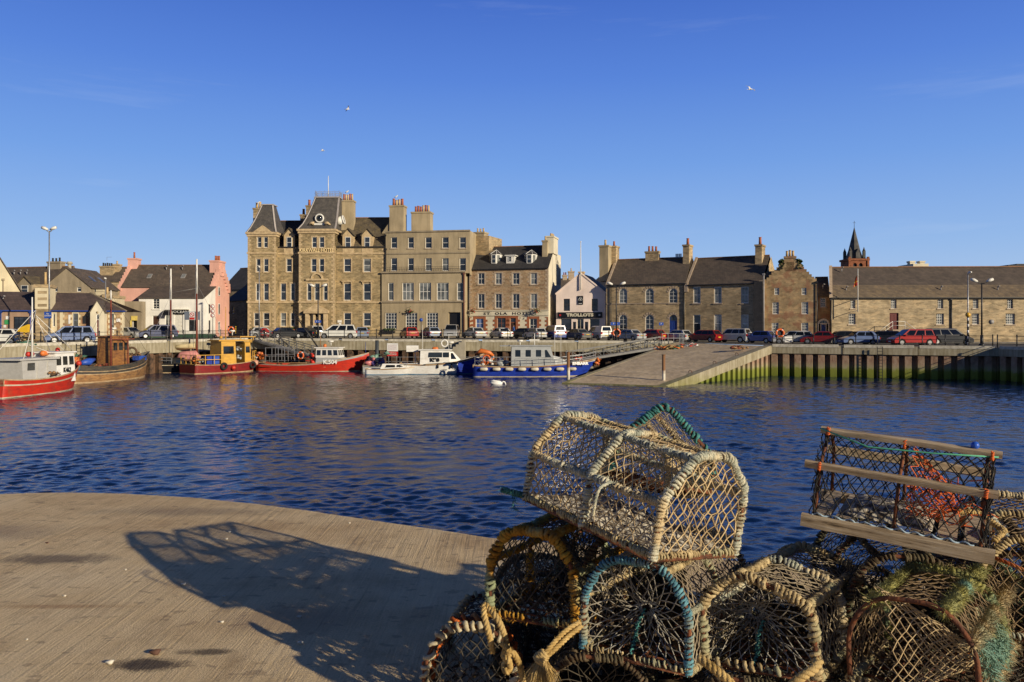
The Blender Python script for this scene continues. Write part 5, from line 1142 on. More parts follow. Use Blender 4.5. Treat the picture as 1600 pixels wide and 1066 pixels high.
P=[(-.2,-.3,ze-.1),(.2,-.3,ze-.1),(.2+5*K_,5,zr+.1),(-.2+5*K_,5,zr+.1)]; mb.hexa(P+[(p[0],p[1],p[2]+.28) for p in P],3)
mb.build('roof', [slate('long_slate',(.12,.095,.08),(.085,.07,.06),lich=(.12,.10,.07),la=.3), G['flag'], G['ridge'], G['dress2']], e)
for x in (1322,1470,1559): roofvent(e, f.u(x,.9), .9, ze+.9)
roofvent(e, f.u(1315,4), 4, zr-.4); gutter(e,0,W,ze-.1,y=-.32)
for x in (1298,1486,1492-3): 
    if x != 1489: pipe(e, f.u(x), 0, ze-.2, r=.08)
# stair up to the red door
mb=MB(); a,b,c,d=rd; 
mb.box(a-.2,b+.2,-1.4,-.002,-.3,c)
for s,x0_ in ((-1,a-.2),(1,b+.2)):
    n=5
    for i in range(n): xa=x0_+s*i*.4; xb=x0_+s*(i+1)*.4; mb.box(min(xa,xb),max(xa,xb),-1.4,-.002,-.3,c-(i+1)*(c+.1)/(n+1))
st=mb.build('door_steps', G['dress2'], e); mb=MB()
for s,x0_ in ((-1,a-.2),(1,b+.2)):
    mb.tube([(x0_,-1.35,c+1.0),(x0_+s*2.2,-1.35,.9)],.03,n=6); mb.tube([(x0_,-1.35,c+.5),(x0_+s*2.2,-1.35,.4)],.025,n=6); mb.tube([(x0_,-1.35,c),(x0_,-1.35,c+1)],.03,n=6); mb.tube([(x0_+s*2.2,-1.35,0),(x0_+s*2.2,-1.35,.9)],.03,n=6)
mb.tube([(a-.2,-1.35,c+1),(b+.2,-1.35,c+1)],.03,n=6); mb.tube([(a-.2,-1.35,c+.5),(b+.2,-1.35,c+.5)],.025,n=6); mb.build('handrail', G['wf'], st)
mb=MB(); a=f.u(1550,-.1); z=f.z(1550,503); mb.cyl((a,-.08,z),(a,-.01,z),.28,n=16); mb.build('round_plaque', G['lead'], e)
# roofs behind
f = Fac(1427,125,1451,125,'white_building','white rendered parapet with two square stubs, showing over the warehouse ridge'); zt=f.z(1438,412); mb=MB(); mb.box(0,f.W,0,5,-.5,zt)
mb.build('wall', G['creamlight'], f.e)
for x in (1431,1446.5): chimney(f.e, f.u(x), 1.5, zt, f.z(x,407), .75, .9, G['creamlight'])
f = Fac(1575,125,1640,125,'dark_building','flat dark rooftop just visible over the warehouse at the right edge'); mb=MB(); mb.box(0,f.W,0,8,-.5,f.z(1600,414)); mb.build('wall', G['slate_d'], f.e)
mb=MB(); mb.box(2,f.W,1,6,f.z(1600,414),f.z(1600,411.5)); mb.build('roof', G['slate_d'], f.e)
# 16 cathedral spire
D_=230; p0=px(1325.5,HY,D_); f=Fac(1325.5,D_,1358,D_,'church_tower','red sandstone church tower with a dark pointed spire and weathervane, far behind the warehouse',zb=0.5); e=f.e; W=f.W
zt=f.z(1341,404); zc=f.z(1341,402); mb=MB(); 
ar=[f.r(1333,1339,411,424),f.r(1342,1348,411,424)]
box_walls(mb,.15,W-.15,-.5,zt,W-.3,ar,y=0,rev=.5)
for r_ in ar: arch_fill(mb,r_[0],r_[1],r_[3]-.6,r_[3],-.006)
mb.box(-.15,W+.15,-.25,W,zt-.6,zt,0)
for x in (0,W-.6): mb.box(x,x+.6,-.3,.3,-.5,zt+.5)
mb.build('tower_wall', G['st_red'], e)
mb=MB(); 
for r_ in ar: mb.quad((r_[0],.5,r_[2]),(r_[1],.5,r_[2]),(r_[1],.5,r_[3]),(r_[0],.5,r_[3]))
mb.build('louvre', G['black'], e)
za=f.z(1341,352); cx=W/2; n=8; R0=W*.41; zb_=zt; mb=MB()
b0=[(cx+R0*math.cos(2*math.pi*(i+.5)/n),cx+R0*math.sin(2*math.pi*(i+.5)/n),zb_) for i in range(n)]; zz=zb_+(za-zb_)*.27; b1=[(cx+R0*.66*math.cos(2*math.pi*(i+.5)/n),cx+R0*.66*math.sin(2*math.pi*(i+.5)/n),zz) for i in range(n)]
mb.add(b0+b1+[(cx,cx,za)], [(i,(i+1)%n,n+(i+1)%n,n+i) for i in range(n)]+[(n+i,n+(i+1)%n,2*n) for i in range(n)])
for sx_ in (-1,1):
    for sy in (-1,1):
        q=(cx+sx_*R0*.8,cx+sy*R0*.8); mb.box(q[0]-.35,q[0]+.35,q[1]-.35,q[1]+.35,zb_,zb_+(za-zb_)*.24); mb.tube([(q[0],q[1],zb_+(za-zb_)*.24),(q[0],q[1],zb_+(za-zb_)*.36)],[.45,.02],n=4)
mb.add([(cx-.6,cx-R0-.1,zb_),(cx+.6,cx-R0-.1,zb_),(cx+.6,cx-R0-.1,zb_+1.7),(cx,cx-R0-.1,zb_+2.9),(cx-.6,cx-R0-.1,zb_+1.7),(cx,cx,zb_+2.9)],[(0,1,2,3,4),(2,3,5),(3,4,5)])
mb.build('spire', M('spire_slate',(.10,.095,.09),.7,c2=(.05,.048,.045),scale=.8), e)
mb=MB(); mb.cyl((cx,cx,za-.5),(cx,cx,za+1.6),.06); mb.bar((cx-.5,cx,za+1.1),(cx+.5,cx,za+1.1),.06); mb.build('weathervane', G['gutter'], e)
# ================================================================ vehicles
def paint(name, c, rough=.28):
    if name in MC: return MC[name]
    m, nt, b = newmat(name); n = N(nt, 'ShaderNodeTexNoise', Scale=2.0, Detail=5); L(nt, coords(nt), n.inputs['Vector'])
    r_ = ramp(nt, n.outputs['Fac'], [(.3, tuple(x*.82 for x in c)), (.7, c)]); L(nt, r_.outputs[0], b.inputs['Base Color'])
    b.inputs['Roughness'].default_value = rough; b.inputs['Coat Weight'].default_value = .6; b.inputs['Coat Roughness'].default_value = .08; MC[name] = m; return m
CP = dict(red=paint('red_car_paint',(.42,.02,.015)), darkred=paint('dark_red_car_paint',(.22,.012,.012)), silver=paint('silver_car_paint',(.45,.46,.47)), grey=paint('grey_car_paint',(.17,.165,.15)),
 white=paint('white_car_paint',(.70,.70,.66)), blue=paint('blue_car_paint',(.035,.07,.30)), midblue=paint('pale_blue_car_paint',(.12,.18,.36)), black=paint('black_car_paint',(.012,.013,.016)), darkblue=paint('dark_blue_car_paint',(.02,.035,.12)), greyblue=paint('grey_blue_car_paint',(.25,.30,.40)))
lampglass = M('headlight_glass', (.65,.66,.66), .1, spec=.8); tailred = M('tail_light_red', (.40,.01,.01), .25); plateW = M('white_plate', (.7,.7,.68), .4); plateY = M('yellow_plate', (.75,.52,.05), .4); alloy = M('alloy_rim', (.42,.42,.42), .35, .7)
#       L    W    H   belt  rear base, cowl | roof rear, roof front | bonnet z at nose, wheel r, rear lip
TY = dict(hatch=(3.95,1.70,1.46,.93, .22,2.85, .62,2.25, .72,.30,.0), saloon=(4.45,1.74,1.43,.92, .78,3.30, 1.30,2.65, .70,.31,.55), mpv=(4.40,1.80,1.68,1.0, .08,3.55, .40,2.75, .78,.32,.0),
 estate=(4.6,1.76,1.48,.94, .10,3.35, .48,2.7, .70,.31,.0), van=(4.15,1.80,1.82,1.08, .03,3.30, .12,2.65, .86,.32,.0), suv=(4.4,1.80,1.72,1.08, .08,3.15, .30,2.6, .95,.36,.0), people=(4.75,1.86,1.75,1.02, .08,3.85, .38,2.95, .78,.33,.0))
def car(xp, D, hd, ty, colr, label, group='cars parked along the quay', z=None, dx=0):
    Ln, Wd, H, belt, rb, cowl, rr0, rf, bz, wr, lip = TY[ty]; col_ = CP[colr]
    p = px(xp, HY, D); a = R(hd); e = empty('parked_car' if ty != 'van' else 'parked_van', (p.x-math.cos(a)*Ln/2, D-math.sin(a)*Ln/2, (gz(p.x, D) if z is None else z)+.01), a, label, 'van' if ty == 'van' else 'car', group)
    w = Wd/2; ax = (.78, Ln-.82); ar = wr+.07
    top = [(0,.42),(.0,.68),(.04,belt-.06),(.12 if lip else rb*.8,belt)] + ([(lip+.1,belt+.02)] if lip else []) + [(cowl,belt),(cowl+.25*(Ln-cowl),belt-.05+.0),(Ln-.28,bz+.02),(Ln-.06,bz-.10),(Ln,.52),(Ln-.02,.30),(Ln-.12,.22)]
    bot = []
    for cx in (ax[1], ax[0]):
        bot += [(cx+ar*math.cos(t), max(.2, wr+ar*math.sin(t))) for t in [math.pi*i/8 for i in range(9)]]
    bot += [(.1,.22)]
    prof = top+bot; n = len(prof); mb = MB(); V = []
    for yy, shr, dz in ((-1,.965,.07),(-.92,1,0),(.92,1,0),(1,.965,.07)):
        for (x, zz) in prof:
            is_top = zz > .6; xx = Ln/2+(x-Ln/2)*(shr if (x < .6 or x > Ln-.6) and zz > .2 else 1); V.append((xx, yy*w, zz-(dz if is_top and zz > belt-.2 else 0)))
    fs = [tuple(range(n)), tuple(reversed(range(3*n, 4*n)))]
    for k in range(3):
        for i in range(n): j = (i+1)%n; fs.append((k*n+j, k*n+i, (k+1)*n+i, (k+1)*n+j))
    mb.add(V, fs, 0)
    # cabin
    zt = H-.05; b0, b1 = w*.93, w*.74; zb_ = belt-.02
    B_ = [(rb,-b0,zb_),(cowl,-b0,zb_),(cowl,b0,zb_),(rb,b0,zb_)]; T_ = [(rr0,-b1,zt),(rf,-b1,zt),(rf,b1,zt),(rr0,b1,zt)]
    mb.hexa(B_+T_, 0); mb.hexa([(rr0,-b1,zt),(rf,-b1,zt),(rf,b1,zt),(rr0,b1,zt),(rr0+.15,-b1*.8,H),(rf-.25,-b1*.8,H),(rf-.25,b1*.8,H),(rr0+.15,b1*.8,H)], 0)
    for s in (-1,1): mb.box(ax[0]+ar+.05, ax[1]-ar-.05, s*w-.015, s*w+.015, .2, .30, 1)
    mb.box(-.01,.06,-w*.8,w*.8,.30,.46,1 if colr in ('white','silver','red') and ty in ('van',) else 0)
    mb.build('body', [col_, G['black']], e)
    def lerp(a, b, t): return tuple(a[i]+(b[i]-a[i])*t for i in range(3))
    def pane(q, name, u0, u1, v0, v1, off):
        A_, B2, C_, D2 = q; P = []
        for (u, v) in ((u0,v0),(u1,v0),(u1,v1),(u0,v1)): P.append(Vector(lerp(lerp(A_,B2,u), lerp(D2,C_,u), v))+Vector(off))
        m_ = MB(); m_.poly(P); return m_.build(name, G['carglass'], e)
    pane((B_[2],B_[1],T_[1],T_[2]), 'windscreen', .04,.96,.06,.95,(.02,0,.01))
    if not (ty == 'van' and colr in ('x',)): pane((B_[0],B_[3],T_[3],T_[0]), 'rear_window', .1,.9,.12 if ty != 'van' else .2,.88,(-.02,0,.005))
    cuts = {'van': ((.56,.93),), 'people': ((.05,.3),(.34,.62),(.66,.93)), 'mpv': ((.06,.3),(.34,.62),(.66,.93)), 'estate': ((.06,.28),(.32,.6),(.64,.93)), 'suv': ((.06,.28),(.32,.6),(.64,.93))}.get(ty, ((.12,.5),(.54,.92)))
    if ty == 'van' and colr in ('blue','silver'): cuts = ((.08,.3),(.34,.52),(.56,.93))
    for (u0, u1) in cuts:
        pane((B_[0],B_[1],T_[1],T_[0]), 'side_window', u0,u1,.1,.88,(0,-.012,.003)); pane((B_[3],B_[2],T_[2],T_[3]), 'side_window', u0,u1,.1,.88,(0,.012,.003))
    for cx in ax:
        for s in (-1,1):
            m_ = MB(); y0 = s*(w-.2); y1 = s*(w-.01); m_.cyl((cx,y0,wr),(cx,y1,wr),wr,n=18,smooth=False); wo = m_.build('wheel', G['rubber'], e)
            m_ = MB(); m_.cyl((cx,s*(w-.02),wr),(cx,s*(w+.0),wr),wr*.62,n=14,smooth=False)
            wo2 = m_.build('rim', alloy, wo)
    for s in (-1,1):
        m_ = MB(); m_.hexa([(Ln-.30,s*w*.93-.12*(s>0)*0-.0,bz-.17),(Ln-.02,s*w*.55,bz-.2),(Ln-.02,s*w*.55+.01*s,bz-.2),(Ln-.25,s*w*.985,bz-.17),(Ln-.34,s*w*.93,bz-.02),(Ln-.07,s*w*.55,bz-.06),(Ln-.07,s*w*.55+.01*s,bz-.06),(Ln-.34,s*w*.985,bz-.03)]); m_.build('headlight', lampglass, e)
        h0 = belt-.32 if ty in ('hatch','saloon') else belt-.3; h1 = belt-.1 if ty in ('hatch','saloon') else belt+.12
        if ty in ('mpv','people','van','suv','estate') : h1 = belt+.02
        m_ = MB(); m_.box(-.035, .22, min(s*w*.72,s*w*.985), max(s*w*.72,s*w*.985), h0, h1-.05); m_.build('tail_light', tailred, e)
        m_ = MB(); m_.box(cowl-.42, cowl-.27, min(s*w*.95,s*(w+.15)), max(s*w*.95,s*(w+.15)), belt-.02, belt+.13); m_.build('wing_mirror', col_ if colr != 'silver' else G['black'], e)
    m_ = MB(); m_.box(-.05,-.012,-.26,.26,.55 if ty not in ('hatch','saloon') else .6,.67 if ty not in ('hatch','saloon') else .72); m_.build('number_plate', plateY, e)
    m_ = MB(); m_.box(Ln+.0,Ln+.025,-.26,.26,.36,.48); m_.build('number_plate', plateW, e)
    m_ = MB(); m_.box(Ln-.045,Ln+.012,-w*.45,w*.45,.52,.62); m_.build('grille', G['black'], e)
    return e, (Ln,w,H,belt)
K = car
GH = 'cars parked along the hotel front'; GR = 'cars parked by the terrace'; GW = 'cars parked below the warehouse'; GL = 'cars parked by the harbour office'
K(109,78,214,'mpv','midblue','pale blue people carrier in front of the harbour office',GL)
K(203,100,338,'hatch','silver','silver hatchback by the yellow-framed doorway, left of the white house',GL)
K(189,103,350,'hatch','grey','grey hatchback half hidden behind the silver one by the harbour office',GL)
K(245,101,218,'people','darkblue','very dark blue people carrier with white plate in front of the white house',GL)
K(414,108,15,'hatch','silver','small silver hatchback under the left tower of the big hotel',GH)
K(446,105,40,'saloon','black','black saloon showing red tail lights left of the hotel entrance',GH)
K(476,107,150,'saloon','black','black saloon beside the hotel entrance portico',GH)
K(490,110,120,'mpv','silver','silver estate behind the white people carrier at the hotel door',GH)
e_,_ = K(527,98,190,'people','white','white people carrier with roof sign in front of the big hotel',GH)
m_ = MB(); m_.box(1.9,2.15,-.35,.35,1.76,1.92); m_.build('roof_sign', G['signwhite'], e_)
K(566,105,100,'hatch','greyblue','pale blue hatchback seen from behind, right of the white people carrier',GH)
for x,hd,ty,c,l in ((639,112,'hatch','red','red hatchback seen from behind under the harled hotel wing'),(672,118,'hatch','greyblue','grey-blue hatchback between the red hatchback and the silver van'),(706,268,'van','silver','silver van with its windscreen towards the water by the garage door'),
 (741,118,'saloon','silver','silver saloon left of the small hotel doorway, darker bonnet in shade'),(783,113,'saloon','white','pale saloon seen from behind under the small hotel lettering'),(817,150,'saloon','black','black saloon in front of the small hotel door'),(836,118,'hatch','silver','silver hatchback beside the black saloon at the small hotel'),
 (865,112,'van','blue','blue van seen from behind between the small hotel and the pink shop'),(902,122,'saloon','grey','grey saloon under the black shop fascia'),(935,115,'van','white','white van seen from behind right of the pink shop door')):
    K(x,107 if x<820 else 104,hd,ty,c,l,GH)
for x,D_c,hd,ty,c,l in ((983,101,128,'saloon','silver','silver saloon under the leftmost arched window of the terrace'),(1017,101,135,'hatch','red','bright red hatchback under the terrace arched windows'),(1058,100,128,'hatch','silver','silver hatchback with red lamps before the blue arched door'),
 (1098,98,135,'estate','darkred','dark red estate car before the panelled terrace door'),(1144,97,140,'suv','silver','silver four wheel drive with a spare wheel on its tailgate'),(1186,95,140,'hatch','blue','blue hatchback at the right end of the terrace')):
    e_,(Ln,w_,H_,b_) = K(x,D_c,hd,ty,c,l,GR)
    if ty=='suv':
        m_=MB(); m_.cyl((-.24,.1,.95),(-.03,.1,.95),.36,n=18,smooth=False); m_.build('spare_wheel', CP['white'], e_)
for x,D_c,hd,ty,c,l in ((1238,90,165,'estate','silver','silver estate behind the orange lifebuoy of the right quay'),(1283,88,158,'saloon','darkred','dark red saloon between the lifebuoy and the blue hatchback'),(1311,90,175,'hatch','black','black hatchback behind the dark red saloon, by the blue house door'),
 (1341,85,180,'hatch','midblue','bright blue hatchback side-on below the warehouse flagpole'),(1376,86,150,'estate','black','black estate between the blue hatchback and the red van'),(1424,81,180,'mpv','red','large red people carrier side-on below the red loading door'),(1480,84,2,'people','black','long black people carrier facing right below the warehouse')):
    K(x,D_c,hd,ty,c,l,GW)
K(-3,74,200,'hatch','white','white car cut by the left edge of the photo',GL)

# ================================================================ street furniture
def lamp_double(x, yb, yt, D, label, mat, base=True, sign=None, arm=.9):
    p = px(x, HY, D); z0 = gz(p.x, D); zt = px(x, yt, D).z-z0; e = empty('street_lamp', (p.x, D, z0), 0, label, 'street lamp')
    mb = MB(); mb.cyl((0,0,0),(0,0,1.1),.16 if base else .11,.14 if base else .1,n=10); mb.cyl((0,0,1.1),(0,0,zt-.25),.085,.06,n=8)
    if base: mb.cyl((0,0,0),(0,0,.3),.34,.2,n=10)
    mb.build('post', mat, e)
    for s in (-1,1):
        mb = MB(); mb.tube([(0,0,zt-.35),(s*.35*arm,0,zt-.28),(s*.62*arm,0,zt-.1)],.045,n=6); a = mb.build('arm', mat, e)
        mb = MB(); c_ = Vector((s*.85*arm,-.05,zt)); mb.tube([c_-Vector((s*.32,0,.13)), c_, c_+Vector((s*.3,0,.10))],[.09,.17,.13],n=8); mb.build('lamp_head', G['wf'], a)
    return e, zt
e_,zt_ = lamp_double(77,525,357,79,'tall grey floodlight mast with twin heads in front of the harbour office',G['grey_iron'],arm=.5)
m_=MB(); z_=px(75,492,79).z-gz(-45,79); m_.box(-.42,.3,-.16,-.12,z_-.35,z_+.3); s_=m_.build('name_plate', G['signblue'], e_); text('lettering','No\nENTRY',.2,G['signwhite'],s_,(-.06,-.17,z_))
lamp_double(497,530,446,96.5,'black twin-headed lamp before the hotel entrance, with a blue plate',G['gutter']); 
lamp_double(963,530,443,94,'black twin-headed lamp at the left end of the terrace, with a blue plate',G['gutter'])
lamp_double(1534,541,438,77.5,'black twin-headed lamp on the right quay before the warehouse',G['gutter'])
def pole_lamp(x, yt, D, label, belisha=None):
    p = px(x, HY, D); z0 = gz(p.x, D); zt = px(x, yt, D).z-z0; e = empty('street_lamp', (p.x, D, z0), 0, label, 'street lamp')
    mb = MB(); mb.cyl((0,0,0),(0,0,zt-.1),.08,.055,n=8); mb.build('post', G['grey_iron'], e)
    mb = MB(); mb.tube([(0,0,zt-.1),(.05,-.1,zt+.05),(.1,-.45,zt+.08)],[.08,.13,.08],n=8); mb.build('lamp_head', G['wf'], e)
    if belisha:
        zb_ = px(x, belisha, D).z-z0; mb = MB(); mb.ball((0,0,zb_),.25,n=14,k=10); mb.build('beacon_globe', M('amber_globe',(.85,.48,.05),.3), e)
        mb = MB(); n=10
        for i in range(n): mb.cyl((0,0,zb_*i/n),(0,0,zb_*(i+1)/n),.10,n=10,m=i%2)
        mb.build('striped_sleeve', [G['signwhite'],G['black']], e)
pole_lamp(405,418,98,'slim grey lamp pole before the left tower of the big hotel')
pole_lamp(1512.5,427,83,'slim grey lamp pole carrying an amber crossing globe over black and white bands',belisha=492)
pole_lamp(165,436,96,'grey lamp pole showing above the harbour office roof')
def sign_post(x, ys, D, plates, label, name='sign_post', h0=0, cat='sign'):
    p = px(x, HY, D); z0 = gz(p.x, D)+h0; e = empty(name, (p.x, D, z0), 0, label, cat)
    zt = px(x, ys, D).z-z0; mb = MB(); mb.cyl((0,0,0),(0,0,zt),.04,n=8); mb.build('post', G['gutter'], e); return e, z0
def plate(e, z0, D, x, xp0, xp1, y0, y1, mat, name='plate', off=-.06, th=.03):
    a = (xp0-x)/F*D; b = (xp1-x)/F*D; c = EYE-(y1-HY)/F*D-z0; d = EYE-(y0-HY)/F*D-z0
    mb = MB(); mb.box(a,b,off-th,off,c,d); return mb.build(name, mat, e), (a,b,c,d)
e_,z0 = sign_post(958,503,96,0,'blue parking sign by the black lamp left of the terrace'); o_,q = plate(e_,z0,96,958,954,968.5,503.5,508.5,G['signblue']); text('lettering','P →',.32,G['signwhite'],o_,((q[0]+q[1])/2,-.1,(q[2]+q[3])/2))
e_,z0 = sign_post(1033,503,99,0,'blue parking sign between the arched window and the blue arched door'); o_,q = plate(e_,z0,99,1033,1029.5,1036.5,504,508.5,G['signblue']); text('lettering','P',.32,G['signwhite'],o_,((q[0]+q[1])/2,-.1,(q[2]+q[3])/2))
e_,z0 = sign_post(497.5,498,95.5,0,'blue sign plate fixed below the lamp at the hotel entrance'); o_,q = plate(e_,z0,95.5,497.5,492,502,500.5,504.5,G['signblue']); text('lettering','P →',.25,G['signwhite'],o_,((q[0]+q[1])/2,-.1,(q[2]+q[3])/2))
e_,z0 = sign_post(658,498,96,0,'small round blue sign on a dark post before the harled wing'); mb=MB(); zc=px(658,500,96).z-z0; mb.cyl((0,-.09,zc),(0,-.05,zc),.22,n=16); mb.build('plate', G['signblue'], e_)
e_,z0 = sign_post(332.5,476,100,0,'post with three round red-ringed signs at the pink house')
for k,yy in enumerate((479,486.5,493)):
    zc=px(332,yy,100).z-z0; mb=MB(); mb.cyl((0,-.1,zc),(0,-.06,zc),.27,n=18); mb.torus((0,-.1,zc),.235,.03,(0,1,0),m=1,n=18,k=5); mb.build('round_plate', [G['signwhite'],G['signred']], e_)
e_,z0 = sign_post(289,486,96.5,0,'grey board with a red prohibition notice on two posts behind the ketch'); mb=MB(); mb.cyl((1.8,0,0),(1.8,0,px(0,486,96.5).z-z0),.04,n=8); mb.build('post',G['gutter'],e_)
o_,q = plate(e_,z0,96.5,289,288.5,313,487,500,M('grey_board',(.16,.19,.24),.6)); o2,q = plate(e_,z0,96.5,289,296.5,305,487.5,500,G['signwhite'],off=-.1)
mb=MB(); xm=(q[0]+q[1])/2; zc=q[3]-.34; mb.torus((xm,-.15,zc),.24,.03,(0,1,0),n=18,k=5); mb.bar((xm-.17,-.15,zc+.17),(xm+.17,-.15,zc-.17),.045); mb.box(q[0]+.04,q[1]-.04,-.145,-.13,q[2]+.04,q[2]+.3); mb.build('prohibition_mark', G['signred'], o2)
# harbour notice on the pontoon
p=px(613.5,HY,89); z0=WATER+.5; e_=empty('notice_board',(p.x,89,z0),0,'white notice board with a red lower panel standing on the pontoon','notice board')
mb=MB(); mb.cyl((-.45,0,0),(-.45,0,2.2),.04,n=6); mb.cyl((.45,0,0),(.45,0,2.2),.04,n=6); mb.build('post',G['grey_iron'],e_)
o_,q=plate(e_,z0,89,613.5,605,622,536.5,549,G['signwhite']); mb=MB(); mb.box(q[0]+.12,q[1]-.12,-.1,-.092,q[2]+.15,q[3]-.15); mb.build('map_print',M('faded_print',(.55,.5,.5),.6,c2=(.65,.62,.62),scale=9),o_)
o_,q=plate(e_,z0,89,613.5,605,622,549.5,556.5,G['signred']); text('lettering','WARNING\nNO DIVING',.17,G['signwhite'],o_,((q[0]+q[1])/2,-.1,(q[2]+q[3])/2))
# lifebuoy stands
def lifebuoy(x, yc, D, label, board=True, r=.36, yellow=False):
    p = px(x, HY, D); z0 = gz(p.x, D); e = empty('lifebuoy_stand', (p.x, D, z0), 0, label, 'lifebuoy', 'lifebuoys on stands'); zc = px(x, yc, D).z-z0
    mb = MB(); mb.cyl((-.3,0,0),(-.3,0,zc+.5),.04,n=6); mb.cyl((.3,0,0),(.3,0,zc+.5),.04,n=6); mb.box(-.42,.42,-.03,.03,zc-.45,zc+.5); mb.build('stand', G['gutter'], e)
    mb = MB(); mb.torus((0,-.12,zc),r,.1,(0,1,0),n=32,k=10,mf=lambda t: 1 if (t*4)%1 > .82 else 0); mb.build('ring', [G['orange'],G['signwhite']], e)
    if yellow:
        mb=MB(); 
        for k in range(5): mb.box(.5,.62,-.05,-.02,zc-.45+k*.2,zc-.35+k*.2)
        mb.build('yellow_marker', G['signyellow'], e)
    return e, z0, zc
e_,z0,zc=lifebuoy(1218,520.5,79.5,'orange lifebuoy on a black stand at the top of the slipway',r=.37); mb=MB(); mb.box(.5,1.35,-.05,-.0,zc-.95,zc-.35); mb.build('white_board',G['signwhite'],e_)
lifebuoy(963,520,94.8,'orange lifebuoy at the foot of the black lamp left of the terrace',r=.42)
lifebuoy(361.5,515.5,99,'orange lifebuoy on a black stand between the pink house and the hotel',r=.33,yellow=True)
# red and white mooring buoy on the quay
p=px(406,HY,94.5); mb=MB(); mb.ball((0,0,.68),.62,n=22,k=16,sq=(1,1,1.08)); 
e_=empty('channel_buoy',(p.x,96.2,gz(p.x,96)),0,'big red ball buoy with a white band standing on the quay','buoy'); mb.build('ball',paint('buoy_red',(.45,.03,.02),.4),e_)
mb=MB(); mb.cyl((0,0,.60),(0,0,.78),.635,n=28); mb.build('white_band',G['signwhite'],e_); mb=MB(); mb.cyl((0,0,-.02),(0,0,.12),.3,n=12); mb.build('foot',G['rust'],e_)

# railings along the quay edge
def railing(pts, label, h=1.05, sp=1.9, inset=.55, balus=False, rails=(.35,.7,1.05)):
    P = [Vector((a,b,0)) for a,b in pts]; o = P[0]; z0 = gz(o.x,o.y); e = empty('quay_railing', (o.x,o.y,z0), 0, label, 'railing'); rl = [MB() for _ in rails]; bal = MB(); pm = None
    for a, b in zip(P, P[1:]):
        d = b-a; Ln = d.length; n = max(1, int(Ln/sp))
        for i in range(n+1):
            q = a+d*i/n; zz = gz(q.x,q.y)-z0
            if pm is None:
                mp_ = MB(); mp_.cyl((0,0,-.02),(0,0,h+.06),.05,n=6); mp_.ball((0,0,h+.08),.075,n=6,k=4); pm = mp_.build('post', G['gutter'], e); pm.location = (q.x-o.x,q.y-o.y,zz)
            elif not (i == 0 and a is not P[0]): c_ = pm.copy(); COL.objects.link(c_); c_.location = (q.x-o.x,q.y-o.y,zz)
            if i < n:
                q2 = a+d*(i+1)/n; z2 = gz(q2.x,q2.y)-z0
                for m_, r_ in zip(rl, rails): m_.bar((q.x-o.x,q.y-o.y,zz+r_),(q2.x-o.x,q2.y-o.y,z2+r_),.045)
                if balus:
                    for k in range(1,10): w_=q.lerp(q2,k/10); bal.bar((w_.x-o.x,w_.y-o.y,zz+.1),(w_.x-o.x,w_.y-o.y,zz+h),.022)
    for m_ in rl: m_.build('rail', G['gutter'], e)
    if balus: bal.build('close_uprights', G['gutter'], e)
    return e
railing([(-60.5,29),(-44.2,68.3),(-36.5,84)],'black iron railing along the left quay in front of the harbour office')
railing([(-36.3,84.5),(-32.2,95.2)],'black iron railing with close uprights behind the ketch masts',balus=True)
railing([(-31.6,95.7),(17,91.3)],'long black iron railing in front of the hotels')
railing([(26,79.4),(43.6,72.2)],'black iron railing on the right quay below the warehouse')
railing([(43.9,72),(47.2,60.5)],'black iron railing at the right edge of the photo')

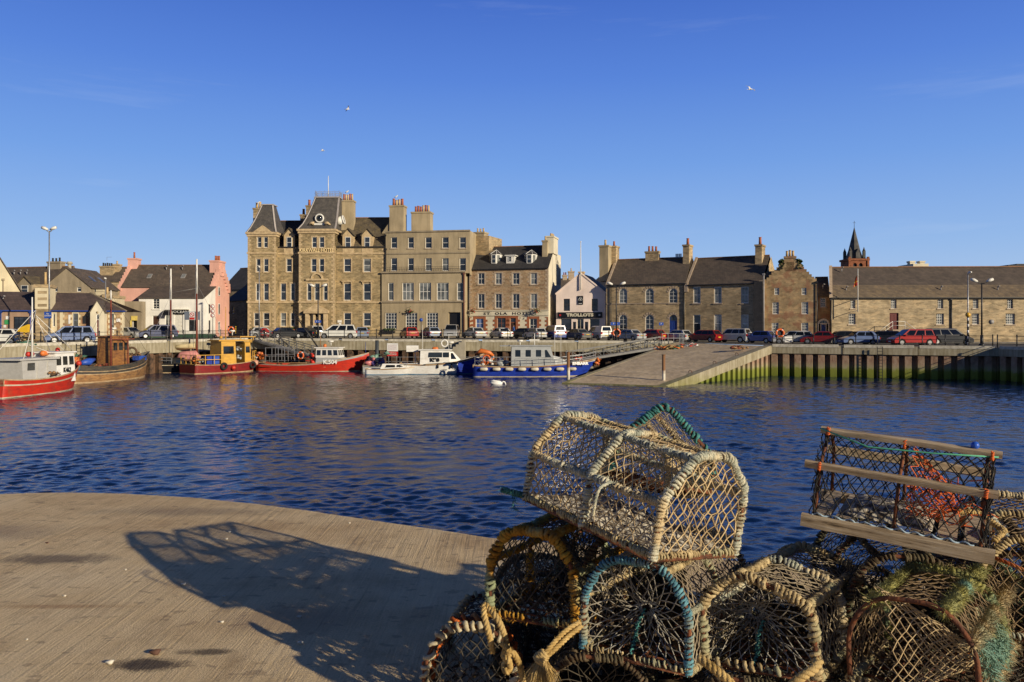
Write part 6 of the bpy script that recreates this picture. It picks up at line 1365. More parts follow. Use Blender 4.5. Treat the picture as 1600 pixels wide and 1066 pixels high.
# the walker at the small hotel, a skinned figure
def figure(loc, label, rz=0):
    J = [(0,0,.92),(0,0,1.15),(0,0,1.38),(0,0,1.48),(0,-.01,1.58),(0,-.01,1.70),(.09,0,.86),(.12,-.12,.48),(.12,.06,.07),(.12,-.10,.03),(-.09,0,.86),(-.12,.10,.48),(-.12,.26,.10),(-.12,.12,.04),(.19,0,1.36),(.25,.06,1.10),(.26,-.08,.88),(.26,-.12,.80),(-.19,0,1.36),(-.26,-.05,1.10),(-.25,-.2,.92),(-.25,-.25,.85)]
    E = [(0,1),(1,2),(2,3),(3,4),(4,5),(0,6),(6,7),(7,8),(8,9),(0,10),(10,11),(11,12),(12,13),(2,14),(14,15),(15,16),(16,17),(2,18),(18,19),(19,20),(20,21)]
    rd = [.14,.15,.14,.055,.09,.07,.10,.065,.045,.04,.10,.065,.045,.04,.065,.048,.036,.035,.065,.048,.036,.035]
    me = bpy.data.meshes.new('person'); me.from_pydata([tuple(j) for j in J], E, []); o = bpy.data.objects.new('person', me); COL.objects.link(o)
    sm = o.modifiers.new('skin','SKIN'); 
    bm = bmesh.new(); bm.from_mesh(me); ly = bm.verts.layers.skin.verify()
    for v in bm.verts: v[ly].radius = (rd[v.index],rd[v.index]*.85); v[ly].use_root = (v.index == 0)
    bm.to_mesh(me); bm.free(); o.modifiers.new('sub','SUBSURF').levels = 1; o.modifiers['sub'].render_levels = 1
    m, nt, b = newmat('clothing_and_skin'); sp = nt.nodes.new('ShaderNodeSeparateXYZ'); L(nt, coords(nt), sp.inputs[0])
    r_ = ramp(nt, sp.outputs[2], [(0,(.03,.02,.02)),(.06,(.03,.03,.05)),(.55,(.03,.03,.05)),(.56,(.06,.16,.50)),(.93,(.06,.16,.50)),(.94,(.45,.25,.17))]); r_.color_ramp.interpolation = 'CONSTANT'
    dv = N(nt,'ShaderNodeMath',operation='DIVIDE'); L(nt, sp.outputs[2], dv.inputs[0]); dv.inputs[1].default_value = 1.6; L(nt, dv.outputs[0], r_.inputs[0]); L(nt, r_.outputs[0], b.inputs['Base Color']); b.inputs['Roughness'].default_value=.8
    me.materials.append(m); o.location = loc; o.rotation_euler = (0,0,rz); tag(o, label, 'person')
    mb = MB(); mb.ball((0,.02,1.69),.115,n=10,k=7,sq=(.95,1,.8),wob=.2); mb.build('hair', M('brown_hair',(.05,.03,.02),.8), o)
    mb = MB(); mb.ball((0,-.105,1.62),.02,n=6,k=4); mb.build('nose', M('skin_tone',(.45,.25,.17),.7), o)
    return o
p=px(802.5,HY,110.5); figure((p.x,110.5,gz(p.x,110)+.12),'person in a blue top and dark trousers walking past the small hotel doorway',R(100))

# gulls
def gull(x, y, D, s, bank, label):
    p = px(x, y, D); e = empty('gull', p, R(30), label, 'bird', 'gulls in the sky'); mb = MB(); mb.tube([(-.28,0,0),(-.1,0,.02),(.12,0,.03),(.24,0,.06),(.32,0,.05)],[.02,.07,.075,.05,.01],n=8); mb.poly([(-.28,-.05,0),(-.42,-.09,0),(-.42,.09,0),(-.28,.05,0)]); mb.build('body', G['wf'], e)
    for sd in (-1,1):
        mb = MB(); P = [(.12,0,.04),(.16,sd*.32,.18),(.02,sd*.68,.14),(-.10,sd*.70,.13),(-.02,sd*.34,.16),(-.06,0,.04)]
        mb.add([P[0],P[1],P[4],P[5]],[(0,1,2,3)]); mb.add([P[1],P[2],P[3],P[4]],[(0,1,2,3)],1); mb.build('wing', [G['wf'],M('gull_grey',(.35,.36,.38),.6)], e)
    e.scale = (s,s,s); e.rotation_euler = (R(bank),R(-5),R(30))
gull(1172,140,75,.95,35,'white gull gliding high over the terrace'); gull(543,171,110,1.0,-20,'small gull high above the big hotel'); gull(504,236,110,.9,25,'small gull just above the hotel flagpole')
# birds perched on chimneys
for i,(x,y,D_,l) in enumerate(((403.5,318,122,'gull perched on the left stack of the big hotel'),(542,301,119.5,'gull perched on the tall stack beside the centre tower'),(619,308.5,118,'gull perched on the first stack of the harled wing'))):
    p=px(x,y,D_); mb=MB(); mb.tube([(-.3,0,-.02),(-.1,0,.08),(.1,0,.14),(.2,0,.28),(.3,0,.27)],[.02,.09,.1,.06,.01],n=8); mb.cyl((0,.03,-.15),(0,.03,.05),.015); mb.cyl((0,-.03,-.15),(0,-.03,.05),.015); tag(mb.build('gull',G['wf'],loc=p),l,'bird','gulls perched on chimneys')
# swan feeding
p=px(777,601.5,66.2); e_=empty('swan',(p.x,66.2,WATER),R(10),'white swan on the water with its head down, in front of the blue lifeboat-like vessel','bird')
mb=MB(); mb.tube([(-.62,0,.22),(-.45,0,.18),(-.1,0,.12),(.25,0,.1),(.42,0,.08)],[.02,.17,.25,.2,.08],n=12); mb.build('body',M('white_feathers',(.85,.85,.82),.7),e_)
mb=MB(); mb.tube([(.38,0,.12),(.5,0,.25),(.62,0,.22),(.7,0,.05),(.72,0,-.12)],[.07,.06,.05,.05,.05],n=8); mb.build('neck',MC['white_feathers'],e_)
mb=MB()
for s in (-1,1): mb.tube([(-.6,s*.06,.3),(-.3,s*.16,.3),(.1,s*.2,.24)],[.03,.1,.05],n=8)
mb.build('wing',MC['white_feathers'],e_)
# flag on the warehouse
p=px(1340.5,HY,98); e_=empty('flagpole',(p.x,98,gz(p.x,98)),0,'white flagpole with a limp red and yellow flag before the warehouse','flagpole')
z0=gz(p.x,98); zt=px(1340,420,98).z-z0; zb_=px(1340,488,98).z-z0; mb=MB(); mb.cyl((0,0,zb_),(0,0,zt),.06,.04,n=8); mb.tube([(0,0,zb_+.2),(0,1.8,zb_+.1)],.04,n=6); mb.tube([(0,0,zb_+1.6),(0,1.8,zb_+1.5)],.04,n=6); mb.build('pole',G['wf'],e_)
mb=MB(); n=8; m_=6
V=[]; zf=px(1340,430,98).z-z0; zg=px(1340,446,98).z-z0
for i in range(n+1):
    for j in range(m_+1): u=j/m_; v=i/n; V.append((-.05-u*.55*(.4+.6*v),math.sin(u*9+v*3)*.1,zf-(zf-zg)*v-u*.25))
for i in range(n):
    for j in range(m_): mb.add([V[i*(m_+1)+j],V[i*(m_+1)+j+1],V[(i+1)*(m_+1)+j+1],V[(i+1)*(m_+1)+j]],[(0,1,2,3)],1 if 3<=j<=3 or i in (4,) else 0,True)
mb.build('flag',[M('flag_red',(.40,.03,.03),.8),M('flag_yellow',(.75,.5,.05),.8)],e_)
# ================================================================ boats
def boatpaint(name, c, c2=None, rough=.45, scale=3, lo=.35, hi=.6, rust=0):
    if name in MC: return MC[name]
    m, nt, b = newmat(name); n = N(nt, 'ShaderNodeTexNoise', Scale=scale, Detail=9, Roughness=.7); L(nt, coords(nt, (.5,1,1.6)), n.inputs['Vector'])
    r_ = ramp(nt, n.outputs['Fac'], [(lo, c2 or tuple(x*.65 for x in c)), (hi, c)]); col = r_.outputs[0]
    if rust:
        n2 = N(nt, 'ShaderNodeTexNoise', Scale=1.6, Detail=8, Roughness=.75); L(nt, coords(nt, (1.2,1.2,.4)), n2.inputs['Vector']); col = mixc(nt, ramp(nt, n2.outputs['Fac'], [(.56,(0,0,0)),(.66,(rust,)*3)]).outputs[0], col, (.26,.10,.04))
    L(nt, col, b.inputs['Base Color']); b.inputs['Roughness'].default_value = rough; bump(nt, b, n.outputs['Fac'], .12, .01); MC[name] = m; return m
BP = dict(red=boatpaint('red_hull_paint',(.62,.035,.015),(.40,.03,.02),rust=.5), white=boatpaint('white_boat_paint',(.84,.83,.79),(.68,.66,.6),rust=.2), grey=boatpaint('grey_boat_paint',(.42,.44,.44),(.33,.34,.34)), navy=boatpaint('navy_hull_paint',(.015,.05,.42),(.01,.025,.2)),
 black=boatpaint('black_hull_paint',(.014,.014,.016),(.03,.028,.025),.3), yellow=boatpaint('ochre_yellow_paint',(.66,.37,.05),(.46,.26,.05),rust=.3), maroon=boatpaint('maroon_hull_paint',(.26,.02,.022),(.16,.02,.02),rust=.3), blue=boatpaint('bright_blue_paint',(.03,.10,.50),(.02,.06,.3)),
 brown=boatpaint('weathered_brown_hull',(.42,.23,.09),(.13,.08,.05),.4,rust=.6), darkhull=boatpaint('faded_dark_topsides',(.10,.085,.06),(.035,.04,.045),.45,rust=.5), buff=boatpaint('pale_rubbing_strake',(.55,.42,.25),(.35,.2,.1)), teal=boatpaint('pale_blue_bulwark',(.12,.28,.36)), tan=boatpaint('varnished_wood',(.34,.19,.08),(.2,.1,.04)), orange=boatpaint('orange_paint',(.75,.20,.04)),
 cream=boatpaint('cream_canvas',(.62,.52,.30),(.45,.37,.2),.9), pinkc=boatpaint('pink_canvas',(.60,.26,.24),(.45,.18,.18),.9), deck=boatpaint('worn_deck',(.22,.17,.12),(.12,.09,.06),.85), dred=boatpaint('red_deck',(.26,.06,.03),(.14,.04,.03),.8), boot=boatpaint('white_boot_top',(.6,.55,.42),(.4,.32,.2)))
def boat(name, label, x, y, hd, cat='boat', group=None):
    return empty(name, (x, y, WATER), R(hd), label, cat, group)
def hull(e, Ln, B, hs, hb, bands, bul=.35, trans=.8, rake=.9, flare=.75, fullness=2.2, deckm=None, inner=None, mid=None, sheerpow=2.0, name='hull'):
    """bands: list of (fraction of freeboard, material) from waterline up"""
    n = 22; mats = [BP['boot']]; mb = MB()
    lv = [-.5, -.02] + [0] ; fr = [0]
    hm = mid if mid is not None else hs*.93
    def sheer(s): return hs*(1-s)**2*1 + 2*s*(1-s)*(2*hm-.5*(hs+hb))*1 + hb*s*s
    def half(s, k):      # k 0 waterline .. 1 sheer
        f = trans+(1-trans)*math.sin(min(1,s/.45)*math.pi/2) if s < .45 else max(0,(1-((s-.45)/.55)**fullness))
        fl = 1-(1-flare)*(1-k)*(.35+.65*s)
        return max(B/2*f*fl, .03)
    def X(s, k): return Ln*s + (rake*(k-1)*s**4 if True else 0)
    rows = [('u',-.6),('u',0.0)]; ks = []
    for f_, m_ in bands: ks.append(f_)
    K_ = [(-.5,0),(0.0,0)]+[(None,f_) for f_ in ks]
    mats = [boatpaint('hull_below_water',(.05,.03,.03))]
    for f_, m_ in bands: mats.append(m_)
    V = []
    for side in (-1,1):
        for i in range(n+1):
            s = i/n; sh = sheer(s)
            for (zz, k) in K_:
                z = zz if zz is not None else sh*k; kk = k if zz is None else (0 if zz == 0 else -.4)
                V.append((X(s,max(kk,-.2)), side*half(s,kk if kk > -.3 else -.2)*(.75 if zz == -.5 else 1), z))
    m_ = len(K_); base = (n+1)*m_; fs = []; fm = []
    for side in (0,1):
        for i in range(n):
            for j in range(m_-1):
                a = side*base+i*m_+j; q = (a, a+m_, a+m_+1, a+1); mb_idx = j if j == 0 else j
                fs.append(q if side == 0 else tuple(reversed(q))); fm.append(0 if j == 0 else j)
    b0 = len(mb.v); mb.v.extend(V)
    for q, mi in zip(fs, fm): mb.f.append([b0+t for t in q]); mb.m.append(mi); mb.sm.append(True)
    for j in range(m_-1): a = b0+j; mb.f.append([a, a+1, a+1+base, a+base]); mb.m.append(0 if j == 0 else j); mb.sm.append(False)   # transom
    h = mb.build(name, mats, e)
    # bulwark inside, capping rail and deck
    mb = MB(); th = .06
    lo_ = lambda s: max(half(s, max(0,1-bul/sheer(s)))-th, .01)
    for i in range(n):
        s0, s1 = i/n, (i+1)/n
        for side in (-1,1):
            a0, a1 = max(half(s0,1)-th,.01), max(half(s1,1)-th,.01); z0, z1 = sheer(s0), sheer(s1); x0, x1 = X(s0,1), X(s1,1)
            mb.quad((x0,side*a0,z0),(x1,side*a1,z1),(x1,side*lo_(s1),z1-bul),(x0,side*lo_(s0),z0-bul),1)
            mb.quad((x0,side*(a0+th+.03),z0+.03),(x1,side*(a1+th+.03),z1+.03),(x1,side*a1,z1+.03),(x0,side*a0,z0+.03),2)
            mb.quad((x0,side*(a0+th+.03),z0-.04),(x1,side*(a1+th+.03),z1-.04),(x1,side*(a1+th+.03),z1+.03),(x0,side*(a0+th+.03),z0+.03),2)
        a0, a1 = lo_(s0)+th*.3, lo_(s1)+th*.3
        mb.quad((X(s0,1),-a0,sheer(s0)-bul),(X(s1,1),-a1,sheer(s1)-bul),(X(s1,1),a1,sheer(s1)-bul),(X(s0,1),a0,sheer(s0)-bul),0)
    mb.box(0,.06,-half(0,1),half(0,1),sheer(0)-bul,sheer(0)+.03,2)
    mb.build('deck', [deckm or BP['deck'], inner or bands[-1][1], bands[-1][1] if inner is None else BP['buff']], e)
    return sheer, half, X
def wheelhouse(e, x0, x1, w, z0, z1, m, wins_side=3, rake=.2, roof=True, roofm=None, winz=(.55,.88), wfront=3, y=0, name='wheelhouse', tap=.92, roofov=.15, back=True):
    mb = MB(); t = w*tap
    P = [(x0,y-w/2,z0),(x1,y-w/2,z0),(x1,y+w/2,z0),(x0,y+w/2,z0)]; T = [(x0+.05,y-t/2,z1),(x1-rake,y-t/2,z1),(x1-rake,y+t/2,z1),(x0+.05,y+t/2,z1)]
    mb.hexa(P+T); 
    if roof: mb.box(x0-roofov, x1-rake+roofov+.05, y-t/2-.1, y+t/2+.1, z1, z1+.09, 1)
    o = mb.build(name, [m, roofm or m], e); h = z1-z0; gl = G['carglass']
    def L3(a, b, u): return Vector(a).lerp(Vector(b), u)
    for (A_, B_, C_, D_, n, off) in ((P[0],P[1],T[1],T[0],wins_side,(0,-.015,0)),(P[2],P[3],T[3],T[2],wins_side,(0,.015,0)),(P[1],P[2],T[2],T[1],wfront,(.015,0,0))):
        for i in range(n):
            u0 = (i+.14)/n; u1 = (i+.86)/n; q = []
            for (u, v) in ((u0,winz[0]),(u1,winz[0]),(u1,winz[1]),(u0,winz[1])): q.append(L3(L3(A_,B_,u), L3(D_,C_,u), v)+Vector(off))
            mb = MB(); mb.poly(q); mb.build('window', gl, o)
    return o
def rail(e, pts, h, mat, sp=1.0, n=2, r=.022, name='guard_rail'):
    mb = MB(); pts = [Vector(p) for p in pts]
    for a, b in zip(pts, pts[1:]):
        k = max(1, int((b-a).length/sp))
        for i in range(k+1): q = a.lerp(b, i/k); mb.bar(q, q+Vector((0,0,h)), r*2)
        for j in range(1, n+1): dz = Vector((0,0,h*j/n)); mb.bar(a+dz, b+dz, r*2)
    return mb.build(name, mat, e)
def mast(e, x, h0, h1, r=.07, mat=None, y=0, name='mast', top=None):
    mb = MB()
    if top: hm = h1-(h1-h0)*top; mb.cyl((x,y,h0),(x,y,hm),r,r*.8,n=8,m=0); mb.cyl((x,y,hm),(x,y,h1),r*.85,r*.7,n=8,m=1)
    else: mb.cyl((x,y,h0),(x,y,h1),r,r*.6,n=8)
    return mb.build(name, [mat or G['wf'], G['wf']], e)
def wire(e, lines, r=.014, mat=None, name='rigging'):
    mb = MB()
    for a, b in lines: mb.tube([a,b], r, n=4)
    return mb.build(name, mat or M('steel_wire',(.45,.44,.42),.5,.4), e)
def fender(e, x, y, z, r=.16, l=.6, mat=None, vert=True, name='fender'):
    mb = MB()
    if vert == 'ball': mb.ball((x,y,z), r, n=12, k=9)
    elif vert: mb.tube([(x,y,z-l/2),(x,y,z-l/2+r*.5),(x,y,z+l/2-r*.5),(x,y,z+l/2)],[r*.3,r,r,r*.3],n=10)
    else: mb.tube([(x-l/2,y,z),(x-l/2+r*.6,y,z),(x+l/2-r*.6,y,z),(x+l/2,y,z)],[r*.3,r,r,r*.3],n=10)
    return mb.build(name, mat or M('white_fender',(.66,.62,.52),.5,c2=(.5,.45,.35)), e)
def clutter(e, cx, cy, cz, sx, sy, sz, n, mats, seed, name, r=(.08,.2)):
    rr = random.Random(seed); mb = MB()
    for i in range(n):
        c = (cx+rr.uniform(-sx,sx), cy+rr.uniform(-sy,sy), cz+rr.uniform(0,sz)); mb.ball(c, rr.uniform(*r), m=rr.randrange(len(mats)), n=8, k=5, sq=(rr.uniform(.7,1.3),rr.uniform(.7,1.3),rr.uniform(.5,1)), wob=.8)
    for i in range(n//2):
        c = Vector((cx+rr.uniform(-sx,sx), cy+rr.uniform(-sy,sy), cz+rr.uniform(0,sz))); mb.torus(c, rr.uniform(.15,.32), .025, (rr.uniform(-.4,.4),rr.uniform(-.4,.4),1), m=rr.randrange(len(mats)), n=14, k=4)
    return mb.build(name, mats, e)
NETS = [M('green_net',(.06,.16,.11),.9), M('straw_rope',(.42,.31,.14),.9), M('brown_net',(.12,.07,.04),.9)]
radar = lambda e, x, z, y=0: (lambda mb: (mb.cyl((x,y,z-.4),(x,y,z),.04,n=6), mb.cyl((x,y,z),(x,y,z+.16),.28,n=16), mb.build('radar_dome', G['wf'], e)))(MB())
RIGMAT = None
# --- K462, red hull, foreground left
e = boat('fishing_boat','small red fishing boat with a pale shelter and K462 on its wheelhouse, nearest boat',-34.9,52.6,84.5)
sh,hf,XX = hull(e,10.0,3.3,1.28,1.95,[(.07,BP['boot']),(.66,BP['red']),(.74,BP['boot']),(.96,BP['red']),(1,BP['boot'])],bul=.45,trans=.86,inner=BP['teal'],mid=1.18)
mb=MB(); P=[(2.2,-1.15,.5),(5.6,-1.15,.5),(5.6,1.1,.5),(2.2,1.1,.5)]; T=[(1.9,-1.25,2.45),(5.6,-1.15,2.6),(5.6,1.1,2.6),(1.9,1.2,2.45)]; mb.hexa(P+T); mb.box(1.6,5.7,-1.35,1.3,2.45,2.58)
for x in (3.5,4.6): mb.box(x,x+.03,-1.22,-1.15,.5,2.5)
o=mb.build('shelter',boatpaint('pale_grey_paint',(.52,.51,.48),(.44,.43,.4)),e); mb=MB(); mb.box(2.5,3.2,-1.245,-1.2,1.75,2.25); mb.build('window',G['carglass'],o)
o=wheelhouse(e,5.65,7.9,2.15,.7,2.85,BP['white'],3,rake=.1,winz=(.58,.88)); text('registration','K462',.5,G['black'],o,(6.9,-1.10,1.56),sx=.8,bold=.012)
mast(e,4.6,2.5,6.9,.075); wire(e,[((5,0,6.0),(2.1,-1.2,2.5)),((5,0,6.0),(2.1,1.2,2.5)),((5,0,5.6),(8.0,-1,2.8)),((5,0,5.6),(8,1,2.8)),((5,0,5.2),(9.7,0,1.8)),((5,0,3.3),(6.2,-1,2.6))],r=.022,mat=G['wf'])
fender(e,5.5,-.3,2.85,.2,.8,BP['orange'],False,'life_raft'); fender(e,4.9,.4,2.8,.18,.7,BP['red'],False,'life_raft'); fender(e,8.2,.6,2.95,.16,.5,BP['red'],True,'navigation_lamp'); fender(e,9.4,-.3,1.95,.2,.5,BP['red'],'ball','buoy')
clutter(e,5.0,-1.35,1.25,.5,.1,.25,7,[BP['tan'],NETS[2]],2,'stowed_gear',(.06,.16))
clutter(e,1.3,0,.65,.9,1.0,.2,8,[NETS[1],BP['grey'],BP['orange']],3,'stowed_gear')
# --- blue and white, inboard left
e = boat('fishing_boat','blue-hulled fishing boat with white wheelhouse, partly out of frame beyond the K462 boat',-41.2,51.5,82)
sh,hf,XX = hull(e,10.0,3.4,1.1,1.9,[(.08,BP['red']),(.75,BP['navy']),(.85,BP['white']),(1,BP['navy'])],bul=.45,inner=BP['white'])
o=wheelhouse(e,4.6,7.2,2.2,.8,3.0,BP['white'],4,rake=.25,roofm=BP['blue'],winz=(.5,.85)); rail(e,[(7.2,-1.3,1.4),(8.6,-1.0,1.7),(9.8,0,2.0),(8.6,1.0,1.7)],.8,G['wf'])
mb=MB(); mb.tube([(4.6,-.4,3.0),(2.6,-.7,6.6)],.07,n=8); mb.build('derrick',G['wf'],e); fender(e,5.6,0,3.25,.2,.8,BP['orange'],False,'life_raft'); wire(e,[((2.6,-.7,6.4),(7.1,-.9,3.0))],.03,G['wf'])
clutter(e,1.8,0,.8,1.4,1.0,.35,16,[NETS[0],NETS[1],BP['blue'],BP['red']],5,'stowed_gear'); mb=MB(); mb.ball((8.3,-.2,1.75),.42,n=12,k=8,sq=(1,.8,.8)); mb.build('inflated_buoy',boatpaint('faded_blue_rubber',(.12,.2,.28)),e)
# --- old brown wooden boat
e = boat('wooden_fishing_boat','old rust-streaked wooden fishing boat with brown mast and ochre wheelhouse, behind the red K462 boat',-37.6,66.6,77)
sh,hf,XX = hull(e,10.8,3.7,1.55,2.45,[(.09,BP['buff']),(.2,BP['tan']),(.50,BP['brown']),(.55,BP['buff']),(.68,BP['darkhull']),(.72,BP['buff']),(1,BP['darkhull'])],bul=.5,trans=.55,rake=.7,deckm=BP['dred'],mid=1.45)
o=wheelhouse(e,5.7,7.9,1.7,1.0,3.9,boatpaint('rusty_ochre',(.34,.16,.05),(.14,.06,.03),rust=.8),3,rake=.05,winz=(.58,.82),y=.7); mast(e,5.3,1.0,8.1,.085,BP['dred'],y=-.3,top=.12)
wire(e,[((5.3,-.3,7.8),(.2,-1,1.6)),((5.3,-.3,7.8),(10.4,0,2.5)),((5.3,-.3,6.8),(6.9,-1.7,1.5)),((5.3,-.3,6.8),(3.9,-1.6,1.5))],.015,G['gutter'])
mb=MB(); mb.bar((7.0,-.7,1.0),(7.0,-.7,3.6),.08); mb.bar((7.0,-.7,3.6),(7.0,1.2,3.6),.08); mb.bar((5.3,-.3,3.7),(8.1,-.5,3.7),.07); mb.build('gallows',BP['dred'],e); radar(e,6.8,4.6,.7)
mb=MB(); 
for i in range(12):
    t=i/11; 
mb.tube([(1.1,-.9,1.75),(1.8,-.95,1.8),(2.6,-.9,2.0)],[.18,.34,.12],n=8); mb.build('plastic_tub',BP['blue'],e); mb=MB(); mb.cyl((.9,-.5,1.5),(.9,-.5,2.25),.28,n=12); mb.build('barrel',BP['orange'],e)
clutter(e,2.3,.2,1.6,.5,.6,.7,8,[NETS[0],NETS[0],NETS[2]],7,'net_heap',(.15,.3)); mb=MB(); mb.box(8.2,9.2,-.95,-.25,1.7,2.1); mb.build('fish_box',BP['blue'],e); clutter(e,9.0,.1,2.0,.5,.6,.5,10,[NETS[2],BP['darkhull'],BP['tan']],8,'stowed_gear')
mb=MB(); mb.torus((8.8,.3,2.45),.42,.1,(1,.3,0),n=18,k=6); mb.build('winch_drum',NETS[2],e)
clutter(e,3.8,-.2,1.2,.9,.7,.3,12,[BP['dred'],NETS[2],BP['tan']],81,'deck_gear',(.1,.2))
# --- black ketch with two masts
e = boat('sailing_ketch','black-hulled two-masted ketch with furled cream sails, between the wooden boat and the yellow workboat',-39.2,84.2,14)
sh,hf,XX = hull(e,9.6,3.0,1.1,1.7,[(.08,BP['buff']),(.8,BP['black']),(.88,BP['boot']),(1,BP['black'])],bul=.25,trans=.55,rake=1.0)
for x,top_,l in ((2.9,420,2.3),(5.5,405,2.2)):
    D_=84.2+x*math.sin(R(14)); zt=EYE-(top_-HY)/F*D_-WATER; mast(e,x,.9,zt,.12,boatpaint('oxblood_mast',(.20,.05,.03)),top=.33)
    mb=MB(); mb.cyl((x-.1,0,2.55),(x-l,0,2.45),.05,n=8); mb.build('boom',BP['tan'],e); mb=MB(); mb.tube([(x-.15,0,2.85),(x-.7,0,2.80),(x-1.5,0,2.78),(x-l+.1,0,2.7)],[.26,.29,.25,.2],n=10); mb.build('furled_sail',BP['cream'],e)
    wire(e,[((x,0,zt-.3),(x-.2,-1.4,1.2)),((x,0,zt-.3),(x-.2,1.4,1.2)),((x,0,zt-1.5),(x+.4,-1.4,1.2))],.014)
wire(e,[((5.5,0,9.5),(9.5,0,1.7)),((2.9,0,8.5),(5.5,0,9.0)),((2.9,0,8.3),(0,0,1.2))],.014); mb=MB(); mb.box(-.12,.02,-.12,.12,-.4,1.4); mb.build('rudder',BP['dred'],e)
rail(e,[(0,-1.0,1.15),(0,1,1.15)],.7,G['grey_iron'],.7); rail(e,[(.1,-1.1,1.15),(3.2,-1.5,1.0)],.6,G['grey_iron'],1.2); wheelhouse(e,1.6,4.4,1.6,.9,1.5,BP['black'],3,winz=(.3,.7)); 
mb=MB(); mb.tube([(3.5,-.2,1.5),(4.0,-.2,1.7),(5.4,-.2,1.78),(5.9,-.2,1.55)],[.1,.55,.55,.15],n=12); mb.build('covered_dinghy',BP['pinkc'],e)
mb=MB(); mb.cyl((1.9,-1.2,1.0),(1.9,-1.2,1.5),.2,.25,n=12); mb.build('dorade_vent',BP['white'],e)
# --- yellow and maroon workboat
e = boat('workboat','ochre yellow workboat with maroon hull and tyre fenders, beside the gangway foot',-33.3,81.6,52)
sh,hf,XX = hull(e,8.2,3.4,1.0,1.35,[(.12,BP['buff']),(.95,BP['maroon']),(1,BP['yellow'])],bul=.1,trans=.9,fullness=3.2,rake=.5,inner=BP['yellow'],mid=.95)
o=wheelhouse(e,3.2,5.0,2.2,.9,3.35,BP['yellow'],1,rake=.1,winz=(.45,.78),roofov=.3); wheelhouse(e,6.1,6.9,1.9,.95,3.2,BP['yellow'],1,rake=.1,winz=(.5,.8),name='forward_cabin'); 
mb=MB(); mb.box(3.0,7.0,-1.0,1.0,3.36,3.5); mb.box(5.4,7.3,-1.15,1.15,3.75,3.86); mb.bar((5.5,-1,3.5),(5.5,-1,3.75),.06); mb.bar((7.1,-1,3.4),(7.1,-1,3.75),.06); mb.build('canopy',BP['yellow'],e)
mast(e,4.4,3.4,7.0,.05,BP['yellow']); mast(e,3.7,3.4,5.2,.03); radar(e,5.2,4.35); fender(e,3.2,0,3.8,.2,.4,G['black'],'ball','compass_dome'); fender(e,3.6,-.4,3.75,.17,.4,BP['yellow'],'ball','searchlight')
rail(e,[(.15,-1.45,1.0),(3.1,-1.6,1.0)],.95,BP['yellow'],.75,n=2,r=.03); rail(e,[(.15,-1.45,1.0),(.15,1.45,1.0)],.95,BP['yellow'],.8,r=.03); rail(e,[(6.9,-1.2,1.2),(7.9,-.3,1.3),(7.9,.3,1.3)],1.0,BP['yellow'],.5,r=.03)
mb=MB(); mb.box(2.2,2.9,-1.2,-.5,1.0,1.85); mb.build('fish_bin',BP['blue'],e); mb=MB(); mb.box(1.5,2.1,-1.2,-.5,1.0,1.8); mb.build('fish_bin',BP['navy'],e); clutter(e,.9,-.8,1.1,.5,.4,.6,12,[BP['orange'],BP['grey'],NETS[2]],12,'stowed_gear',(.1,.2))
clutter(e,5.6,-.3,1.4,.35,.6,1.3,12,[BP['black'],NETS[2],BP['grey']],13,'engine_gear',(.08,.2))
for x in (3.1,6.9): 
    mb=MB(); mb.torus((x,-hf(x/8.2,.8)-.12,.75),.28,.13,(.1,1,0),n=18,k=8); mb.build('tyre_fender',G['rubber'],e)
fender(e,4.2,-1.75,.55,.24,.4,BP['red'],'ball','buoy'); fender(e,7.6,-.75,.95,.3,.4,boatpaint('pale_pink_plastic',(.75,.40,.28)),'ball','buoy'); fender(e,8.0,-.2,1.6,.2,.4,G['wf'],'ball','buoy')
# --- K.504 red boat
e = boat('fishing_boat','long red fishing boat marked K.504 with white wheelhouse, moored before the big hotel',-28.0,88.6,-6)
sh,hf,XX = hull(e,12.4,3.6,.95,2.05,[(.05,BP['boot']),(.86,BP['red']),(1,BP['grey'])],bul=.35,trans=.7,rake=1.1,mid=.85,fullness=2.6,inner=BP['red'])
text('registration','K.504',.62,G['signwhite'],e,(8.55,-1.66,1.05),rot=(R(84),0,R(12)),bold=.02); 
mb=MB(); mb.tube([(0.2,-1.5,.93),(6.0,-1.72,.95)],.05,n=6); mb.tube([(0.2,-1.42,.45),(8,-1.5,.5)],.03,n=6); mb.build('rubbing_strake',BP['tan'],e)
o=wheelhouse(e,6.7,9.3,2.0,1.5,2.55,BP['white'],4,rake=.15,winz=(.25,.8)); wheelhouse(e,6.7,9.5,2.1,.7,1.5,BP['grey'],0,rake=0,wfront=0,roof=False,name='wheelhouse_base')
mb=MB(); mb.tube([(6.5,.2,2.6),(3.6,.3,6.6)],.06,n=6); mb.tube([(6.6,.2,2.6),(3.9,.3,6.4)],.03,n=5); mb.build('derrick',G['gutter'],e); mast(e,6.9,2.5,4.4,.05,BP['tan']); radar(e,8.1,3.2); fender(e,7.4,0,2.8,.2,.5,BP['orange'],'ball','lamp')
rail(e,[(1.2,-1.4,1.0),(3.4,-1.5,1.0)],1.6,G['grey_iron'],.7,n=2,r=.03,name='stern_gantry'); rail(e,[(1.2,1.3,1.0),(3.4,1.4,1.0)],1.6,G['grey_iron'],.7,n=2,r=.03,name='stern_gantry')
clutter(e,.6,-.9,1.3,.45,.3,.7,9,[BP['orange'],boatpaint('faded_red_buoy',(.65,.22,.12))],21,'buoy_cluster',(.15,.25)); clutter(e,6.1,-.8,1.0,.3,.4,.9,8,[BP['red'],G['black']],22,'stowed_gear')
mb=MB(); mb.torus((5.0,-1.0,1.75),.36,.09,(.2,1,0),n=22,k=8,mf=lambda t: 1 if (t*4)%1>.8 else 0); mb.build('lifebuoy',[G['orange'],G['signwhite']],e); mast(e,12.0,1.8,3.2,.03,G['blue_p'])
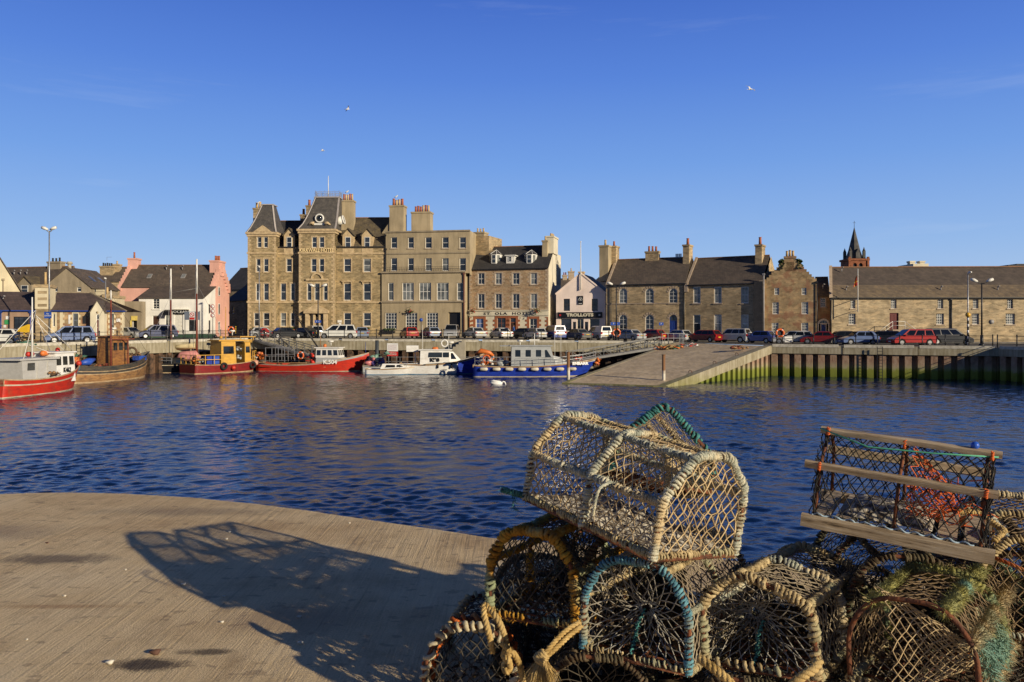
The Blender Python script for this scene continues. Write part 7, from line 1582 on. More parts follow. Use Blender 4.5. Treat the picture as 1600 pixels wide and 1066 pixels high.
rail(e,[(5.5,1.4,1.0),(6.5,1.4,1.0)],1.8,G['grey_iron'],.5)
# buoy bunch on a work float beyond its bow
e = boat('buoy_bunch','bunch of pink and purple buoys with green netting piled beyond the red boat bow',-14.6,85.5,0,'buoys')
clutter(e,0,0,.6,.8,.4,1.0,14,[boatpaint('pink_buoy',(.65,.22,.22)),boatpaint('purple_buoy',(.14,.10,.32)),boatpaint('pale_buoy',(.6,.55,.45))],31,'buoy',(.2,.32)); clutter(e,0.3,.2,.6,.9,.4,1.5,16,[NETS[0],boatpaint('pale_green_net',(.2,.34,.26)),NETS[1]],32,'netting',(.15,.32))
mb=MB(); mb.box(-1.3,1.5,-.6,.8,-.3,.6); mb.build('float',BP['grey'],e)
# --- small white cruiser
e = boat('motor_cruiser','small low white motor cruiser in front of the notice board',-14.8,81.0,1)
sh,hf,XX = hull(e,5.4,2.0,.62,.85,[(.12,boatpaint('pale_blue_boot',(.1,.25,.4))),(.85,BP['white']),(1,BP['white'])],bul=.08,trans=.85,rake=1.0,fullness=1.9,deckm=BP['white'],inner=BP['white'])
mb=MB(); mb.hexa([(1.5,-.75,.6),(4.3,-.5,.72),(4.3,.5,.72),(1.5,.75,.6),(1.7,-.6,1.1),(3.5,-.5,1.1),(3.5,.5,1.1),(1.7,.6,1.1)]); o=mb.build('cabin',BP['white'],e)
for (q) in ([(2.0,-.745,.75),(3.0,-.68,.78),(2.95,-.60,1.0),(2.1,-.63,1.0)],[(3.15,-.66,.80),(3.8,-.60,.82),(3.4,-.56,1.0),(3.15,-.575,1.0)]): mb=MB(); mb.poly(q); mb.build('window',G['carglass'],o)
rail(e,[(3.6,-.7,.8),(5.2,-.1,.88)],.28,G['grey_iron'],.5,1)
# --- K98
e = boat('fishing_boat','white fishing boat with navy bow and K98 on the wheelhouse, moored behind the small cruiser',-11.5,82.1,3); e.scale = (1.08,1.08,1.15)
sh,hf,XX = hull(e,8.4,2.9,1.0,1.95,[(.07,boatpaint('pale_blue_boot',(.1,.25,.4))),(.9,BP['white']),(1,BP['tan'])],bul=.3,trans=.85,rake=1.2,mid=.98,fullness=2.0,inner=BP['white'])
mb=MB()   # navy bow paint: second skin following the flare
for i in range(8):
    s0,s1 = .66+i*.0425,.66+(i+1)*.0425
    for side in (-1,1):
        g=lambda s,k:(XX(s,k)+.0,side*(hf(s,k)+.012),sh(s)*k)
        k0=.06; q=[g(s0,k0),g(s1,k0),g(s1,.89),g(s0,.89)]; mb.poly(q)
mb.build('bow_panel',BP['navy'],e)
o=wheelhouse(e,1.9,4.7,1.9,.7,2.12,BP['white'],0,rake=.0,wfront=0,roof=True,winz=(.5,.8)); 
for q in ([(2.7,-.955,1.52),(4.0,-.955,1.52),(4.0,-.94,1.95),(2.75,-.94,1.95)],[(4.1,-.955,1.52),(4.65,-.955,1.52),(4.65,-.94,1.95),(4.1,-.94,1.95)]): mb=MB(); mb.poly(q); mb.build('window',G['carglass'],o)
mb=MB(); mb.hexa([(4.7,-.95,.9),(5.9,-.6,1.1),(5.9,.6,1.1),(4.7,.95,.9),(4.7,-.87,2.0),(5.0,-.7,2.0),(5.0,.7,2.0),(4.7,.87,2.0)]); mb.build('windscreen',BP['white'],o); mb=MB(); mb.poly([(4.85,-.88,1.35),(5.35,-.72,1.35),(5.0,-.72,1.88),(4.82,-.85,1.9)]); mb.build('window',G['carglass'],o)
text('registration','K98',.42,G['black'],o,(3.3,-.985,1.27),sx=1.25,bold=.03); fender(e,3.3,0,2.25,.17,.6,BP['orange'],False,'life_raft'); mb=MB(); mb.torus((4.2,-.2,2.75),.3,.07,(0,1,0),n=20,k=6); mb.build('loop_aerial',G['wf'],e)
mb=MB(); mb.box(.6,1.7,-.5,.4,2.0,2.55); mb.build('gear_box',BP['white'],e); mast(e,1.4,.8,2.1,.05); mast(e,2.1,2.0,4.4,.025,G['wf']); mast(e,4.6,2.0,3.6,.025); radar(e,4.8,2.75); mb=MB(); mb.hexa([(2.0,-1.46,.80),(5.6,-1.36,1.0),(5.6,-1.2,1.0),(2.0,-1.3,.80),(2.3,-1.46,.92),(5.3,-1.36,1.13),(5.3,-1.2,1.13),(2.3,-1.3,.92)]); mb.build('sponson_stripe',G['black'],e)
for x in (3.6,4.9): fender(e,x,-1.45,.75,.1,.4,G['black'])
# --- ENBARR navy launch
e = boat('harbour_launch','long navy blue launch with grey cabin and eight white fenders, alongside the slipway',-3.8,77.9,1.5)
sh,hf,XX = hull(e,12.2,3.5,1.15,1.75,[(.08,BP['boot']),(.9,BP['navy']),(1,BP['tan'])],bul=.2,trans=.8,rake=1.3,mid=1.05,fullness=2.8,deckm=BP['grey'],inner=BP['grey'])
text('boat_name','ENBARR',.36,G['signwhite'],e,(10.35,-1.42,1.3),rot=(R(86),0,R(14)),bold=.025,sx=1.2)
o=wheelhouse(e,3.7,8.0,2.2,1.05,2.95,BP['grey'],0,rake=.5,wfront=3,winz=(.45,.82))
for (xa,xb) in ((4.1,4.6),(5.1,5.6),(6.1,6.6)): mb=MB(); mb.poly([(xa,-1.08,1.95),(xb,-1.08,1.95),(xb,-1.045,2.6),(xa,-1.045,2.6)]); mb.build('window',G['carglass'],o)
mb=MB(); mb.hexa([(8.0,-1.0,1.05),(9.6,-.7,1.25),(9.6,.7,1.25),(8.0,1.0,1.05),(7.4,-.95,2.1),(8.4,-.75,1.9),(8.4,.75,1.9),(7.4,.95,2.1)]); mb.build('coachroof',BP['grey'],e)
mb=MB(); mb.poly([(7.0,-1.08,1.85),(7.6,-1.07,1.85),(7.15,-1.04,2.6),(6.95,-1.04,2.6)]); mb.build('window',G['carglass'],o); mb=MB(); mb.box(2.6,4.0,-.9,.9,2.95,3.02); mb.build('shelter_top',BP['grey'],e)
radar(e,4.6,3.4); mast(e,6.0,2.95,4.2,.05); mast(e,8.6,1.9,5.2,.025); mast(e,8.0,2.0,4.6,.025); mb=MB(); mb.box(5.5,6.5,-.05,.05,3.5,3.62); mb.build('radar_scanner',G['wf'],e)
for k in range(8):
    x=1.05+k*1.22; fender(e,x,-hf(x/12.2,.6)-.15,.78,.17,.8,None,False)
rail(e,[(.2,-1.4,1.2),(2.6,-1.6,1.15)],.75,G['grey_iron'],.8); rail(e,[(4.0,-1.65,1.1),(8.6,-1.6,1.3),(10.6,-1.1,1.5),(12.0,0,1.75)],.65,G['grey_iron'],1.1); rail(e,[(9.2,-.9,1.5),(9.2,.9,1.5)],1.0,G['grey_iron'],.6)
clutter(e,1.3,-.4,1.2,.8,.7,.7,14,[BP['white'],BP['grey'],BP['orange']],41,'deck_gear',(.15,.3)); mb=MB(); mb.tube([(.2,0,2.2),(.8,-.1,2.5),(1.6,-.1,2.3),(2.0,0,2.0)],[.1,.25,.22,.1],n=8); mb.build('orange_cover',BP['orange'],e); mb=MB(); mb.torus((1.3,-1.0,1.75),.33,.09,(.2,1,0),n=22,k=8); mb.build('lifebuoy',G['orange'],e)
clutter(e,10.3,0,1.6,.5,.3,.3,7,[BP['orange'],BP['red'],BP['white']],42,'stowed_gear'); clutter(e,12.2,.1,1.2,.15,.3,.5,6,[BP['orange'],boatpaint('pink_buoy',(.65,.22,.22))],43,'bow_buoys',(.14,.22))
clutter(e,2.9,.2,1.2,.4,.6,.4,6,[BP['white'],BP['grey']],44,'engine_box',(.25,.4))
# --- dark boats half hidden between hulls
e = boat('rowing_boat','low dark dinghy moored under the quay between the cruiser and the white K98 boat',-11.5,87.5,3); hull(e,4.8,1.7,.55,.9,[(.1,BP['boot']),(1,BP['black'])],bul=.2)
wheelhouse(e,1.2,3.4,1.2,.4,1.0,BP['black'],2,winz=(.4,.8))
# pontoon and gangways
def pontoon(x0, x1, y0, y1, label):
    e = empty('pontoon', (x0, y0, WATER), 0, label, 'pontoon'); mb = MB(); mb.box(0,x1-x0,0,y1-y0,.28,.48); n=int((x1-x0)/3)
    mb.build('deck', G['conc'], e); mb = MB()
    for i in range(n): mb.box(i*(x1-x0)/n+.2,(i+1)*(x1-x0)/n-.2,.1,y1-y0-.1,-.3,.28)
    f_ = mb.build('float_row', G['rubber'], e); mb = MB(); 
    for i in range(0,n,2): x=i*(x1-x0)/n+.1; mb.bar((x,.15,.48),(x,.15,.75),.12)
    mb.build('cleat_row', G['grey_iron'], e)
    rail(e,[(0,y1-y0-.2,.48),(x1-x0,y1-y0-.2,.48)],1.0,G['grey_iron'],2.2); return e
pontoon(-30.5,-15.5,90.4,92.2,'floating pontoon behind the long red boat'); pontoon(-15,9.0,88.0,89.8,'floating pontoon behind the white and navy boats')
def gangway(a, b, w, label):
    a = Vector(a); b = Vector(b); e = empty('gangway', a, 0, label, 'gangway'); d = b-a; sd = d.cross(Vector((0,0,1))).normalized()*w/2; mb = MB(); hm=M('dull_galvanised_steel',(.20,.20,.20),.6,.4)
    for s in (-1,1):
        o_ = sd*s; mb.bar(o_, d+o_, .14, .22); mb.bar(o_+Vector((0,0,1.15)), d+o_+Vector((0,0,1.15)), .07); mb.bar(o_+Vector((0,0,.6)), d+o_+Vector((0,0,.6)), .05); n = 9
        for i in range(n+1): q = d*i/n+o_; mb.bar(q, q+Vector((0,0,1.15)), .06)
        for i in range(n): mb.bar(d*i/n+o_, d*(i+1)/n+o_+Vector((0,0,1.1)), .035)
    mb.build('truss', hm, e); mb = MB(); mb.bar(Vector((0,0,.1)), d+Vector((0,0,.1)), w*.9, .06); mb.build('walkway', G['lead'], e); return e
gangway((-30.6,95.2,.35),(-21.5,91.0,-1.9),1.2,'grey lattice gangway sloping down to the pontoon beside the yellow workboat')
gangway((17.0,89.9,-.35),(6.5,87.8,-1.95),1.3,'grey lattice gangway sloping down to the pontoon beside the slipway')
rail(empty('landing_railing',(17.0,90.0,.1),0,'grey railing around the gangway landing at the slipway top','railing'),[(0,0,0),(2.6,.2,0),(2.6,2.4,0)],1.05,G['grey_iron'],.6)
# pontoon guide piles
for i,(x,y,t,b_,l) in enumerate(((589,88.4,532,580,'dark steel guide pile beyond the red boat bow'),(464,92.6,545,580,'steel guide pile beside the left gangway foot'))):
    p=px(x,HY,y); mb=MB(); mb.cyl((0,0,-1),(0,0,px(0,t,y).z-WATER),.2,n=12); tag(mb.build('guide_pile',M('dark_steel',(.05,.06,.07),.6),loc=(p.x,y,WATER)),l,'pile')
# steps recess in far quay
e=empty('quay_steps',(-9.5,91.6,.4),R(-4),'pale stone steps running down the far quay behind the K98 boat','steps'); mb=MB()
n=12
for i in range(n): mb.box(i*.34,n*.34,0,1.0,-(n-i)*.26,-(n-i-1)*.26)
mb.build('flight',G['conc'],e)
# things lying on the quay and slip
def heap(x, y, D, z, w, h, n, mats, label, cat, name, seed, r=(.08,.2)):
    p = px(x, HY, D); rr = random.Random(seed); mb = MB()
    for i in range(n):
        t = rr.random(); c = (rr.gauss(0,w*.3), rr.uniform(-w*.25,w*.25), rr.uniform(.02,h)*(1-.5*t)); mb.torus(c, rr.uniform(.15,.4), rr.uniform(.02,.04), (rr.uniform(-.7,.7),rr.uniform(-.7,.7),1), m=rr.randrange(len(mats)), n=14, k=5)
    for i in range(n): mb.ball((rr.gauss(0,w*.28), rr.uniform(-w*.25,w*.25), rr.uniform(0,h*.6)), rr.uniform(*r), m=rr.randrange(len(mats)), n=8, k=5, wob=.9, sq=(1.3,1,.6))
    return tag(mb.build(name, mats, loc=(p.x,D,z)), label, cat)
def slipz(X, Y):
    v = (D-A).normalized(); return 0
Aq,Bq,Cq,Dq = Vector((4.3,67,-2.93)),Vector((12.2,63.3,-2.93)),Vector((25.4,78,-.02)),Vector((18.6,90.5,.12))
heap(1046,0,84.5,-.50,2.1,.55,26,[NETS[1],NETS[0],BP['orange']],'heap of straw coloured rope and net at the top of the slipway','net','net_heap',51)
heap(1074,0,85.5,-.33,1.7,.45,14,[G['signwhite'],G['signred'],NETS[0]],'white and red bags dumped beside the net heap on the slipway','bags','bag_heap',52)
heap(1154,0,77.2,-.25,1.2,.25,8,[BP['tan'],BP['dred'],NETS[2]],'brown tangle of rope and timber lying near the slipway edge','rope','rope_tangle',53)
heap(38,0,72,.27,1.3,1.1,26,[NETS[1],NETS[1],NETS[2]],'tall coil of tan rope on the quay before the harbour office','rope','rope_coil',54)
heap(37,0,70.5,.26,1.9,.3,16,[NETS[0],boatpaint('pale_green_net',(.2,.34,.26))],'low heap of green netting at the quay edge below the tan rope','net','net_heap',55)
p=px(38,HY,72.2); mb=MB(); mb.hexa([(-.5,-.2,1.15),(.35,-.2,1.05),(.35,.2,1.05),(-.5,.2,1.15),(-.45,-.2,1.45),(.42,-.2,1.8),(.42,.2,1.8),(-.45,.2,1.45)]); mb.bar((0,0,0),(0,0,1.2),.1); tag(mb.build('yellow_hopper',G['signyellow'],loc=(p.x,72.2,.26)),'yellow angled hopper top standing over the tan rope coil','machine')
# quay ladders
for x,D_,zt,l in ((1372,74.4,0,'black ladder down the right quay wall'),(126,72.6,.3,'thin ladder down the left quay wall behind the wooden boat')):
    p=px(x,HY,D_); mb=MB()
    for s in (-.22,.22): mb.bar((s,0,WATER-.3),(s,0,zt),.06)
    for k in range(11): mb.bar((-.22,0,zt-.15-k*.28),(.22,0,zt-.15-k*.28),.04)
    o=mb.build('quay_ladder',G['gutter'],loc=(p.x,D_-.35,0)); o.rotation_euler=(0,0,R(-21) if x>1000 else R(65)); tag(o,l,'ladder')
# ================================================================ lobster creels on the near pier
from mathutils import Euler
def cproj(P):
    v = P; return (800+F*v[0]/v[1], HY+F*(EYE-v[2])/v[1])
def fit(pts, init, dims, wd=60, wt=.6, ang0=(0,0), depth=None):
    """least squares pose of a creel from survey points {(x,y,z) fractions: pixel}"""
    p = np.array(list(init)+list(dims), float)   # ox oy oz, rx ry rz (deg), L W H
    def res(p):
        R_ = Euler((R(p[3]),R(p[4]),R(p[5])),'XYZ').to_matrix(); r_ = []
        for (a, q) in pts:
            v = R_ @ Vector((a[0]*p[6], a[1]*p[7], a[2]*p[8])) + Vector(p[:3]); v.y = max(v.y, .5); u = cproj(v); w_ = q[2] if len(q) > 2 else 1
            r_ += [(u[0]-q[0])*w_, (u[1]-q[1])*w_]
        r_ += [(p[3]-ang0[0])*wt, (p[4]-ang0[1])*wt]+[(p[6+i]-dims[i])*wd*6 for i in range(3)]
        if depth: r_.append((p[1]-depth)*80)
        return np.array(r_)
    lam = 1.0; r0_ = res(p)
    for it in range(120):
        J = np.zeros((len(r0_), 9))
        for i in range(9):
            d = 1e-3 if i < 3 or i > 5 else .05; q = p.copy(); q[i] += d; J[:,i] = (res(q)-r0_)/d
        A_ = J.T@J; g = J.T@r0_
        st = np.linalg.solve(A_+lam*np.diag(np.diag(A_)+1e-6), -g); r1_ = res(p+st)
        if (r1_**2).sum() < (r0_**2).sum(): p = p+st; r0_ = r1_; lam = max(lam*.4, 1e-6)
        else: lam *= 3
    return p, float(np.sqrt((r0_**2).mean()))
def ropemat(name, c, c2, c3, sc=22, rough=.9, fuzz=0):
    m, nt, b = newmat(name); n = N(nt, 'ShaderNodeTexNoise', Scale=sc, Detail=5, Roughness=.7); L(nt, coords(nt), n.inputs['Vector']); n2 = N(nt, 'ShaderNodeTexNoise', Scale=5, Detail=4); L(nt, coords(nt), n2.inputs['Vector'])
    r_ = ramp(nt, n.outputs['Fac'], [(.30, tuple(x*.45 for x in c2)), (.45, c2), (.62, c)]); m2_ = ramp(nt, n2.outputs['Fac'], [(.48,(0,0,0)),(.58,(.9,)*3)])
    L(nt, mixc(nt, m2_.outputs[0], r_.outputs[0], c3), b.inputs['Base Color']); b.inputs['Roughness'].default_value = rough; b.inputs['Specular IOR Level'].default_value = .15
    n3 = N(nt, 'ShaderNodeTexNoise', Scale=260, Detail=3); L(nt, coords(nt), n3.inputs['Vector']); bump(nt, b, n3.outputs['Fac'], .7, .004); MC[name] = m; return m
RM = dict(
 hero=ropemat('weathered_grey_green_rope',(.66,.61,.45),(.36,.38,.31),(.56,.43,.24)), tan=ropemat('tan_rope',(.62,.49,.27),(.36,.27,.14),(.36,.35,.22)),
 yel=ropemat('orange_and_green_rope',(.50,.30,.05),(.42,.20,.03),(.26,.32,.20),sc=14), blue=ropemat('blue_rope',(.16,.36,.42),(.09,.22,.28),(.36,.33,.22),sc=16), green=ropemat('mossy_green_yellow_rope',(.36,.33,.10),(.26,.26,.11),(.20,.36,.29),sc=12),
 white=ropemat('off_white_rope',(.62,.56,.40),(.45,.38,.24),(.5,.42,.27)), orange=ropemat('orange_red_twine',(.62,.15,.03),(.42,.10,.03),(.40,.2,.08)), murk=ropemat('dark_brown_rope',(.17,.13,.08),(.07,.05,.03),(.10,.10,.06)), teal=ropemat('teal_rope',(.09,.29,.26),(.05,.17,.16),(.26,.30,.17)), gold=ropemat('golden_hemp_rope',(.60,.43,.18),(.42,.28,.10),(.5,.36,.16)))  # murk: darker brown rope for the hidden and bottom creels
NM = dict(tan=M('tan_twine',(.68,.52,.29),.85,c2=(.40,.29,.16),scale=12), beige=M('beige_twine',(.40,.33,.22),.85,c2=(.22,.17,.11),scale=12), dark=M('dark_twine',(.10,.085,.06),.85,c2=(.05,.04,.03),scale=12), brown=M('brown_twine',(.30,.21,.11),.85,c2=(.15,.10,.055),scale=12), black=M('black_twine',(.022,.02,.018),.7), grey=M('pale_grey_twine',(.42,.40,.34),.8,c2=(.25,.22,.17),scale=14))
wood, nt, b = newmat('weathered_plank'); n = N(nt,'ShaderNodeTexNoise',Scale=5,Detail=8,Roughness=.7); L(nt, coords(nt,(1,14,14)), n.inputs['Vector'])
L(nt, ramp(nt, n.outputs['Fac'], [(.34,(.07,.05,.03)),(.44,(.34,.25,.15)),(.6,(.50,.40,.27)),(.7,(.62,.54,.40))]).outputs[0], b.inputs['Base Color']); b.inputs['Roughness'].default_value=.85; bump(nt,b,n.outputs['Fac'],.5,.006)
crust = M('barnacle_crust',(.55,.50,.40),.9,c2=(.12,.09,.06),scale=38,bmp=.8,lo=.42,hi=.58)
weed = M('shade_scrap_brown',(.11,.075,.04),.9,c2=(.03,.02,.012),scale=30)  # dark brown of the scraps that imitate shade inside the creels

def roundpoly(c, r=.06, n=5):
    out = [Vector(c[0])]
    for i in range(1, len(c)-1):
        a, b_, d = Vector(c[i-1]), Vector(c[i]), Vector(c[i+1]); l1 = min(r, (b_-a).length*.45); l2 = min(r, (d-b_).length*.45)
        p0 = b_+(a-b_).normalized()*l1; p1 = b_+(d-b_).normalized()*l2
        for k in range(n+1): t = k/n; out.append(p0*(1-t)**2+b_*2*t*(1-t)+p1*t*t)
    out.append(Vector(c[-1])); return out
def arcparam(pl):
    s = [0]
    for a, b_ in zip(pl, pl[1:]): s.append(s[-1]+(b_-a).length)
    def f(t):
        t = max(0, min(1, t))*s[-1]
        for i in range(len(s)-1):
            if t <= s[i+1] or i == len(s)-2:
                d = s[i+1]-s[i]; return pl[i].lerp(pl[i+1], (t-s[i])/d if d > 0 else 0)
    return f, s[-1]
def strand(mb, a, b_, r, m=0, sag=None):
    d = b_-a
    if d.length < 1e-5: return
    t = d.normalized(); u = t.orthogonal().normalized(); v = t.cross(u); V = []
    for c in (a, b_):
        for k in range(3): an = 2.094*k; V.append(c+(u*math.cos(an)+v*math.sin(an))*r)
    mb.add(V, [(0,1,4,3),(1,2,5,4),(2,0,3,5)], m, True)
def knot(mb, c, r, m=0):
    mb.add([c+Vector((r,0,0)),c+Vector((0,r,0)),c+Vector((-r,0,0)),c+Vector((0,-r,0)),c+Vector((0,0,r)),c+Vector((0,0,-r))],[(0,1,4),(1,2,4),(2,3,4),(3,0,4),(1,0,5),(2,1,5),(3,2,5),(0,3,5)], m, True)
def resample(path, step):
    path = [Vector(p) for p in path]; s = [0]
    for a, b_ in zip(path, path[1:]): s.append(s[-1]+(b_-a).length)
    n = max(2, int(s[-1]/step)); out = []; j = 0
    for i in range(n+1):
        t = s[-1]*i/n
        while j < len(s)-2 and s[j+1] < t: j += 1
        d = s[j+1]-s[j]; out.append(path[j].lerp(path[j+1], (t-s[j])/d if d > 0 else 0))
    return out, s[-1]
def wrap(mb, path, rb, rr, pitch, rnd, m=0, spt=8, cover=1.0, wob=.45, sides=6):
    """chunky rope hitched round a bar; cover < 1 leaves bare lengths"""
    pts, Ln = resample(path, pitch/spt); n = len(pts); cur = []; ph = rnd.random()*6.28; prev = None; seg = []
    on = True; left = rnd.uniform(.08,.3)
    for i in range(n):
        t = (pts[min(i+1,n-1)]-pts[max(i-1,0)]).normalized()
        if prev is None: prev = t.orthogonal().normalized()
        prev = (prev-t*prev.dot(t)).normalized(); bb = t.cross(prev)
        ph += 2*math.pi/spt*(1+rnd.uniform(-.35,.35)+.55*mnoise.noise(pts[i]*17+Vector((3,1,7))))
        q = 1+wob*mnoise.noise(pts[i]*38); off = (rb+rr*.75)*q
        left -= pitch/spt
        if left < 0:
            on = not on if cover < 1 else True; left = rnd.uniform(.08,.25)*(cover if on else (1-cover))*2
        if on: seg.append((pts[i]+(prev*math.cos(ph)+bb*math.sin(ph))*off+t*rnd.uniform(-.45,.45)*rr, rr*(.62+.5*q*rnd.uniform(.6,1.2)+.5*max(0,mnoise.noise(pts[i]*60)))))
        elif seg:
            if len(seg) > 3: mb.tube([a for a,_ in seg],[r_ for _,r_ in seg],sides,m)
            seg = []
    if len(seg) > 3: mb.tube([a for a,_ in seg],[r_ for _,r_ in seg],sides,m)
wrap1 = wrap
def wrap(mb, path, rb, rr, pitch, rnd, m=0, spt=8, cover=1.0, wob=.45, sides=6):
    if rr > .004 and pitch < .03:
        wrap1(mb, path, rb, rr*.80, pitch*.74, rnd, m, spt, cover, wob, sides); wrap1(mb, path, rb+rr*.25, rr*.62, pitch*1.9, rnd, m, spt, cover*.85, .6, 5)
    else: wrap1(mb, path, rb, rr, pitch, rnd, m, spt, cover, wob, sides)
def fuzz(mb, path, rad, per_m, ln, rnd, m=0, w=.0011, droop=.0):
    pts, Ln = resample(path, .01); n = int(per_m*Ln)
    for i in range(n):
        p = pts[rnd.randrange(len(pts))]; d = Vector((rnd.gauss(0,1),rnd.gauss(0,1),rnd.gauss(0,1)-droop)).normalized(); a = p+d*rad*.7; l_ = ln*rnd.uniform(.4,1.3); k = Vector((rnd.gauss(0,.5),rnd.gauss(0,.5),rnd.gauss(0,.5)-droop*.8))
        b_ = a+d*l_*.5; c = b_+(d+k).normalized()*l_*.5; u = d.orthogonal().normalized()*w
        mb.add([a-u,a+u,b_+u*.8,b_-u*.8,c],[(0,1,2,3),(3,2,4)],m)
def net_sheet(mb, P, nu, nv, r, rnd, jit=.0032, kn=.0035, skip=.0, m=0):
    """diamond mesh on the patch P(u,v)"""
    G_ = {}
    def node(i, j):
        if (i, j) not in G_:
            q = P(i/nu, j/nv); e_ = 0 if i in (0,nu) or j in (0,nv) else 1
            G_[(i,j)] = q+Vector((rnd.gauss(0,jit),rnd.gauss(0,jit),rnd.gauss(0,jit)))*e_
            if kn and e_: knot(mb, G_[(i,j)], kn, m)
        return G_[(i,j)]
    for i in range(nu+1):
        for j in range(nv+1):
            if (i+j) % 2: continue
            for dj in (-1,1):
                if i+1 <= nu and 0 <= j+dj <= nv and rnd.random() >= skip: strand(mb, node(i,j), node(i+1,j+dj), r*rnd.uniform(.8,1.25), m)
def inside(poly, y, z):
    c = False; n = len(poly); j = n-1
    for i in range(n):
        if (poly[i].y > z) != (poly[j].y > z) and y < (poly[j].x-poly[i].x)*(z-poly[i].y)/(poly[j].y-poly[i].y)+poly[i].x: c = not c
        j = i
    return c
def net_end(mb, poly, x, sy, sz, r, rnd, bulge=0, kn=.0035, jit=.004):
    ys_ = [p.x for p in poly]; zs_ = [p.y for p in poly]; y0, y1, z0, z1 = min(ys_), max(ys_), min(zs_), max(zs_); ny = int((y1-y0)/sy)+2; nz = int((z1-z0)/sz)+2; G_ = {}
    def raw(i, j): return (y0+(i-.5)*sy, z0+(j-.5)*sz)
    def node(i, j):
        if (i,j) not in G_: a = raw(i,j); G_[(i,j)] = Vector((x+rnd.gauss(0,jit)+bulge*rnd.random(), a[0]+rnd.gauss(0,jit), a[1]+rnd.gauss(0,jit)));
        return G_[(i,j)]
    for i in range(ny+1):
        for j in range(nz+1):
            if (i+j) % 2: continue
            for di, dj in ((1,1),(1,-1)):
                a, b_ = raw(i,j), raw(i+di,j+dj); ia, ib = inside(poly,*a), inside(poly,*b_)
                if not (ia or ib): continue
                A_, B_ = node(i,j), node(i+di,j+dj)
                if ia and ib: strand(mb, A_, B_, r*rnd.uniform(.8,1.25)); knot(mb, A_, kn)
                else:
                    lo, hi = (A_, B_) if ia else (B_, A_); l0, h0 = lo.copy(), hi.copy()
                    for _ in range(7):
                        mid = (l0+h0)/2
                        if inside(poly, mid.y, mid.z): l0 = mid
                        else: h0 = mid
                    strand(mb, lo, l0, r)
def net_funnel(mb, poly, x, eye, r, rnd, na=26, nr=7, eyer=.022, kn=.0035, power=1.5):
    f_, S = arcparam(poly+[poly[0]]); G_ = {}
    def node(a, k):
        a %= 2*na
        if (a,k) not in G_:
            q = f_(a/(2*na)); t = 1-(1-k/nr)**power; edge = Vector((x, q.x, q.y)); ce = Vector(eye); dirn = Vector((0,edge.y-ce.y,edge.z-ce.z)).normalized()*eyer
            G_[(a,k)] = edge.lerp(ce+dirn, t)+Vector((rnd.gauss(0,.004),rnd.gauss(0,.004),rnd.gauss(0,.004)-.012*math.sin(math.pi*k/nr)))*(0 if k==0 else 1)+Vector((0,.02*mnoise.noise(edge*9),.02*mnoise.noise(edge*9+Vector((5,5,5)))))*math.sin(math.pi*k/nr)
            if k: knot(mb, G_[(a,k)], kn)
        return G_[(a,k)]
    for k in range(nr):
        for a in range(2*na):
            if (a+k) % 2 == 0:
                for d in (-1,1): strand(mb, node(a,k), node(a+d,k+1), r*rnd.uniform(.8,1.2))
    mb.torus(Vector(eye), eyer, .004, (1,.1,.1), n=16, k=5)

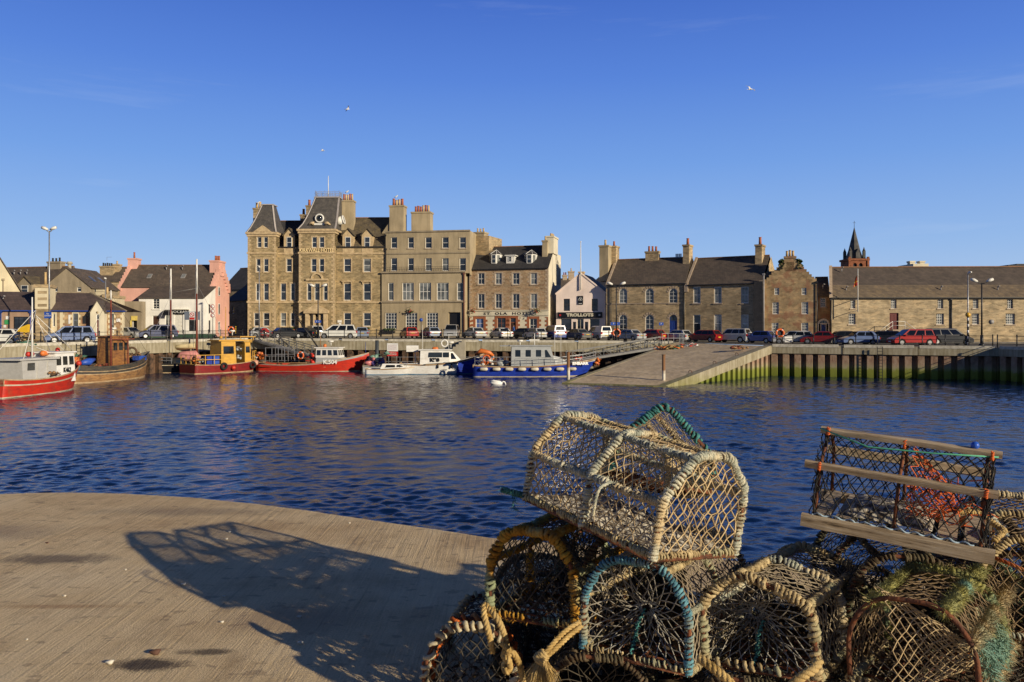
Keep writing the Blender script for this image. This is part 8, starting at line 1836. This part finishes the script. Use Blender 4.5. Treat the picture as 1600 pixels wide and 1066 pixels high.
def creel(name, label, p, prof, ropes, net, seed, hoops=(0,.5,1), ends=('net','funnel'), sx=.0215, ss=.026, rr=.006, pitch=.017, rails=(1,2,3,4), cover=.93, fz=1300, fl=.014, rnet=.0024, basem=None, barehoop=(), group='lobster creels stacked on the pier', inner=None, basefill='rods', netrails=True, skip=0, round_=.07, eye=(.16,.02,.0)):
    rnd = random.Random(seed); Ln, W, H = p[6], p[7], p[8]; T = Matrix.Translation(Vector(p[:3])) @ Euler((R(p[3]),R(p[4]),R(p[5])),'XYZ').to_matrix().to_4x4()
    e = empty(name, (0,0,0), 0, label, 'lobster creel', group); e.matrix_world = T
    c = [(a*W, b_*H) for a, b_ in prof]; pl = roundpoly([Vector(q) for q in c], round_); f_, S = arcparam(pl); poly = pl
    rm = [RM[q] for q in (ropes if isinstance(ropes,(list,tuple)) else [ropes])]
    # steel frame
    mb = MB(); hp = []
    for x in hoops:
        path = [Vector((x*Ln, q.x, q.y)) for q in pl]; hp.append(path); mb.tube(path, .0085, n=8)
    base = [Vector((0,W/2,0)),Vector((0,-W/2,0)),Vector((Ln,-W/2,0)),Vector((Ln,W/2,0))]
    for i in range(4): mb.tube([base[i],base[(i+1)%4]], .010, n=8)
    if basefill == 'rods':
        for k in range(1,9): x = Ln*k/9; mb.tube([(x,-W/2,0),(x,W/2,0)], .005, n=5)
        for k in range(1,4): y = -W/2+W*k/4; mb.tube([(0,y,-.004),(Ln,y,-.004)], .005, n=5)
    mb.build('steel_frame', G['rust'], e)
    # rope hitching: hoops, long rails, base edges
    for k, path in enumerate(hp):
        if k in barehoop: continue
        mb = MB(); wrap(mb, path, .009, rr*rnd.uniform(.9,1.15), pitch, rnd, m=0, cover=cover); fuzz(mb, path, rr*2, fz, fl, rnd)
        mb.build('rope_hitching', rm[k % len(rm)], e)
    for k, i in enumerate(rails):
        if i >= len(c): continue
        q = c[i]; 
        if round_: # pull rail in to rounded corner
            best = min(pl, key=lambda v: (v-Vector(q)).length); q = (best.x, best.y)
        path = [Vector((Ln*t/10, q[0], q[1]-.006*math.sin(math.pi*((t/10*(len(hoops)-1))%1)))) for t in range(11)]
        mb = MB(); wrap(mb, path, .006, rr*rnd.uniform(.85,1.1), pitch, rnd, cover=cover); fuzz(mb, path, rr*1.8, fz, fl, rnd); mb.build('rope_hitching', rm[(k+1) % len(rm)], e)
    mb = MB(); wrap(mb, [base[3]+Vector((0,0,.012)),base[0]+Vector((0,0,.012))], .008, rr*.8, pitch*1.1, rnd, cover=cover)
    wrap(mb, [base[0]+Vector((.0,0,.012)),base[1]+Vector((0,0,.012))], .007, rr*.8, pitch*1.3, rnd, cover=cover*.9); wrap(mb, [base[1],base[2]], .008, rr*.8, pitch, rnd, cover=cover); fuzz(mb, base, rr*1.6, fz*.6, fl, rnd)
    mb.build('rope_hitching', rm[-1], e)
    # netting skin over the bays
    mb = MB()
    for x0, x1 in zip(hoops, hoops[1:]):
        nu = max(2, round((x1-x0)*Ln/sx)*1); nv = max(4, round(S/ss)); nu += nu % 2; nv += nv % 2
        def P(u, v, x0=x0, x1=x1):
            q = f_(v); sag = .016*math.sin(math.pi*u)*math.sin(math.pi*v); cy, cz = 0, H*.45; d = Vector((q.x-cy, q.y-cz)); l_ = d.length
            q2 = Vector((q.x, q.y))-d/l_*sag; return Vector(((x0+(x1-x0)*u)*Ln, q2.x, q2.y))
        net_sheet(mb, P, nu, nv, rnet, rnd, skip=skip)
    mb.build('netting', NM[net], e)
    for side, kind in zip((0,1), ends):
        x = side*Ln; mb = MB(); s = 1 if side == 0 else -1
        if kind == 'net': net_end(mb, poly, x, .022 if sx < .04 else .026, .026, rnet, rnd)
        elif kind == 'funnel': net_funnel(mb, poly, x, (x+s*eye[0], eye[1], H*.42+eye[2]), rnet, rnd)
        else: continue
        mb.build('end_netting', NM[net if kind == 'net' else ('grey' if net == 'beige' else net)], e)
    # what lies in the bottom: ballast, crust, scraps added to darken the inside
    mb = MB()
    if inner == 'crust':
        n1, n2 = 40, 22; V = []
        for i in range(n1+1):
            for j in range(n2+1): x = Ln*(.02+.96*i/n1); y = W*(-.47+.94*j/n2); V.append((x, y, .012+.035*abs(mnoise.noise(Vector((x*14,y*14,seed))))+.012*abs(mnoise.noise(Vector((x*50,y*50,3))))))
        mb.add(V, [(i*(n2+1)+j,(i+1)*(n2+1)+j,(i+1)*(n2+1)+j+1,i*(n2+1)+j+1) for i in range(n1) for j in range(n2)], 0, False); mb.build('base_crust', crust, e)
    elif inner == 'weed':  # loose dark scraps, added to deepen the shade in the creel
        for i in range(420):
            c_ = Vector((rnd.uniform(.1,.95)*Ln, rnd.uniform(-.45,.45)*W, abs(rnd.gauss(0,.06))+.005)); d = Vector((rnd.gauss(0,1),rnd.gauss(0,1),rnd.gauss(0,.6))).normalized(); u = d.orthogonal().normalized()*rnd.uniform(.002,.006); l_ = rnd.uniform(.02,.07)
            mb.add([c_-u,c_+u,c_+d*l_+u*.6+Vector((0,0,rnd.gauss(0,.01))),c_+d*l_*.9-u],[(0,1,2,3)],0)
        o = mb.build('shade_scraps', weed, e); o['kind'] = 'stuff'
    return e, p, T
ARCH = [(.5,0),(.5,.62),(.27,1),(-.27,1),(-.5,.62),(-.5,0)]
HOUSE = [(.5,0),(.5,.56),(.18,1),(-.24,1),(-.5,.66),(-.5,0)]
KITE = [(.5,0),(.5,.68),(.14,1),(-.5,.72),(-.5,0)]
# hero
pH, err = fit([((0,.5,0),(1020,877)),((0,-.5,0),(1157,868)),((0,.5,.56),(1037,775)),((0,-.5,.66),(1165,764)),((0,.18,1),(1092,722)),((1,.5,0),(815,781)),((1,.5,.56),(833,697)),((1,.18,1),(886,650)),((0,-.24,1),(1128,716))], (.55,2.75,.8,0,0,125), (.74,.42,.38), wt=.25)
print('hero', [round(float(v),3) for v in pH], err)
creel('lobster_creel','pale grey-green rope-bound creel perched on top of the left pile, nearly white netting',pH,HOUSE,['hero','hero','hero','tan'],'tan',1,rr=.0066,pitch=.0165,fz=1900,fl=.016,rnet=.0028,inner='crust',ends=('net','net'),rails=(1,2,3,4),group=None,round_=.04)
eH = bpy.data.objects[-1] if False else None
# C lower left, yellow-orange arch
pC, err = fit([((0,.5,0),(765,957)),((0,-.5,0),(903,990)),((0,.5,.62),(764,874)),((0,.27,1),(802,834)),((0,-.27,1),(858,836)),((0,-.5,.62),(896,882)),((.5,0,1),(880,806,.6))], (.0,3.2,.4,0,0,60), (.70,.44,.38), wt=.5, wd=20, depth=3.22)
print('C', [round(float(v),3) for v in pC], err)
creel('lobster_creel','creel with orange, yellow and green rope on its front arch',pC,ARCH,['yel','yel','green','yel'],'dark',2,rr=.0085,pitch=.022,fz=1500,fl=.018,inner='weed',ends=('net','funnel'),group=None)
# D centre, blue rope
pD, err = fit([((0,.5,0),(905,1015)),((0,-.5,0),(1077,1062)),((0,.5,.62),(916,918)),((0,.27,1),(952,880)),((0,-.27,1),(1042,893)),((0,-.5,.62),(1073,935)),((1,-.5,.62),(1172,882,.5))], (.4,2.9,.4,0,0,60), (.72,.42,.38), wt=.5, wd=20, depth=2.95)
print('D', [round(float(v),3) for v in pD], err)
creel('lobster_creel','creel with faded blue rope round its front hoop, below the pale one',pD,ARCH,['blue','tan','hero','tan'],'beige',3,rr=.0062,pitch=.02,fz=900,inner='weed',ends=('funnel','net'),group=None)
# E right of centre, tan rope
pE, err = fit([((0,.5,0),(1092,1037)),((0,.5,.68),(1090,928)),((0,.14,1),(1167,902)),((0,-.5,.72),(1256,942)),((0,-.5,0),(1290,1068)),((1,.14,1),(1258,856)),((1,-.5,.72),(1335,882))], (.8,2.85,.4,0,0,60), (.72,.46,.38), wt=.5, wd=15, depth=2.84)
print('E', [round(float(v),3) for v in pE], err)
creel('lobster_creel','creel bound in thick tan rope with a funnel mouth, right of the blue-roped one',pE,KITE,['tan','hero','tan','tan'],'beige',4,rr=.0088,pitch=.024,fz=1200,inner='weed',ends=('funnel','net'),rails=(1,2,3),group=None,eye=(.18,.06,.02))
for nm_, pp in (('D',pD),('E',pE)):
    ee_ = [o for o in bpy.data.objects if o.get('category') == 'lobster creel'][-2 if nm_ == 'D' else -1]; mb = MB(); rnd = random.Random(77); z0_ = pp[8]*.42
    q_ = [Vector((.15,.02,z0_)),Vector((.10,.03,z0_-.05)),Vector((.05,.02,z0_-.10)),Vector((.01,.02,.02))]; wrap1(mb, q_, .001, .0035, .02, rnd, cover=1); fuzz(mb, q_[1:3], .006, 700, .02, rnd); mb.build('eye_string', RM['teal'], ee_)
# F mossy green creel with bare hoop
pF, err = fit([((0,.5,0),(1290,1090)),((0,.27,1),(1385,935)),((0,-.27,1),(1475,948)),((0,-.5,.62),(1528,1005)),((0,-.5,0),(1545,1095)),((1,.27,1),(1487,853)),((1,-.5,.62),(1575,905)),((.5,-.5,.62),(1551,957))], (1.2,2.65,.4,0,0,60), (.70,.46,.40), wt=.5, wd=12, depth=2.68)
print('F', [round(float(v),3) for v in pF], err)
creel('lobster_creel','creel with furry green and yellow rope and a bare rusty front hoop',pF,ARCH,['green','green','green','tan'],'brown',5,rr=.009,pitch=.02,fz=4200,fl=.032,inner='weed',ends=(None,'net'),barehoop=(0,),rails=(2,3,4),group=None)
e_=bpy.data.objects['steel_frame.004'].parent
# slack net funnel hanging in its open front
mb = MB(); rnd = random.Random(8); na, nr = 20, 16; Gd = {}
W_, H_c = pF[7], pF[8]
def fn(a, k):
    t = k/nr; an = 2*math.pi*a/(2*na); r_ = (.15*(1-t)**.8+.022); cx = .03+.10*t; cy = .10-.26*t; cz = H_c*(.50-.10*t)
    return Vector((cx+math.cos(an)*r_*.5+.01*mnoise.noise(Vector((a,k,1))), cy+math.cos(an)*r_*.35, cz+math.sin(an)*r_*1.05+.012*mnoise.noise(Vector((a*.5,k*.5,7)))))
for k in range(nr):
    for a in range(2*na):
        if (a+k)%2==0:
            for d in (-1,1): strand(mb, fn((a)%(2*na),k), fn((a+d)%(2*na),k+1), .0021)
mb.build('slack_funnel', NM['tan'], e_)
mb = MB(); c0 = fn(0,nr); 
for q in range(5): fuzz(mb, [c0+Vector((0,0,.01*q-.02)), c0+Vector((.0,-.03,-.02*q))], .012, 1500, .02, rnd, w=.0022)
mb.build('orange_tuft', RM['orange'], e_)
# green frayed tail on the right rail
mb = MB(); 
for q in range(9): y = -W_/2-.004; fuzz(mb, [Vector((.02+.05*q,y,H_c*.62)),Vector((.05+.05*q,y-.02,H_c*.62-.10))], .014, 1100, .04, rnd, w=.0014, droop=1.1)
mb.build('frayed_tail', RM['green'], e_)
# small half-hidden creel behind the pale one
PEAK = [(.5,0),(.5,.4),(.08,1),(-.5,.42),(-.5,0)]
pB, err = fit([((0,.5,.4),(965,676)),((0,.08,1),(1036,644)),((0,-.5,.42),(1118,714)),((1,.08,1),(1004,664,.4))], (.55,3.3,.85,0,0,100), (.56,.42,.36), wt=.8, depth=3.3)
print('B', [round(float(v),3) for v in pB], err)
creel('lobster_creel','creel with teal and tan rope showing only its peak behind the pale topmost creel',pB,PEAK,['teal','tan','tan'],'beige',6,rr=.006,pitch=.024,fz=500,ends=('net','net'),group=None,rnet=.0015,rails=(2,3),round_=.05)
# I bottom-left, white looped rope
pI, err = fit([((0,.5,0),(655,1125)),((0,-.5,0),(815,1135)),((0,.5,.62),(672,1022)),((0,.27,1),(700,985)),((0,-.27,1),(765,985)),((0,-.5,.62),(800,1030)),((.3,0,1),(728,964,.5))], (-.2,3.2,.0,0,0,95), (.66,.44,.38), wt=.5, wd=20, depth=3.25)
print('I', [round(float(v),3) for v in pI], err)
creel('lobster_creel','low creel with widely looped off-white rope on its arch, bottom left corner of the pile',pI,ARCH,['white','orange','tan'],'dark',7,rr=.0088,pitch=.042,fz=150,fl=.012,inner='weed',hoops=(0,.22,1),ends=('net','net'),group=None,cover=1.0,rails=(1,2,3))
# H far right
pX = [2.03,3.05,.40,2,-3,68,.70,.46,.40]
creel('lobster_creel','creel at the right edge of the photo bound in sandy rope',pX,ARCH,['tan','tan','hero'],'brown',9,rr=.007,pitch=.02,fz=900,ends=('net','net'),group=None,inner='weed')
# second row, behind: fills the heart of the pile
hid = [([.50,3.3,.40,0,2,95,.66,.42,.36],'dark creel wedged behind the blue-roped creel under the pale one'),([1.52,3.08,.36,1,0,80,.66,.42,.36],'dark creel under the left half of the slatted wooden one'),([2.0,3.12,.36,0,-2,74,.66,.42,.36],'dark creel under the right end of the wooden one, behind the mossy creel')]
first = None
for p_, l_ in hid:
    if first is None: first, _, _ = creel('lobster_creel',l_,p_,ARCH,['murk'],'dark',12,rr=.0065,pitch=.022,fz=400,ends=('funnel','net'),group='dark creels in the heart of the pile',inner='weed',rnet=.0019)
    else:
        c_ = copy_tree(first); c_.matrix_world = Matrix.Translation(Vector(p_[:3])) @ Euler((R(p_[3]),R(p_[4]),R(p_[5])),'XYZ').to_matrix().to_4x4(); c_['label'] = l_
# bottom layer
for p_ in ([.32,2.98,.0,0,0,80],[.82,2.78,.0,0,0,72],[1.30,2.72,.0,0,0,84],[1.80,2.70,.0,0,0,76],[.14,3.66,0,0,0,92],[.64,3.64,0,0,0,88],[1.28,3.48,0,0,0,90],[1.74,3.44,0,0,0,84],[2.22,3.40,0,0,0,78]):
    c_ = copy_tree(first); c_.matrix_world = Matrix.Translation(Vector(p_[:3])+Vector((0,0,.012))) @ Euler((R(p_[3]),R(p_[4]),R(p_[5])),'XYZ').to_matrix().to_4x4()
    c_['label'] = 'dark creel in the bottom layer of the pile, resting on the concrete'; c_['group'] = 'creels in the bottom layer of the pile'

# G: the wooden slatted creel
pG, err = fit([((0,-.5,0),(1255,817)),((1,-.5,0),(1546,864)),((0,-.40,.66),(1273,713)),((1,-.40,.66),(1557,768)),((0,0,1),(1287,678)),((1,0,1),(1558,720)),((0,.5,0),(1286,772)),((1,.5,0),(1548,815))], (1.1,3.3,.8,0,5,-5), (.66,.36,.30), wt=.25, wd=12, depth=3.28)
print('G', [round(float(v),3) for v in pG], err)
Ln, W, H = pG[6:9]; T = Matrix.Translation(Vector(pG[:3])) @ Euler((R(pG[3]),R(pG[4]),R(pG[5])),'XYZ').to_matrix().to_4x4()
e = empty('wooden_creel',(0,0,0),0,'slatted wooden creel with black netting and orange mesh, topmost on the right of the pile','lobster creel'); e.matrix_world = T; rnd = random.Random(21)
mb = MB()
for x in (.03,Ln*.5,Ln-.03):
    path = roundpoly([Vector((-W/2,0)),Vector((-.40*W,.66*H)),Vector((-.05*W,H)),Vector((.08*W,H)),Vector((.42*W,.66*H)),Vector((W/2,0))],.05); mb.tube([Vector((x,q.x,q.y)) for q in path], .007, n=7)
mb.build('hoop', G['rust'], e)
def plank(x0,x1,y,z,w,h,tilt=0,name='slat'):
    mb = MB(); n = 14; V = []; c_, s_ = math.cos(tilt), math.sin(tilt)
    for i in range(n+1):
        x = x0+(x1-x0)*i/n; dy = .003*mnoise.noise(Vector((x*6,y*9,z))); dz = .003*mnoise.noise(Vector((x*7,y,z*9+4)))
        for a, b_ in ((-1,-1),(1,-1),(1,-.6),(.8,1),(-.8,1),(-1,.6)): V.append((x, y+(a*w/2)*c_-(b_*h/2)*s_+dy, z+(a*w/2)*s_+(b_*h/2)*c_+dz))
    k = 6; fs = [(i*k+j, i*k+(j+1)%k, (i+1)*k+(j+1)%k, (i+1)*k+j) for i in range(n) for j in range(k)]+[tuple(reversed(range(k))), tuple(range(n*k,(n+1)*k))]
    mb.add(V, fs); return mb.build(name, wood, e, fix=True)
plank(-.015,Ln+.015,-W/2-.014,-.008,.026,.048,name='base_rail'); plank(-.01,Ln+.01,W/2,0,.03,.045,name='base_rail'); plank(-.025,Ln+.008,-.40*W-.016,.66*H,.020,.026,.3); plank(0,Ln+.012,-.06*W,H+.012,.032,.022,.1); plank(.02,Ln-.01,.14*W,H-.004,.03,.022,-.3); plank(0,Ln,.42*W+.02,.66*H,.02,.035,-.3)
for i in range(7):
    x = .05+i*(Ln-.1)/6
    if i in (2,3): continue
    mb = MB(); mb.box(x-.032,x+.032,-W/2+.005,W/2-.005,.004,.022); mb.build('floor_slat', wood, e)
# cement ballast block
mb = MB(); n1,n2 = 26,12; V=[]
for i in range(n1+1):
    for j in range(n2+1):
        u,v = i/n1,j/n2; h = .045*min(1,min(u,1-u)*6)**.5*min(1,min(v,1-v)*5)**.5; x=Ln*(.2+.5*u); y=W*(-.38+.7*v); V.append((x,y,.022+h+.008*mnoise.noise(Vector((x*22,y*22,1)))*(h>0.01)))
mb.add(V,[(i*(n2+1)+j,(i+1)*(n2+1)+j,(i+1)*(n2+1)+j+1,i*(n2+1)+j+1) for i in range(n1) for j in range(n2)],0,True); mb.build('cement_ballast', crust, e)
pl = roundpoly([Vector((-W/2-.01,0)),Vector((-.42*W,.66*H)),Vector((-.05*W,H+.015)),Vector((.1*W,H+.015)),Vector((.44*W,.66*H)),Vector((W/2+.01,0))],.05); f_,S = arcparam(pl)
mb = MB(); net_sheet(mb, lambda u,v: Vector((.01+(Ln-.02)*u, f_(v).x*(1-.04*math.sin(math.pi*u)*math.sin(math.pi*v)), f_(v).y-.008*math.sin(math.pi*u)*math.sin(math.pi*v))), 26, 22, .0023, rnd, jit=.0035, kn=.0045); mb.build('netting', NM['black'], e)
for x in (.01,Ln-.01): mb = MB(); net_end(mb, pl, x, .030, .034, .002, rnd); mb.build('end_netting', NM['black'], e)
# inner dividers: heavy black twine at the posts, orange mesh funnel
mb = MB()
for k in range(60):
    x = rnd.choice([.03,Ln-.03,Ln*.97]); t = rnd.random()*.6; q = f_(t); q2 = f_(min(1,t+rnd.uniform(.02,.1))); strand(mb, Vector((x+rnd.gauss(0,.006),q.x,q.y)), Vector((x+rnd.gauss(0,.012),q2.x,q2.y)), .0032)
mb.build('lashing', NM['black'], e)
mb = MB(); eye = Vector((Ln*.80,-.03,H*.40))
for a in range(18):
    for k in range(6):
        def q_(a_,k_): t=k_/6; an=2*math.pi*a_/18; return Vector((Ln*.56,0,H*.46)).lerp(eye,.3)*(0)+Vector((Ln*.55+.0*t,0,0))*(1-t)+Vector((eye.x,0,0))*t+Vector((0,math.cos(an)*(.12*(1-t)+.03)-.02,H*.48-.03*t+math.sin(an)*(.12*(1-t)+.035)))
        for d in (-1,1): strand(mb, q_(a,k), q_(a+d*.5+.0,k+1), .0022)
for a in range(26):
    p0 = Vector((Ln*rnd.uniform(.55,.9), rnd.uniform(-.14,.02), H*rnd.uniform(.25,.72))); strand(mb, p0, p0+Vector((rnd.gauss(0,.04),rnd.gauss(0,.02),rnd.gauss(0,.04))), .0024)
net_sheet(mb, lambda u,v: Vector((Ln*(.54+.36*u), -.30*W+.03*math.sin(5*u)-.01*v, H*(.22+.44*v)-.02*math.sin(math.pi*u))), 12, 8, .0022, rnd, jit=.008, kn=.003); mb.build('orange_mesh', M('orange_twine',(.75,.16,.03),.7,c2=(.55,.10,.02),scale=10), e)
mb = MB(); mb.tube([Vector((0,-.12*W,H+.02)),Vector((Ln*.3,-.2*W,H*.93)),Vector((Ln*.65,-.2*W,H*.97)),Vector((Ln,-.14*W,H+.008))],.0032,n=6); mb.build('green_line', M('green_twine',(.10,.45,.27),.6), e)
mb = MB(); mb.ball((Ln*.875,-.05*W,H+.033),.015,n=14,k=10); mb.build('blue_float', M('blue_plastic',(.03,.12,.62),.35), e)
for (x,z,y) in ((.03,.66*H,-.42*W),(Ln-.03,.66*H,-.42*W),(Ln*.5,H+.005,-.08*W),(Ln-.02,H+.01,-.1*W),(0.03,H+.01,-.05*W)):
    mb = MB(); wrap(mb, [Vector((x,y-.022,z-.016)),Vector((x,y-.02,z+.016))], .003, .0025, .007, rnd, spt=8); mb.build('twine_lashing', MC['orange_twine'], e)
mb = MB(); wrap(mb, [Vector((.02,-W/2-.008,.02)),Vector((Ln-.05,-W/2-.008,.02))], .002, .0032, .05, rnd, spt=12); mb.build('base_lacing', M('pale_blue_twine',(.35,.46,.55),.7), e)
mb = MB(); pts_ = [Vector((Ln+.01,-.15,.03)),Vector((Ln+.04,-.1,.06)),Vector((Ln+.035,-.02,.045)),Vector((Ln-.04,.02,.08)),Vector((Ln-.11,-.05,.09))]; wrap(mb, pts_, .003, .006, .014, rnd); fuzz(mb, pts_, .01, 900, .012, rnd); mb.build('rope_end', RM['gold'], e)

# loose ropes on the pile
def rope(name, label, pts, r, mat, seed, strands=3, cat='rope', pitch=.05, fz=250, group=None):
    """laid rope: strands twisted round a smooth path"""
    rnd = random.Random(seed); P = [Vector(p) for p in pts]; sm = []
    for i in range(len(P)-1):
        a, b_, c_, d = P[max(i-1,0)], P[i], P[i+1], P[min(i+2,len(P)-1)]
        for k in range(8):
            t = k/8; sm.append(.5*((2*b_)+(-a+c_)*t+(2*a-5*b_+4*c_-d)*t*t+(-a+3*b_-3*c_+d)*t**3))
    sm.append(P[-1]); q, Ln_ = resample(sm, .006); mb = MB(); prev = None; fr = []
    for i in range(len(q)):
        t = (q[min(i+1,len(q)-1)]-q[max(i-1,0)]).normalized()
        if prev is None: prev = t.orthogonal().normalized()
        prev = (prev-t*prev.dot(t)).normalized(); fr.append((prev.copy(), t.cross(prev)))
    for s in range(strands):
        pth = []
        for i, c_ in enumerate(q): an = 2*math.pi*(i*.006/pitch+s/strands); pth.append(c_+(fr[i][0]*math.cos(an)+fr[i][1]*math.sin(an))*r*.52)
        mb.tube(pth, r*.56, 6)
    fuzz(mb, q, r*.9, fz, .012, rnd, w=.0007); o = mb.build(name, mat); return tag(o, label, cat, group)
W3 = lambda x, y, D: px(x, y, D)
gold = RM['gold']
rope('knotted_rope','golden rope loop hanging with a knot in front of the low looped-rope creel',[W3(770,1020,3.14),W3(764,990,3.12),W3(757,962,3.14),W3(757,945,3.18),W3(764,952,3.16),W3(777,966,3.12),W3(787,990,3.12),W3(791,1008,3.12),W3(788,1020,3.10)],.0125,gold,31)
rope('knotted_rope_tail','golden rope tail dangling below the knot beside the low creel',[W3(783,1004,3.10),W3(795,1016,3.08),W3(786,1024,3.12),W3(794,1030,3.08),W3(797,1046,3.10),W3(791,1050,3.08),W3(788,1038,3.12),W3(800,1020,3.09),W3(812,1040,3.12),W3(818,1070,3.14)],.0125,gold,32)
mb_ = None
o = rope('tasselled_rope','doubled tan rope ending in a big frayed tassel, below the blue-roped creel',[W3(906,972,3.00),W3(885,985,2.96),W3(865,1005,2.90),W3(849,1026,2.86)],.0095,gold,33)
mb = MB(); rnd = random.Random(34)
rope2 = rope('second_strand','',[W3(909,978,2.99),W3(890,993,2.95),W3(872,1010,2.90),W3(853,1027,2.87)],.0095,gold,35); rope2.parent = o; del rope2['category']; 
if 'label' in rope2: del rope2['label']
k0 = W3(847,1025,2.86); wrap(mb, [k0+Vector((.012,0,.012)),k0+Vector((-.012,0,-.018))], .012, .007, .011, rnd)
for i in range(1500):
    a = k0+Vector((rnd.gauss(0,.006),rnd.gauss(0,.006),-.012)); sp_ = Vector((rnd.gauss(-.1,.42),rnd.gauss(0,.3),-1)).normalized(); l_ = rnd.uniform(.06,.125); u = Vector((rnd.uniform(-1,1),rnd.uniform(-1,1),0)).normalized()*.0007
    b_ = a+sp_*l_*.5+Vector((rnd.gauss(0,.004),rnd.gauss(0,.004),0)); c_ = b_+(sp_*.75+Vector((rnd.gauss(0,.18),rnd.gauss(0,.18),-.4))).normalized()*l_*.5; mb.add([a-u,a+u,b_+u,b_-u,c_],[(0,1,2,3),(3,2,4)])
mb.build('tassel', gold, o)
rope('orange_rope','orange-red rope crossing the creel at the right edge of the photo',[W3(1546,868,2.9),W3(1565,876,2.85),W3(1585,884,2.82),W3(1605,893,2.8),W3(1640,905,2.8)],.007,RM['orange'],36)
rope('pale_rope_end','short pale rope end hanging over the front of the topmost pale creel',[W3(955,753,2.85),W3(947,757,2.82),W3(938,762,2.80),W3(932,775,2.80),W3(929,790,2.81),W3(926,806,2.83)],.006,RM['hero'],37)
rope('coarse_rope','coarse golden rope running along the foot of the tan-roped creel',[W3(1092,1028,2.42),W3(1105,1037,2.4),W3(1122,1050,2.38),W3(1140,1066,2.36),W3(1150,1085,2.36)],.014,gold,38,fz=700)
rope('coarse_rope','coarse tan rope at the lower right corner of the tan-roped creel',[W3(1280,1032,2.36),W3(1272,1045,2.34),W3(1255,1056,2.33),W3(1235,1072,2.33)],.014,gold,39,fz=700)
mb = MB(); sp0, sp1 = W3(784,765,3.3), W3(880,792,3.35); mb.tube([sp0,sp1],.006,n=6); rd_ = MB(); rd_.tube([sp0,sp1],.006,n=6); o = rd_.build('steel_rod', G['rust']); tag(o,'steel rod bound in teal rope sticking out left beneath the topmost pale creel','rod')
mb = MB(); rnd = random.Random(41); wrap(mb, [sp0,sp1], .005, .007, .016, rnd); fuzz(mb,[sp0,sp1],.012,400,.02,rnd); fuzz(mb,[W3(800,770,3.3),W3(806,795,3.3)],.004,900,.03,rnd,droop=.8); mb.build('teal_rope', RM['teal'], o)
